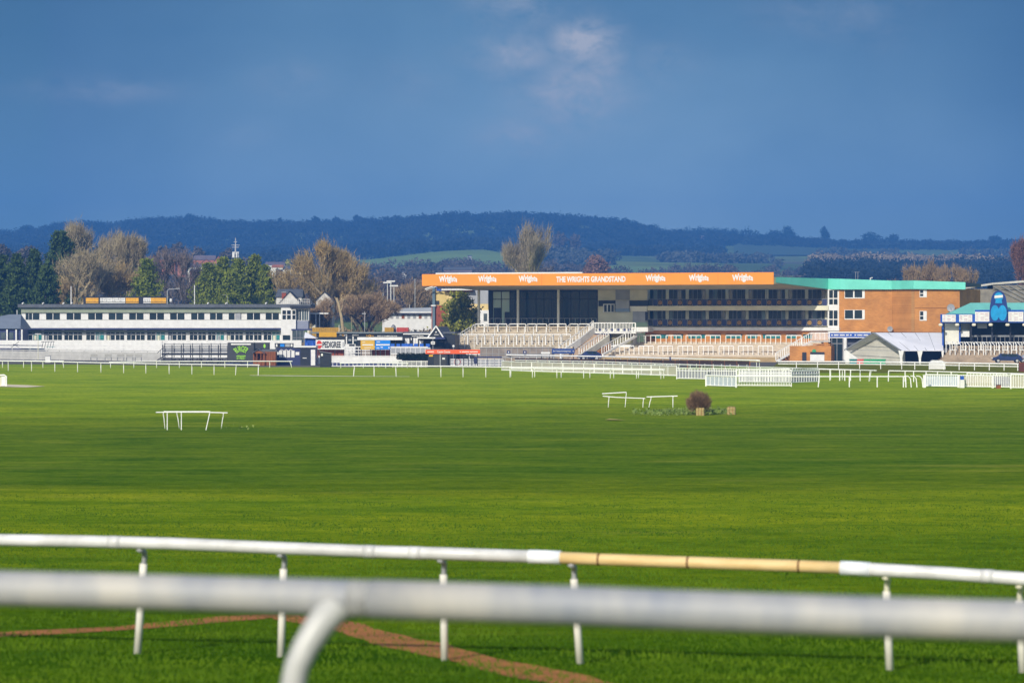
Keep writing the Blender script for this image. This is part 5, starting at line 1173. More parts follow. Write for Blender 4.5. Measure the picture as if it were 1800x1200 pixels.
for a, b, c_, d_ in ((711.5, 719.5, 594.5, 608), (726.5, 734.5, 594, 607.5), (737, 744, 598, 609)):
    q = Bf.part(wr, 'window', WHITE, a, b, c_, d_, -.12, -.06); f_ = MB(); Bf.box(f_, (a+b)/2-.3, (a+b)/2+.2, c_, d_, -.14, -.12); f_.build('glazing_bar', GREY, q)
Bf.part(wr, 'lamp', WHITE, 722, 724, 594, 597.5, -.2, -.06); Bf.part(wr, 'side_canopy', WHITE, 733, 765, 592.5, 595, -2.5, -.3)
k0, k1, k2 = Bf.at(753.5, 592, -1.5), Bf.at(766.5, 574, -1.5), Bf.at(778, 592, -1.5)
MB().extr([(k0[0], k0[1]), (k2[0], k2[1]), (k1[0], k1[1])], -1.45, 2).build('porch_gable', BLKB, wr)
mb = MB(); mb.bar((k0[0]-.1, -1.55, k0[1]-.05), (k1[0], -1.55, k1[1]+.1), .2); mb.bar((k2[0]+.1, -1.55, k2[1]-.05), (k1[0], -1.55, k1[1]+.1), .2); mb.build('barge_board', WHITE, wr)
r1 = Bf.at(786, 574.5, 3); r2 = Bf.at(792, 585.5, 3)
MB().add([(k1[0], -1.4, k1[1]), (r1[0], 4, k1[1]), (r2[0]+.3, 4, k2[1]), (k2[0]+.2, -1.4, k2[1])], [(0, 1, 2, 3)]).build('porch_roof', mat('blue slate', (.13, .15, .19, 1), .6, .15, 2), wr)
text('WEIGHING', WHITE, wr, Bf.x(767, -1.5), Bf.z(767, 588, -1.5), -1.48, width=8*.09, height=1.8*.09, bold=.02); text('\u2022', WHITE, wr, Bf.x(766.5, -1.5), Bf.z(767, 583.5, -1.5), -1.48, width=.25, height=.22, bold=.02, name='badge')
Bf.part(wr, 'dark_canopy', NAVY, 765, 782, 592.5, 596, -2.6, -1.6); Bf.part(wr, 'doorway', BLK, 769, 780, 597, 612, -.3, -.06)
# yellow board on posts
def board(name, label, px0, px1, py0, py1, D, m, cat='sign', posts=(), pm=None, thk=.12, rz=0, base=0):
    s_ = D/FL; q = thing(name, label, cat, gxy((px0+px1)/2, D), rz); q.location.z = base
    w_ = (px1-px0)*s_; z0 = CZ-(py1-HY)*s_-base; z1 = CZ-(py0-HY)*s_-base
    MB().box(-w_/2, w_/2, -thk/2, thk/2, z0, z1).build('board', m, q)
    for p in posts: xx = (p-(px0+px1)/2)*s_; MB().box(xx-.06, xx+.06, thk/2+.01, thk/2+.11, 0, z1).build('post', pm or DARK, q)
    return q, w_, z0, z1, s_
q, w_, z0, z1, s_ = board('yellow_sign', 'plain yellow-orange board above the red and white lettered sign', 561, 591.5, 583.5, 592, 440, mat('amber board', (.62, .33, .015, 1), .6, .1, 1), posts=(570, 585))
q, w_, z0, z1, s_ = board('hoarding', 'large white hoarding reading PEDIGREE with red round emblem', 555, 605.5, 597, 614, 424, WHITE, 'sign', posts=(560, 588.5, 604.5))
text('PEDIGREE', DARK, q, (583-580.25)*s_, (z0+z1)/2, -.07, width=32*s_, height=11*s_, bold=.03)
mb = MB(); 
em = MB().disc(-19*s_, (z0+z1)/2, 5.0*s_, 7.3*s_, -.09, -.06, 20).build('emblem', RED, q); MB().box(-24.3*s_, -13.7*s_, -.12, -.09, (z0+z1)/2-1.1*s_, (z0+z1)/2+.9*s_).build('stripe', WHITE, em)
MB().box(22*s_, 24*s_, -.07, -.06, z0+4*s_, z1-4*s_).build('small_print', MIDG, q)
q, w_, z0, z1, s_ = board('brick_screen', 'dark red boarded panel under the white hoarding', 555, 605, 614.5, 628.5, 425, BRICKR, 'wall', posts=(575, 588.5, 604.5), base=0)
q, w_, z0, z1, s_ = board('yellow_hoarding', 'yellow board with two white lines of lettering left of the blue board', 634, 658.5, 598, 614, 424, mat('mustard board', (.70, .42, .05, 1), .6, .1, 1), posts=(635, 651.5))
mb = MB()
for px, w2, py, h2 in ((637, 5, 600.5, 1), (637, 19, 604.8, 2.2), (640, 12, 610.5, 1)): MB().box((px-646.25)*s_, (px+w2-646.25)*s_, -.08, -.06, z1-(py+h2-598)*s_, z1-(py-598)*s_).build('lettering', WHITE, q)
pass
q, w_, z0, z1, s_ = board('blue_hoarding', 'bright blue board with white lettering right of the yellow board', 659.5, 686, 598, 614, 424, SKYB, posts=(660, 668.5, 685.5))
mb = MB()
for px, w2, py, h2 in ((662, 6, 600.2, 1.2), (661, 24, 604.6, 2.4), (662, 5, 610.5, 1.2), (669, 4, 609.5, 1.5), (683, 1.6, 609.5, 3)): MB().box((px-672.75)*s_, (px+w2-672.75)*s_, -.08, -.06, z1-(py+h2-598)*s_, z1-(py-598)*s_).build('lettering', WHITE, q); pass; mb = MB()
q, w_, z0, z1, s_ = board('brick_screen', 'red brick panel divided by four cream posts below the blue board', 653, 686, 614.8, 628, 426, BRICKR, 'wall', base=0)
for px in (653.5, 661, 669, 677.5, 685.5): MB().box((px-669.5-.5)*s_, (px-669.5+.5)*s_, -.16, -.065, z0, z1).build('cream_post', CREAM, q)
q = thing('booth', 'white square bookmaker booth with dark hatch below the hops building', 'booth', gxy(616, 436)); s_ = 436/FL
MB().box(-9*s_, 9*s_, -.5, 1, 0, CZ-(604.5-HY)*s_).build('body', WHITE, q); MB().box(-2*s_, 7.5*s_, -.56, -.5, CZ-(608-HY)*s_, CZ-(605-HY)*s_).build('hatch', DARK, q)
for px in (608, 612, 620, 624): MB().box((px-616)*s_, (px-616+.5)*s_, -.53, -.5, .2, 2.3).build('panel_line', MIDG, q)
# black lean hut
q = thing('ticket_hut', 'small black hut with sloping roof and white notice standing at the track edge', 'hut', gxy(572, 391)); s_ = 391/FL
MB().extr([(-9.5*s_, 0), (9.5*s_, 0), (9.5*s_, 24.3*s_), (-9.5*s_, 27*s_)], 0, 1.8).build('body', DARK, q); MB().add([(-11*s_, -.2, 27.4*s_), (11*s_, -.2, 24.2*s_), (11*s_, 2, 24.2*s_), (-11*s_, 2, 27.4*s_)]+[(-11*s_, -.2, 28.2*s_), (11*s_, -.2, 25*s_), (11*s_, 2, 25*s_), (-11*s_, 2, 28.2*s_)], [(0, 1, 2, 3), (7, 6, 5, 4), (0, 4, 5, 1), (1, 5, 6, 2), (2, 6, 7, 3), (3, 7, 4, 0)]).build('roof', GREY, q); MB().box(-7.5*s_, -4.5*s_, -.03, 0, 20*s_, 24*s_).build('notice', WHITE, q)
# rows of white fencing between the boards and the track
fence('rail_fence', 'white three-bar fence behind the booth in front of the black bar', 'fence', gxy(606, 434), gxy(752, 430), 0, 2.55, 12, [(1.5, 1.6), (1.95, 2.05), (2.42, 2.55)], WHITE)
fence('rail_fence', 'white fence with pale infill along the terrace left of the kiosk', 'fence', gxy(560, 416), gxy(752, 414), 0, 1.35, 16, [(.2, .28), (1.25, 1.35)], WHITE, infill=(.3, 1.2, WHITE))
fence('rail_fence', 'low white fence with navy shadow painted in its gaps beside the black hut', 'fence', gxy(578, 398), gxy(706, 397), 0, .98, 18, [(.82, .98), (.0, .12)], WHITE, infill=(.12, .55, NAVY))  # navy infill paints the shadow between the fence bars
fence('picket_fence', 'white picket fence in front of the dark hedge left of the kiosk', 'fence', gxy(690, 389), gxy(757, 388.5), 0, .95, 8, [(.1, .2), (.8, .9)], WHITE, pick=34)
fence('rail_fence', 'white steel guard rail under the blue chairs right of the boards', 'fence', gxy(687, 430), gxy(756, 429), 0, 2.4, 8, [(1.35, 1.5), (2.3, 2.4)], WHITE, infill=(1.55, 2.25, MIDG))
fence('balustrade', 'grey panelled balustrade below the left grandstand terrace', 'fence', gxy(844, 424), gxy(975, 428), 0, 2.5, 12, [(.9, 1.1), (1.45, 1.52), (2.4, 2.5)], mat('grey steel fence', (.42, .42, .42, 1), .6), infill=(1.1, 2.4, STEP))
q = thing('hedge', 'dark low clipped hedge behind the white picket fence', 'hedge', gxy(728, 398)); s_ = 398/FL; cen = [(xx, 0, 1.35) for xx in np.linspace(-27*s_, 28*s_, 16)]; crowns('foliage', cen, [(.32, .4, .52)]*16, 260, .14, foliage('hedge leaf', (.02, .04, .02, 1), (.008, .016, .012, 1), 2), q, shell=.6); MB().box(-27*s_, 28*s_, -.2, .2, 0, 1.7).build('stems', BLK, q)
CH = mat('blue chair', (.02, .12, .50, 1), .5, .1, 1)
for k, px in enumerate((690, 700, 709, 716, 722, 731, 741, 752)):
    q = thing('chair', '%s bright blue chair from the left behind the white rail by the weighing room' % ordn(k), 'chair', gxy(px, 436), 0, 'blue chairs outside the weighing room'); q.location.z = 2.0
    MB().box(-.3, .3, -.25, .25, .42, .48).build('seat', CH, q); MB().box(-.3, .3, .22, .27, .48, .95).build('backrest', CH, q)
    for sx, sy in ((-.27, -.22), (.27, -.22), (-.27, .22), (.27, .22)): MB().bar((sx, sy, 0), (sx, sy, .43), .04).build('leg', GREY, q)
q = thing('terrace', 'low raised terrace with pale edge carrying the blue chairs', 'terrace', gxy(680, 440)); MB().box(-7.5, 9.5, -3, 8, 0, 2.0).build('slab', STEP, q)
q = thing('signpost', 'white square sign on a thin post right of the blue chairs', 'sign', gxy(761, 428)); s_ = 428/FL; MB().bar((0, 0, 0), (0, 0, 4), .07).build('post', MIDG, q); MB().box(-3.5*s_, 3.5*s_, -.06, 0, CZ-(605-HY)*s_, CZ-(600-HY)*s_).build('board', WHITE, q); MB().box(-2.5*s_, 2.5*s_, -.08, -.06, CZ-(603-HY)*s_, CZ-(602-HY)*s_).build('mark', DARK, q)
# left stairs railing of the grandstand terrace
q = thing('stair_railing', 'long sloping white handrail climbing the left end of the grandstand terrace', 'railing', G.o, G.th)
Pp = []
for px, py, of in ((768, 611, -2.2), (800, 591, 3.4), (834, 570, 9.4)): x_, z_ = G.at(px, py, of); Pp.append((x_, of, z_))
mb = MB()
for a_, b_ in zip(Pp[:-1], Pp[1:]):
    a_, b_ = Vector(a_), Vector(b_); mb.bar(a_, b_, .11); mb.bar(a_-Vector((0, 0, .5)), b_-Vector((0, 0, .5)), .08); mb.bar(a_+Vector((.5, 0, -1.2)), b_+Vector((.5, 0, -1.2)), .34)
    for k in range(9): c_ = a_.lerp(b_, k/8); mb.bar(c_, c_-Vector((0, 0, 1.2)), .07)
mb.build('railing', RAILW, q)
# kiosk with orange-red banner
kq = thing('kiosk', 'dark entrance kiosk under a long orange-red banner with white lettering', 'kiosk', gxy(797, 388)); s_ = 388/FL
def kx(p): return (p-797)*s_
def kz(p): return CZ-(p-HY)*s_
bn = MB().box(kx(748), kx(844), -.15, .1, kz(621.8), kz(614.2)).build('banner', ORED, kq)
text('Centre Course', WHITE, bn, kx(780), kz(618), -.17, width=23*s_, height=4.2*s_, bold=.02)
mb = MB()
for px, w2 in ((751, 12), (808, 2.4), (812, 13), (826, 14)): mb.box(kx(px), kx(px+w2), -.17, -.15, kz(618.8), kz(617.4))
mb.build('small_print', WHITE, bn)
MB().box(kx(763), kx(785), 0, 2, 0, kz(622)).build('body', mat('kiosk dark grey', (.05, .05, .055, 1), .6, .2, 1), kq); MB().box(kx(752), kx(762.8), .2, 2, 0, kz(623)).build('side_unit', DARK, kq); MB().box(kx(754), kx(761), .1, .2, kz(626.5), kz(623)).build('amber_sign', YEL, kq); MB().box(kx(777.5), kx(782), -.03, 0, kz(631.5), kz(628.5)).build('notice', WHITE, kq)
MB().box(kx(773), kx(774.6), -.1, 0, 0, kz(622)).build('pale_post', MIDG, kq)
for px in (787, 791, 801, 815, 823, 829.5, 839): MB().box(kx(px-.8), kx(px+.8), -.05, .1, 0, kz(622)).build('post', DARK, kq)
MB().box(kx(785.5), kx(790), .3, .5, 0, kz(622)).build('panel', DARK, kq); rg = MB(); 
for k in range(16):
    a0, a1 = 6.2832*k/16, 6.2832*(k+1)/16; rg.bar((kx(804)+5.5*s_*math.cos(a0), .5, kz(636)+5.5*s_*math.sin(a0)), (kx(804)+5.5*s_*math.cos(a1), .5, kz(636)+5.5*s_*math.sin(a1)), .07)
rg.build('wheel_ring', mat('maroon paint', (.35, .04, .05, 1), .5), kq)
for px in (808, 835, 856, 869, 880): MB().box(kx(px), kx(px+.7), 2.1, 2.2, 0, kz(627)).build('turnstile_post', NAVY, kq)
mb = MB().disc(kx(836), kz(633), 4*s_, 7*s_, .4, .7, 12); mb.build('drum', NAVY, kq); MB().box(kx(838), kx(882), 2.0, 2.1, kz(629), kz(626.5)).build('beam', NAVY, kq)
fence('rail_fence', 'white tubular queue fence seen through the turnstiles beneath the orange-red banner', 'fence', gxy(790, 396), gxy(885, 394), 0, 1.1, 12, [(.2, .3), (.6, .68), (1.0, 1.1)], WHITE, infill=(.3, 1.0, MIDG))
for k, (px, D, py) in enumerate(((797, 424, 607), (868, 428, 607))):
    s_ = D/FL; q = thing('pole_sign', ['thin pole with small round white sign in front of the left terrace steps', 'thin plain pole standing before the lower left terrace steps'][k], 'sign', gxy(px, D)); MB().bar((0, 0, 0), (0, 0, CZ-(py-HY)*s_), .05).build('pole', MIDG, q)
    if k == 0: MB().disc(0, CZ-(608-HY)*s_, .17, .17, -.06, -.03, 12).build('disc', WHITE, q)
q, w_, z0, z1, s_ = board('banner_sign', 'navy banner with white lettering fixed to the balustrade at the foot of the central stairs', 970, 1010, 612.5, 621.5, 424, mat('navy banner', (.03, .07, .24, 1), .5, .1, 1), posts=(972, 1008))
text('Bet Totepool betting shops', WHITE, q, -2*s_, (z0+z1)/2-.02, -.07, width=31*s_, height=3.0*s_, bold=.015); MB().box(17*s_, 17.8*s_, -.08, -.06, z0+3*s_, z1-3*s_).build('mark', WHITE, q)
for k, px in enumerate((894, 922.5)):
    q, w_, z0, z1, s_ = board('notice_board', ['left small navy square notice with white mark on the grey balustrade', 'right small navy square notice with white mark on the grey balustrade'][k], px-3, px+3, 616, 621.5, 422, NAVY); MB().disc(0, (z0+z1)/2, .1, .12, -.08, -.06, 8).build('mark', WHITE, q)
q, w_, z0, z1, s_ = board('notice_board', 'white rectangular board left of the navy banner', 951, 967, 618.5, 622, 422, WHITE, posts=(952, 966))

# cars ------------------------------------------------------------
def car(label, loc, rz, cbody, L_=4.2, h=1.45, group=None):
    q = thing('parked_car', label, 'car', loc, rz, group); w_ = .85; a = L_/2
    prof = [(-a, .35), (-a+.05, .75), (-a+.75, .92), (-a+1.25, 1.36), (-a+2.6, h), (a-.75, 1.3), (a-.15, .95), (a, .6), (a-.02, .32)]
    mb = MB(); n = len(prof); vs = []
    for yy, k in ((-w_, 1), (-w_*.98, 1), (w_*.98, 1), (w_, 1)):
        pass
    for side in (-1, 1):
        for x_, z_ in prof: vs.append((x_, side*(w_ if z_ < 1 else w_*.82), z_))
    mb.add(vs, [tuple(range(n)), tuple(range(2*n-1, n-1, -1))]+[(i, (i+1) % n, (i+1) % n+n, i+n) for i in range(n)]); b_ = mb.build('body', cbody, q)
    for side in (-1, 1):
        y_ = side*(w_*.9)
        for xa, xb, xc_, xd_ in ((-a+1.05, -a+1.35, -a+2.1, -a+2.1), (-a+2.2, -a+2.2, a-1.0, a-.6)):
            vs = [(xa, side*w_*.965, .95), (xb, side*w_*.86, 1.28), (xc_, side*w_*.86, 1.32), (xd_, side*w_*.965, .95)]
            MB().add(vs+[(x, y-side*.02, z) for x, y, z in vs], [(0, 1, 2, 3), (7, 6, 5, 4)]+[(i, (i+1) % 4, (i+1) % 4+4, i+4) for i in range(4)]).build('window', GLASS, q)
    for sx in (-a+.8, a-.8):
        for sy in (-1, 1):
            wh = MB().tube([(sx, sy*(w_-.12), .31), (sx, sy*(w_+.03), .31)], .31, 14).build('wheel', BLK, q); MB().tube([(sx, sy*(w_+.03), .31), (sx, sy*(w_+.04), .31)], .19, 10).build('rim', GAL, wh)
    for sy in (-.6, .6): MB().box(-a-.02, -a+.08, sy-.14, sy+.14, .62, .76).build('headlight', WHITE, q)
    MB().box(a-.06, a+.02, -.7, .7, .68, .78).build('tail_light', RED, q); return q
NB = mat('navy car paint', (.02, .035, .12, 1), .25, .1, 2, spec=.6)
q = car('dark blue car with red stripe parked at the foot of the central stairs', gxy(1036, 424), R(6), NB, 3.6, 1.35); q.location.z = .55
for o_ in [x for x in col.objects if x.parent is q and x.name.startswith('body')]: pass
MB().box(-.9, .7, -.90, -.86, .60, .70).build('stripe', RED, q)
car('navy blue car parked in front of the blue stand at the right edge', (S.o.x+.3, 411, .35), R(-4), mat('blue car paint', (.012, .028, .10, 1), .25, .1, 2, spec=.6), 4.3, 1.25)
car('pale silver car parked right behind the navy car at the right edge', (S.o.x+4.3, 414, .35), R(-4), mat('silver car paint', (.35, .38, .45, 1), .3, .1, 2, spec=.6), 4.1, 1.3)

# things behind ------------------------------------------------------------
def house(label, px0, px1, py_eave, py_ridge, py_base, D, wall, roof, gable=False, group=None, win=True, name='house', hip=0, zb=None):
    s_ = D/FL; X0, X1 = (px0-900)*s_, (px1-900)*s_; zb = (CZ-(py_base-HY)*s_) if zb is None else zb; q = thing(name, label, 'house', ((X0+X1)/2, D, zb), group=group)
    w_ = (X1-X0)/2; ze = CZ-(py_eave-HY)*s_-zb; zr_ = CZ-(py_ridge-HY)*s_-zb; dp = 7
    MB().box(-w_, w_, 0, dp, -3, ze).build('wall', wall, q)
    if gable:
        MB().extr([(-w_, ze-.01), (w_, ze-.01), (0, zr_)], 0, dp).build('gable', wall, q)
        for s2 in (-1, 1): MB().add([(s2*(w_+.25), -.3, ze-.2), (0, -.3, zr_+.1), (0, dp, zr_+.1), (s2*(w_+.25), dp, ze-.2)], [(0, 1, 2, 3)]).build('roof', roof, q)
    else: MB().add([(-w_-.3, -.3, ze), (w_+.3, -.3, ze), (w_+.3, dp, ze), (-w_-.3, dp, ze), (-w_+hip*w_, dp/2, zr_), (w_-hip*w_, dp/2, zr_)], [(0, 1, 5, 4), (2, 3, 4, 5), (1, 2, 5), (3, 0, 4), (3, 2, 1, 0)]).build('roof', roof, q)
    if win:
        n = max(1, int(w_*2/3))
        for k in range(n):
            xx = -w_+(k+.5)*2*w_/n; wn = MB().box(xx-.45, xx+.45, -.05, -.01, ze*.45, ze*.8).build('window', GLASSB, q)
    return q
PB = mat('pinkish brick far', (.42, .17, .11, 1), .9, .2, .3); RT = mat('terracotta roof', (.42, .15, .08, 1), .9, .2, .3); PT = mat('purple-grey tiles', (.17, .14, .17, 1), .9, .2, .3)
gh_ = 'distant brick houses beyond the conifers'
house('brick end gable house at the left of the distant houses', 262, 276, 462, 449, 476, 1180, PB, RT, True, gh_)
house('dark grey roofed house left of the long brick terrace', 280, 308, 456, 448, 470, 1200, PB, ROOFG, group=gh_)
house('long red brick house with purple roof left of the phone mast', 340, 378, 457, 448.5, 476, 1200, PB, PT, group=gh_)
house('bright brick gable house right of the long brick house', 376, 391, 460, 450, 476, 1190, PB, RT, True, gh_)
house('small terracotta roofed house in front of the long brick house', 352, 372, 463, 456, 478, 1150, PB, RT, True, gh_)
house('low wide grey-roofed building below the brick houses', 330, 388, 470, 463.5, 482, 1120, PALE, PT, group=gh_)
house('orange brick building low in the trees below the long grey roof', 334, 352, 476, 472, 486, 1100, PB, PT, group=gh_)
house('purple roofed house behind the right side of the conifer clump', 466, 500, 466, 460, 480, 1180, PALE, PT, group=gh_)
house('pale low house left of the golden willow', 485, 512, 474, 467, 486, 1120, PALE, ROOFG, group=gh_)
house('pale bungalow with brown roof in the gap left of the yellow tree', 478, 497, 470, 465, 478, 1120, PALE, RT, group=gh_)
house('tiny terracotta house between the pointed conifer and the dark-roofed house', 312, 326, 464, 458, 474, 1170, PB, RT, group=gh_)
house('small brown-roofed house below the yellow tree', 525, 545, 462, 457, 470, 1250, PALE, PT, group=gh_)
house('orange-roofed house half hidden above the tallest tan tree trunk', 176, 192, 454, 449, 462, 1150, PB, RT, group=gh_)
gw = 'grey distant sheds and roofs'
house('long grey-roofed barn among the trees left of the orange board', 780, 830, 474, 469, 482, 1350, PT, ROOFG, group=gw, win=False)
house('small white cottage on the slope above the orange board', 636, 642, 476, 473, 480, 1300, WHITE, ROOFG, group=gw, win=False)
house('pair of white cottages low on the slope behind the lamp posts', 705, 714, 479, 476, 482, 1300, WHITE, ROOFG, group=gw, win=False)
house('tiny white farmhouse at the left tip of the green hill field', 822, 829, 450, 448.5, 452, 1950, MIDG, ROOFG, group=gw, win=False)
house('long white farm roof on the ridge right of the wooded hill', 1206, 1238, 415.5, 414.3, 419, 3300, PT, mat('pale roof', (.30, .30, .32, 1), .7), group=gw, win=False)
house('white house standing in the blue woods above the orange board', 1266, 1270, 422, 420.5, 424, 3250, MIDG, ROOFG, group=gw, win=False)
gg = 'white gabled houses beside the press tower'
GW = mat('weathered white gable', (.62, .60, .56, 1), .8, .25, .8)
house('white gabled house front left of the lamp post above the press tower', 492, 526, 531, 513, 545, 532, GW, ROOFG, True, gg, zb=0, win=False)
house('smaller white gable seen through the willow branches', 556, 584, 527, 513.5, 545, 535, GW, ROOFG, True, gg, zb=0, win=False)
house('grey slate roof with brick chimney behind the left white gable', 486, 530, 522, 507.5, 545, 541, GW, ROOFG, False, gg, zb=0, win=False)
q = thing('chimney', 'brick chimney stack on the slate roof behind the white gable', 'chimney', ((500-900)*.108, 539, CZ+4.4)); MB().box(-.4, .4, -.4, .4, 0, 1.6).build('stack', BRICKR, q); MB().box(-.48, .48, -.48, .48, 1.6, 1.8).build('cap', GREY, q)
house('brown-tiled house roof just right of the press tower', 540, 575, 549, 535, 560, 560, PALE, mat('brown tiles', (.20, .17, .13, 1), .9, .2, .6), False, gg, zb=0, win=False, hip=.3)
q = thing('carport', 'white flat-roofed carport frame behind the black bar building', 'shelter', gxy(561, 520)); s_ = 520/FL
MB().box(-16*s_, 16*s_, 0, 3, CZ-(552-HY)*s_, CZ-(549.5-HY)*s_).build('roof', WHITE, q)
for px in (554.5, 561): MB().box((px-561)*s_, (px-561+1.5)*s_, 0, .1, 0, CZ-(552-HY)*s_).build('post', WHITE, q)
# white pavilion
Wp = Frame(715, 540, 0); wv_ = Wp.thing('clubhouse', 'low white clubhouse with shallow grey roof behind the bare scrub', 'building')
Wp.part(wv_, 'wall', WHITE, 672, 765, 552, 640, 0, 8); Wp.part(wv_, 'fascia', WHITE, 664, 766, 547.5, 550, -.9, 0); Wp.part(wv_, 'fascia_line', NAVY, 664, 766, 550.1, 551.5, -.8, 0)
a, b, c_, d_ = Wp.at(664, 547.5, -.9), Wp.at(766, 547.5, -.9), Wp.at(766, 540, 4), Wp.at(708, 541.5, 4); MB().add([(a[0], -.9, a[1]), (b[0], -.9, b[1]), (c_[0], 4, c_[1]), (d_[0], 4, d_[1])], [(0, 1, 2, 3)]).build('roof', mat('pale grey roof', (.50, .51, .50, 1), .7, .15, .6), wv_)
for k in range(9): Wp.part(wv_, 'window', MIDG if k % 3 else WOOD, 676+10*k, 681+10*k, 553.5, 560, -.06, -.01)
# brick and cream hall with blue eaves (left of grandstand)
Rb = Frame(800, 492, -14); rbt = Rb.thing('leisure_hall', 'red brick and cream clad hall with white overhanging eaves beside the conifer', 'building')
Rb.part(rbt, 'brick_wall', BRICKR, 758.5, 786, 537, 640, 0, 8); Rb.part(rbt, 'clad_wall', mat('cream cladding', (.62, .47, .18, 1), .7, .1, .6), 765, 785, 512, 537, -.0, 8); Rb.part(rbt, 'wall', mat('cream render bright', (.72, .55, .24, 1), .7, .1, .6), 785, 819, 513, 640, 0, 8); Rb.part(rbt, 'grey_wall', MIDG, 819, 858, 510, 534, 0, 8); Rb.part(rbt, 'cream_wall', mat('cream render bright', (.72, .55, .24, 1)), 819, 858, 534, 545, 0, 8); Rb.part(rbt, 'white_wall', WHITE, 840, 859, 545, 580, -.1, 8)
Rb.part(rbt, 'window', GLASSB, 850, 856, 551, 564, -.2, -.1); Rb.part(rbt, 'louvre', DARK, 766, 772, 528.5, 535.5, -.1, -.01)
a, b, c_, d_ = Rb.at(748, 508.5, -2.4), Rb.at(772, 502.5, -2.4), Rb.at(832, 509, -1.5), Rb.at(776, 508.5, -2.4)
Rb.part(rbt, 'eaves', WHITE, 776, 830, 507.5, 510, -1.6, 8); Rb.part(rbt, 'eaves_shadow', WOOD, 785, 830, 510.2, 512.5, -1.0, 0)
mb = MB(); p, q_ = Rb.at(747, 508, -2), Rb.at(762, 503, -2); mb.bar((p[0], -2, p[1]), (q_[0], -2, q_[1]), .16); p, q_ = Rb.at(749, 510, -1.8), Rb.at(768, 503, -1.8); mb.bar((p[0], -1.8, p[1]), (q_[0], -1.8, q_[1]), .12); mb.build('barge_board', WHITE, rbt)
p = Rb.at(772, 503.5, -1); MB().extr([(Rb.x(766, -1), Rb.z(766, 504, -1)), (Rb.x(778, -1), Rb.z(778, 511, -1)), (Rb.x(768.5, -1), Rb.z(768, 511, -1))], -1.1, -1).build('blue_panel', BLUE, rbt)
Rb.part(rbt, 'steel_column', mat('blue-grey column', (.10, .16, .20, 1), .5), 760, 764.5, 505, 580, -.5, -.1); Rb.part(rbt, 'white_cap', WHITE, 757.5, 766, 536, 538, -.6, -.1)
# containers
for px0, px1, m_, lab in ((549, 568, 'y', 'left yellow shipping container behind the black bar'), (569, 596, 'y', 'second yellow shipping container behind the black bar'), (676, 691, 'y', 'short yellow container left of the red one'), (697, 718, 'r', 'red shipping container behind the weighing room')):
    D = 495; s_ = D/FL; q = thing('container', lab, 'container', gxy((px0+px1)/2, D), 0, 'shipping containers'); mm_ = mat('container yellow', (.45, .26, .03, 1), .6, .2, 1) if m_ == 'y' else mat('container red', (.50, .07, .05, 1), .6, .2, 1)
    w_ = (px1-px0)/2*s_; z1 = CZ-(575.5-HY)*s_; MB().box(-w_, w_, 0, 2.4, 2.6, z1).build('shell', mm_, q); mb = MB()
    for xx in np.arange(-w_+.15, w_, .42): mb.box(xx, xx+.16, -.06, 0, 2.7, z1-.1)
    mb.build('ribs', mm_, q); MB().box(-w_, w_, 0, 2.4, 0, 2.59).build('lower_shell', mm_, q)
q = thing('tank', 'dark domed tank between the short yellow and red containers', 'tank', gxy(691.5, 498)); MB().tube([(0, 0, 0), (0, 0, 5), (0, 0, 5.6), (0, 0, 5.9)], [.5, .5, .38, .1], 12).build('shell', GREY, q); MB().tube([(0, 0, 4.6), (0, 0, 4.75)], .53, 12).build('band', MIDG, q)
# lamp posts
LG = 'car park lamp posts'
pole('lamp_post', 'tall white floodlight post rising in front of the large willow', 'lamp post', 599, 494, 600, 560, .09, GAL, head='flood', group=LG, base_z=0)
pole('lamp_post', 'leftmost of three tall white lamp posts standing together', 'lamp post', 681, 497, 600, 580, .09, WHITE, head='flood', group=LG, base_z=0)
pole('lamp_post', 'tallest and thickest of three white lamp posts standing together', 'lamp post', 687, 494.5, 600, 575, .13, WHITE, head='flood', group=LG, base_z=0)
pole('lamp_post', 'rightmost of three tall white lamp posts standing together', 'lamp post', 692.5, 502.5, 600, 585, .09, WHITE, head='flood', group=LG, base_z=0)
pole('lamp_post', 'dark-headed grey lamp post alone between the three white ones and the orange board', 'lamp post', 729.5, 488, 600, 600, .09, GAL, head='twin', group=LG, base_z=0)
pole('lamp_post', 'thin grey lamp post just left of the three white ones', 'lamp post', 673.5, 509, 600, 590, .08, GAL, head='twin', group=LG, base_z=0)
pole('lamp_post', 'grey lamp post with small head right above the press tower railing', 'lamp post', 548, 506.5, 600, 560, .12, GAL, arm=.5, head='lamp', group=LG, base_z=0)
pole('street_lamp', 'black drooping-arm lamp silhouetted against the brown scrub trees', 'street lamp', 622.5, 551.5, 590, 480, .06, DARK, arm=1.7, head='lamp', base_z=0)
for k, (px, y0, D) in enumerate(((618, 556, 470), (596, 571, 456), (569, 538, 500), (720, 535, 560), (641, 547, 500), (553.5, 519, 560))):
    pole('pole', ['thin brown pole left of the drooping-arm lamp', 'short white pole at the left end of the bar roof', 'thin dark pole above the yellow container', 'thin white pole in front of the white clubhouse', 'thin pale pole right of the drooping-arm lamp', 'short thick pale post right of the press tower railing'][k], 'pole', px, y0, 600, D, .06, [TWIGT, WHITE, DARK, WHITE, GAL, WHITE][k], base_z=0, group='thin poles behind the bar')
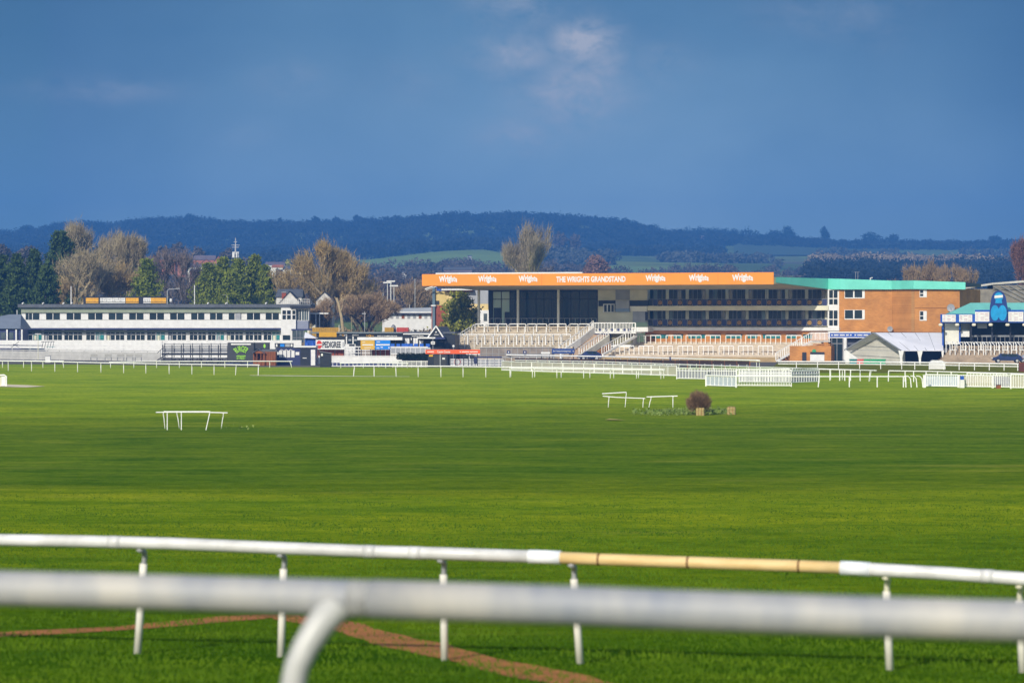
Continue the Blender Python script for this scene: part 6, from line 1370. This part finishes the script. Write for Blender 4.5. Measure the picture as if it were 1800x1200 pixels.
# phone mast
D = 1050; q = thing('phone_mast', 'tall lattice phone mast with white antenna panels above the conifer clump', 'mast', ((414-900)*D/FL, D, 12)); s_ = D/FL; zt2 = CZ-(418-HY)*s_-12; zm = CZ-(447-HY)*s_-12
MB().tube([(0, 0, 0), (0, 0, zm)], [.8, .45], 6).build('lattice', GREY, q); MB().tube([(0, 0, zm), (0, 0, zt2)], [.35, .12], 6).build('spire', GAL, q)
for a in range(6): aa = a*1.047; MB().box(math.cos(aa)*1.0-.22, math.cos(aa)*1.0+.22, math.sin(aa)*1.0-.1, math.sin(aa)*1.0+.1, zm-1.2, zm+.9).build('antenna_panel', WHITE, q)
for zz, L2 in ((zm+2.6, 1.2), (zm+3.4, 1.5), (zm+4.6, .6)): MB().bar((-L2, 0, zz), (L2, 0, zz), .2).build('cross_arm', GAL, q)

# ================================================================== RUNNING RAILS
def rail(label, pts, posts, r=.065, pw=.058, goose=.0, name='running_rail', m=None, group='white running rails', lean=None, double=False, cap=None):
    """pts: (px, py_top, D); posts: px list or (px_top, px_foot)"""
    W3 = [Vector(((p-900)*D/FL, D, CZ-(y-HY)*D/FL)) for p, y, D in pts]
    o = Vector((W3[0].x, W3[0].y, 0)); q = thing(name, label, 'running rail', o, 0, group); m = m or RAILW
    L3 = [w-o for w in W3]
    MB().tube(L3, r, 8).build('rail', m, q)
    if double: MB().tube([v-Vector((0, 0, .32)) for v in L3], r*.8, 8).build('lower_rail', m, q)
    def P3(px):
        for (a, A3), (b, B3) in zip(zip(pts, L3), list(zip(pts, L3))[1:]):
            if a[0] <= px <= b[0]:
                lo_, hi_ = 0., 1.
                for _ in range(30):
                    f = (lo_+hi_)/2; v = A3.lerp(B3, f)+o
                    if 900+FL*v.x/v.y < px: lo_ = f
                    else: hi_ = f
                return A3.lerp(B3, f)
        return (L3[0] if px < pts[0][0] else L3[-1]).copy()
    for k, p in enumerate(posts):
        a, b = p if isinstance(p, tuple) else (p, p); v = P3(a); D = (v+o).y; gx = b*1.0; foot = Vector(((gx-900)*D/FL-o.x, D-o.y+(goose*.9), 0)); g0 = gh(foot.x+o.x, foot.y+o.y); foot.z = g0-.15
        if goose: pl = [v-Vector((0, 0, r*.6)), v+Vector((0, goose*.35, -.10)), v+Vector(((foot.x-v.x)*.1, goose*.8, -.24)), v.lerp(foot, .32)+Vector((0, goose*.55, 0)), foot]
        else: pl = [v-Vector((0, 0, r*.5)), foot]
        MB().tube(pl, pw, 6).build('post', m, q, smooth=bool(goose))
    return q
rail('white running rail at the far left edge, behind and left of the longest far rail', [(-30, 633.5, 388), (112, 634.5, 386)], [4, 41, 75, (110, 112)], goose=.25)
rail('longest white running rail on the left, from the photo edge to the brown shed', [(-40, 634.0, 364), (60, 634.6, 358), (180, 637.4, 348), (300, 639.5, 338), (456, 641.3, 327)], [14, 55, 96, 136, 177, 217, 256, 297, 337, 376, (415, 413.5), (454, 453.5)], goose=.25)
rail('white running rail in front of the steel platform and navy hut', [(192, 636.3, 385), (260, 635, 386), (400, 634.6, 387), (514, 634.8, 388)], [194, 235, 275, 315, 354, 395, 435, 474, (510, 513)], goose=.2)
rail('white running rail in front of the kiosk, from the leaning post to the middle', [(620, 643, 322), (780, 643.4, 318), (896, 645.2, 316), (1000, 646.2, 313), (1169, 649.3, 308)], [(623, 621), 657.5, (695.5, 696.5), 735, 775, 814, 854, 896.5, 936, 979, 1026, 1073, 1119, 1162], goose=.25)
rail('white running rail doubled closely behind the middle rail', [(896, 647.2, 320), (1000, 648.5, 315), (1167, 650.6, 311)], [898, 940, 986.5, 1037, 1079, 1122.5, 1167], goose=.2)
rail('white running rail behind the hut and picket fence in front of the boards', [(597, 638, 384), (660, 637.5, 384), (718, 638.2, 384)], [599, 638.5, 678, 716], goose=.2)
rail('short raised white rail before the red brick panels', [(664, 635.3, 392), (699, 635.3, 392)], [666, 698])
rail('long thick white rail curving along the home straight in front of the terraces', [(820, 622.3, 432), (950, 624.5, 420), (1070, 626.6, 408), (1200, 630, 392), (1330, 633.2, 376), (1336, 634, 376)], [825+14.8*k for k in range(34)]+[(1330, 1331), (1335.5, 1335.5)], r=.10, pw=.05, goose=.55)
rail('white rail just below the curving thick rail, ending among the right-hand posts', [(905, 632.8, 372), (1060, 635.6, 355), (1150, 638.8, 344), (1290, 643.6, 326), (1400, 647, 312), (1538, 651, 293)], [925+20.6*k for k in range(28)]+[(1530, 1528), (1496, 1494.5)], r=.06, goose=.3)
MESHW = bpy.data.materials.new('pale mesh cloth'); MESHW.use_nodes = True; q_ = MESHW.node_tree.nodes['Principled BSDF']; q_.inputs['Base Color'].default_value = (.62, .58, .48, 1); q_.inputs['Roughness'].default_value = .8; q_.inputs['Alpha'].default_value = .55
pans = [(882, 365), (935, 356), (990, 349), (1045, 343), (1095, 337), (1145, 330), (1190, 325)]
for k in range(6):
    (a, Da), (b, Db) = pans[k], pans[k+1]
    fence('barrier_panel', '%s white mesh crowd barrier from the left in the long row before the terraces' % ordn(k), 'barrier', gxy(a, Da), gxy(b-1, Db), 0, 1.22, 3, [(.02, .14), (1.12, 1.22)], RAILW, 'white mesh crowd barriers', infill=(.14, 1.12, MESHW), th=.05)
LIL = bpy.data.materials.new('lilac mesh'); LIL.use_nodes = True; q_ = LIL.node_tree.nodes['Principled BSDF']; q_.inputs['Base Color'].default_value = (.36, .36, .42, 1); q_.inputs['Roughness'].default_value = .8; q_.inputs['Alpha'].default_value = .6
def hurdle(label, px0, D0, px1, D1, h, n, infill=None, round_=0, group='white hurdles and gates', name='hurdle', pr=.05, rung=None, m=None):
    a, b = Vector(gxy(px0, D0)), Vector(gxy(px1, D1)); L_ = (b-a).length; rz = math.atan2(b.y-a.y, b.x-a.x); q = thing(name, label, 'hurdle', a, rz, group); m = m or RAILW; rr_ = round_
    path = [(0, 0, 0), (0, 0, h-rr_)]
    if rr_: path += [(rr_*.3, 0, h-rr_*.3), (rr_, 0, h), (L_-rr_, 0, h), (L_-rr_*.3, 0, h-rr_*.3)]
    else: path += [(0, 0, h), (L_, 0, h)]
    path += [(L_, 0, h-rr_), (L_, 0, 0)]
    MB().tube(path, pr, 6).build('frame', m, q)
    MB().bar((0, 0, .12), (L_, 0, .12), .07).build('bottom_rail', m, q)
    if rung: MB().bar((0, 0, rung), (L_, 0, rung), .07).build('middle_rail', m, q)
    mb = MB()
    for k in range(1, n): mb.bar((L_*k/n, 0, .1), (L_*k/n, 0, h-.03), .05)
    mb.build('bars', m, q)
    if infill: MB().box(.05, L_-.05, .03, .05, .15, h-.12).build('infill', infill, q)
    return q
hurdle('white framed gate hurdle left of the grey panelled hurdle', 1189.5, 306, 1243, 303, 1.2, 10, LIL, rung=.95)
hurdle('white gate hurdle directly behind the grey panelled hurdle', 1243, 304, 1294, 302, 1.2, 12, LIL, rung=.95)
hurdle('thick-framed hurdle with pale grey panels and white end post', 1241, 271, 1294, 266, 1.05, 7, mat('blue-grey sheet', (.50, .55, .60, 1), .6), pr=.08)
hurdle('tall round-cornered barrier of close white vertical bars', 1295, 270, 1391, 269, 1.68, 34, None, .25, rung=1.1)
hurdle('white panelled gate behind the tall round-cornered barrier', 1300, 288, 1391, 286, 1.35, 18, LIL, rung=1.0)
hurdle('white slatted gate right of the tall round-cornered barrier', 1391, 284, 1440, 289, 1.3, 11, LIL, rung=.9)
hurdle('grey-topped gate behind the rails right of the barrier', 1393, 296, 1438, 300, 1.3, 10, MIDG, rung=1.0)
hurdle('blue-grey slatted hurdle at the left of the right-hand cluster', 1627, 268, 1684, 266, 1.18, 14, mat('blue-grey sheet', (.50, .55, .60, 1)), pr=.06)
hurdle('white slatted hurdle near the blue box in the right-hand cluster', 1686, 266, 1744, 264, 1.15, 14, MESHW, pr=.05)
hurdle('white slatted hurdle second from the right edge', 1746, 264, 1776, 263, 1.2, 8, LIL, pr=.05)
hurdle('white slatted hurdle cut off by the right edge', 1777, 261, 1830, 259, 1.3, 12, MESHW, pr=.06)
hurdle('white hurdle lying behind the right-hand cluster', 1700, 285, 1770, 283, 1.0, 12, MESHW)
q = thing('box', 'small bright blue box on top of the hurdles at right', 'box', gxy(1691, 265)); MB().box(-.16, .16, -.15, .15, .75, 1.1).build('body', BLUE, q); MB().box(-.2, .2, -.2, .2, 0, .75).build('stand', WHITE, q)
q = thing('box', 'small brown-red box on the grass beside the right-hand hurdles', 'box', gxy(1755, 262)); MB().box(-.2, .2, -.2, .2, 0, .32).build('body', WOOD, q); MB().box(-.22, .22, -.22, .22, .32, .36).build('lid', DARK, q)
rail('white rail crossing in front of the tall barrier and ending at a thick post', [(1283, 661.2, 269), (1400, 661.6, 268), (1592, 661.6, 267)], [1284.5, (1440, 1438), 1493, 1542, 1588, 1592.5], r=.055, goose=.0)
for k, (a, b, lab) in enumerate(((1597, 1602, 'leftmost of three leaning white posts beside the thick rail end'), (1607, 1612, 'middle of three leaning white posts beside the thick rail end'), (1617, 1622.5, 'rightmost of three leaning white posts beside the thick rail end'))):
    s_ = 267/FL; q = thing('leaning_post', lab, 'post', gxy(b, 267), 0, 'leaning white posts'); MB().tube([(0, 0, -.1), ((a-b)*s_*.3, 0, .8), ((a-b)*s_, 0, 1.02), ((a-b)*s_-.35, 0, 1.06)], .055, 6).build('tube', RAILW, q)
q = thing('gate_post', 'thick square white post at the left end of the right-hand hurdles', 'post', gxy(1625, 266)); MB().box(-.12, .12, -.1, .1, -.1, 1.15).build('shaft', RAILW, q); MB().box(-.14, .14, -.12, .12, 1.15, 1.2).build('cap', WHITE, q)
rail('white rail with plain posts behind the right-hand hurdles', [(1562, 651.5, 294), (1640, 652.8, 291), (1800, 656.8, 283), (1850, 658, 280)], [1561.5, 1591, 1606, 1628, 1648, 1672, 1700, 1725, 1752, 1778, 1805], r=.055)
rail('white rail ending at right in a slanting tip above the grass', [(1440, 648.6, 300), (1541, 651, 296)], [1459, 1476, 1485, 1495, (1512, 1512), (1531, 1528)], r=.05)
rail('long double white rail along the far straight below the marquee and blue stand', [(1368, 635.2, 386), (1500, 635.6, 378), (1650, 637.2, 368), (1791, 639.8, 360)], [1400, 1437, 1474, 1511, 1548, 1585, 1608, 1634, 1659, 1686, 1713, 1739, 1765, 1789], r=.085, double=True)
q = thing('marker_post', 'thick dark red-brown post cut off by the right edge', 'post', gxy(1797, 352)); s_ = 352/FL; MB().box(-6*s_, 6*s_, -.2, .2, 0, CZ-(638-HY)*s_).build('shaft', mat('maroon brown', (.14, .045, .03, 1), .8, .2, 2), q); MB().box(-6.5*s_, 6.5*s_, -.25, .25, CZ-(638-HY)*s_, CZ-(637-HY)*s_).build('cap', WOOD, q)
q = thing('marker_post', 'short navy post standing at the thick curving rail', 'post', gxy(1178, 390)); s_ = 390/FL; MB().box(-1.2*s_, 1.2*s_, -.1, .1, 0, CZ-(627-HY)*s_).build('shaft', NAVY, q); MB().box(-1.4*s_, 1.4*s_, -.12, .12, CZ-(627-HY)*s_, CZ-(626.5-HY)*s_).build('cap', DARK, q)
q = thing('white_cabinet', 'low white mound-shaped cover on the far straight right of the marquee', 'cover', gxy(1648, 372)); MB().extr([(-1.05, 0), (1.05, 0), (1.0, .95), (.6, 1.2), (-.6, 1.22), (-1.0, .95)], 0, 1).build('shell', WHITE, q); MB().box(-1.05, 1.05, -.04, 0, .9, 1.0).build('band', MIDG, q)
# left edge white wing
q = thing('hurdle', 'white hurdle end with tan board cut off by the left edge', 'hurdle', gxy(4, 271)); s_ = 271/FL
MB().tube([(-1.2, 0, 1.0), (.2, 0, 1.08), (.38, 0, .95), (.38, 0, 0)], .075, 6).build('frame', RAILW, q); MB().box(-.1, .28, -.02, .02, .05, .95).build('panel', WHITE, q); MB().box(-1.2, -.14, -.02, .02, .0, .9).build('tan_board', CREAM, q)

# small broken rail pieces on the infield
g1 = 'small white rail pieces left of centre'
rail('thin back piece of the two overlapping short rails left of centre', [(274, 724.4, 162.5), (330, 723.6, 162.5), (400, 725.3, 162.5)], [(287, 290), (311, 315.5), (392.5, 388)], r=.032, pw=.028, goose=.12, group=g1)
rail('thicker front piece of the two overlapping short rails left of centre', [(287.5, 723.8, 161), (369.5, 723.6, 161)], [294, 318.8, (369, 361)], r=.05, pw=.028, group=g1)
g2 = 'small white rail pieces by the brush'
rail('raised tilted short rail of the group left of the brush', [(1058.5, 691.8, 204), (1101, 689.2, 204)], [(1101.5, 1098.5)], r=.038, pw=.026, group=g2)
rail('lower sagging short rail under the tilted one', [(1059.5, 696, 203), (1085, 698.2, 203), (1134, 700, 203)], [(1070.5, 1069), (1131, 1130)], r=.034, pw=.034, goose=.1, group=g2)
rail('separate short rail directly left of the brown brush ball', [(1136.5, 697.4, 203), (1191, 695.8, 203)], [(1144.5, 1140), 1183], r=.038, pw=.034, goose=.1, group=g2)
q = thing('dark_band_filler', 'long low dark brown filler added for the shadow and earth band between the thick curving rail and the mesh barriers', 'board', gxy(905, 392)); mb = MB(); a_, b_ = Vector(gxy(905, 392)), Vector(gxy(1318, 362)); d_ = b_-a_  # slats and stakes added to fill the dark band of shadow and earth
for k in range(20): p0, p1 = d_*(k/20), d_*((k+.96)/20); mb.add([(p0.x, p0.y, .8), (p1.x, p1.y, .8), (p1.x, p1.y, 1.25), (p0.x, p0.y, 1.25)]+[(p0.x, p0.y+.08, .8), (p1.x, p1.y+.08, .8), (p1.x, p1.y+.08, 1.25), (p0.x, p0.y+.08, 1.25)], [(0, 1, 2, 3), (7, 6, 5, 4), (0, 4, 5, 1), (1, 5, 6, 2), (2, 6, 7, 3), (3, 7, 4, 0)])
mb.build('board', mat('dark brown filler', (.05, .03, .025, 1), .8, .3, 2), q); mb = MB()
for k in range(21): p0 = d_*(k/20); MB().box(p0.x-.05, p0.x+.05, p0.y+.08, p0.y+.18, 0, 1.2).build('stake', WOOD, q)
# brush ball
D = 185; s_ = D/FL; q = thing('brush_ball', 'round dark purplish-brown birch brush standing behind a straw bale', 'brush', gxy(1229, D)); n = 5200
d = rs.normal(size=(n, 3)); d[:, 2] = np.abs(d[:, 2])*1.1-.5; d /= np.linalg.norm(d, axis=1)[:, None]; rr_ = 23.5*s_*rs.uniform(.55, 1.0, (n, 1))*(1+.07*np.sin(d[:, :1]*5+d[:, 2:]*4)+.05*np.sin(d[:, 2:]*9+d[:, :1]*7)); C0 = np.array([0, 0, 22*s_]); C = C0+d*rr_*np.array([1, 1, 1.0]); C[:, 2] = np.maximum(C[:, 2], .02)
dd = d*.6+np.array([0, 0, .5])+rs.normal(size=(n, 3))*.25; dd /= np.linalg.norm(dd, axis=1)[:, None]; s2 = np.cross(dd, rs.normal(size=(n, 3))); s2 /= np.linalg.norm(s2, axis=1)[:, None]
V_ = np.stack([C-s2*.010-dd*.22, C+s2*.010-dd*.22, C+dd*.13], 1).reshape(-1, 3); V_[:, 2] = np.maximum(V_[:, 2], 0)
npmesh('twigs', V_, np.arange(3*n).reshape(-1, 3), mat('birch twigs', (.30, .185, .095, 1), .9, .3, 2, c2=(.12, .075, .045, 1)), q); mb = MB()
for k in range(14): a_ = rs.uniform(0, 6.28); e_ = rs.uniform(.1, .6); mb.tube([(math.cos(a_)*.15, math.sin(a_)*.15, 0), (math.cos(a_)*e_, math.sin(a_)*e_, 1.0)], [.03, .012], 4)
mb.build('stems', BARKD, q)
def bale(label, px, py, w_, h_):
    D = gd(py); s_ = D/FL; q = thing('straw_bale', label, 'bale', gxy(px, D), R(-7), 'straw bales by the brush'); a = w_/2*s_; h = h_*s_
    bm = bmesh.new(); bmesh.ops.create_cube(bm, size=1); bmesh.ops.scale(bm, vec=(2*a, .8, h), verts=bm.verts); bmesh.ops.bevel(bm, geom=bm.edges[:], offset=.04, segments=2, affect='EDGES'); bmesh.ops.subdivide_edges(bm, edges=bm.edges[:], cuts=3, use_grid_fill=True)
    for v in bm.verts: v.co += Vector((rs.uniform(-1, 1), rs.uniform(-1, 1), rs.uniform(-1, 1)))*.02; v.co.z += h/2
    me = bpy.data.meshes.new('straw'); bm.to_mesh(me); bm.free(); me.materials.append(mat('straw', (.44, .33, .15, 1), .95, .25, 9, c2=(.30, .25, .08, 1), bump=.6)); o = bpy.data.objects.new('straw', me); col.objects.link(o); o.parent = q
    for xx in (-a*.4, a*.4): MB().tube([(xx, -.42, 0), (xx, -.42, h+.01), (xx, .42, h+.01), (xx, .42, 0)], .012, 4).build('twine', WOOD, q)
bale('mossy straw bale directly in front of the brown brush ball', 1231, 731, 14.5, 14.5)
bale('tan straw bale standing apart to the right of the brush ball', 1285.5, 729, 14.5, 14.5)
MB_ = sheet('sand_patch', [(gp(1063, 740).x, gp(0, 740).y), (gp(1100, 741.5).x, gp(0, 741.5).y), (gp(1085, 738.5).x, gp(0, 738.5).y), (gp(1072, 737).x, gp(0, 737).y)], mat('dry straw patch', (.46, .40, .12, 1), 1, .2, 2, spec=0), .05)

# ------------------------------------------------------------------ near rail (30 m) with bamboo length
def bank(px, py, D):  return Vector(((px-900)*D/FL, D, CZ-(py-HY)*D/FL))
def Dn(px): return 30.9-3.4*px/1800
tops = [(-60, 945.5), (0, 948.5), (150, 951), (300, 955), (495, 963), (640, 968.5), (780, 972.5), (985, 979.5)]
def near_rail(label, pts, m, r): pass
q = thing('running_rail', 'near white plastic running rail with a tan bamboo length crossing the whole photo', 'running rail', (0, 29, 0), 0, 'near rails'); o3 = Vector((0, 29, 0))
DIRTY = mat('weathered white plastic', (.66, .65, .63, 1), .35, .2, 2.2, spec=.5, bump=.05)
BAMB = mat('bamboo', (.62, .42, .17, 1), .5, .2, 2.5, c2=(.74, .55, .27, 1), stretch=(.3, 3, 3))
def seg(pts, m, r, name='rail'): return MB().tube([bank(p, y, Dn(p))-o3 for p, y in pts], r, 16).build(name, m, q, smooth=True)
def seg3(P_, r): return MB().tube([Vector(p)-o3 for p in P_], r, 16).build('rail', DIRTY, q, smooth=True)
eL = bank(-60, 945.5, Dn(-60)); eR = bank(1900, 1024, Dn(1900)); dL = Vector((-1, .35, 0)).normalized(); dR = Vector((1, -.30, 0)).normalized()
seg3([eL+dL*30+Vector((0, 0, gh(0, (eL+dL*30).y)-gh(0, eL.y))), eL], .0655); seg3([eR, eR+dR*30+Vector((0, 0, gh(0, (eR+dR*30).y)-gh(0, eR.y)))], .0655)
for e_, d_ in ((eL, dL), (eR, dR)):
    for k in range(1, 11):
        v = e_+d_*2.7*k-Vector((0, 0, .06)); v.z += gh(0, v.y)-gh(0, e_.y); f = Vector((v.x, v.y+.2, gh(v.x, v.y+.2)-.04)); MB().tube([v-o3, v+Vector((0, .16, -.16))-o3, f-o3], .04, 10).build('post', WHITE, q, smooth=True)
seg(tops, DIRTY, .0655)
seg([(985, 979.5), (1053, 982.5), (1210, 988), (1405, 994.5), (1482, 997.5)], BAMB, .060, 'bamboo_rail')
seg([(1480, 997.5), (1560, 1002), (1660, 1007.5), (1800, 1017), (1900, 1024)], DIRTY, .0655)
seg([(930, 977.5), (986, 979.5)], mat('white sleeve', (.86, .88, .90, 1), .35, .1, 3), .071, 'sleeve'); seg([(1478, 997.4), (1530, 1000.2)], mat('white sleeve', (.86, .88, .90, 1)), .071, 'sleeve')
for p, y in ((192, 952), (640, 968.5), (720, 970.8), (1725, 1012)): seg([(p, y), (p+22, y+.9)], DIRTY, .069, 'joint')
for p, y in ((1053, 982.5), (1210, 988), (1405, 994.5)): seg([(p-1.6, y), (p+1.6, y+.1)], mat('dark bamboo node', (.12, .05, .02, 1), .8), .0635, 'node')
BRK = mat('grey bracket', (.42, .43, .45, 1), .45, .2, 4)
for pt, yt, pf, yf in ((248, 954, 241, 1143), (495, 963, 493.5, 1154), (777, 972.4, 781.5, 1168), (1007, 980.3, 1020, 1186), (1560, 1002, 1564, 1222), (1795, 1017, 1798, 1244)):
    D = Dn(pt); v = bank(pt, yt, D)-o3; D2 = D+.22; f = bank(pf, yf, D2); gz_v = gh(f.x, D2); f = Vector((f.x, D2, gz_v-.04))-o3
    b1 = v+Vector((.01, .16, -.17)); 
    MB().tube([v+Vector((-.03, .0, -.055)), v+Vector((-.005, .03, -.075)), v+Vector((.018, .12, -.11)), v+Vector((.018, .17, -.17)), b1.lerp(f, .12)], [.034, .032, .030, .028, .028], 10).build('bracket', BRK if pt < 1400 else CREAM, q, smooth=True)
    MB().tube([b1.lerp(f, .06), f], [.040, .041], 10).build('post', mat('cream white post', (.80, .76, .66, 1), .45, .12, 3, spec=.5), q, smooth=True)
# ------------------------------------------------------------------ nearest rail, out of focus
q = thing('running_rail', 'nearest blurred white running rail low across the photo with one swan-neck post', 'running rail', (0, 10, 0), 0, 'near rails'); o3 = Vector((0, 10, 0))
def Dq(px): return 10.5-1.25*px/1800
SM = mat('scuff and reflection mottle', (.24, .26, .30, 1), .55, .2, 1.5, c2=(.46, .44, .40, 1), spec=.5, stretch=(2.4, 1, 1), detail=3)  # mottle paints grey-blue reflections and scuffs into the plastic colour
MB().tube([bank(p, y, Dq(p))-o3 for p, y in ((-120, 1030), (0, 1034), (300, 1041.5), (620, 1051), (655, 1052.5))], .066, 18).build('rail', SM, q, smooth=True)
MB().tube([bank(p, y, Dq(p))-o3 for p, y in ((655, 1052.5), (1000, 1064), (1270, 1075), (1500, 1083), (1800, 1092), (1920, 1096))], .069, 18).build('rail', SM, q, smooth=True)
MB().tube([bank(p, y, Dq(p))-o3 for p, y in ((618, 1051.5), (657, 1053))], .0675, 18).build('joint', mat('scuffed grey', (.22, .22, .22, 1), .6, .4, 6, c2=(.5, .5, .48, 1)), q, smooth=True)
eL = bank(-120, 1030, Dq(-120)); eR = bank(1920, 1096, Dq(1920)); dL = Vector((-1, .30, 0)).normalized(); dR = Vector((1, -.30, 0)).normalized()
for e_, d_ in ((eL, dL), (eR, dR)):
    n_ = 16 if d_ is dL else 12
    MB().tube([e_-o3, e_+d_*n_-o3], .068, 18).build('rail', SM, q, smooth=True)
    for k in range(1, 6):
        if 3.0*k < n_: v = e_+d_*3.0*k; MB().tube([v-o3, v+Vector((-.1, .05, -.25))-o3, Vector((v.x-.16, v.y+.05, gh(v.x, v.y)-.05))-o3], .048, 12).build('post', WHITE, q, smooth=True)
v = bank(608, 1053, Dq(592))-o3; 
def nb(px, py, dy): return bank(px, py, Dq(592)+dy)-o3
MB().tube([v+Vector((.03, 0, -.005)), nb(586, 1070, -.02), nb(560, 1101, -.05), nb(538, 1135, -.07), nb(522, 1170, -.08), nb(513, 1215, -.08), nb(505, 1330, -.08), nb(498, 1640, -.08)], [.055, .060, .053, .048, .045, .045, .045, .045], 14).build('swan_neck_post', mat('nearest post plastic', (.46, .46, .44, 1), .4, .1, 3, spec=.5), q, smooth=True)

# ------------------------------------------------------------------ haze
hz = bpy.data.materials.new('haze'); hz.use_nodes = True; t = hz.node_tree; t.nodes.clear()
o_ = t.nodes.new('ShaderNodeOutputMaterial'); v_ = t.nodes.new('ShaderNodeVolumePrincipled'); t.links.new(v_.outputs[0], o_.inputs['Volume'])
v_.inputs['Color'].default_value = (.11, .38, 1.0, 1); v_.inputs['Density'].default_value = 3.0e-4; v_.inputs['Anisotropy'].default_value = 0.0
hb = MB().box(-1900, 1900, -80, 4250, -4, 190).build('haze', hz); hb['kind'] = 'stuff'; hb['label'] = 'thin blue air between the camera and the far hills'
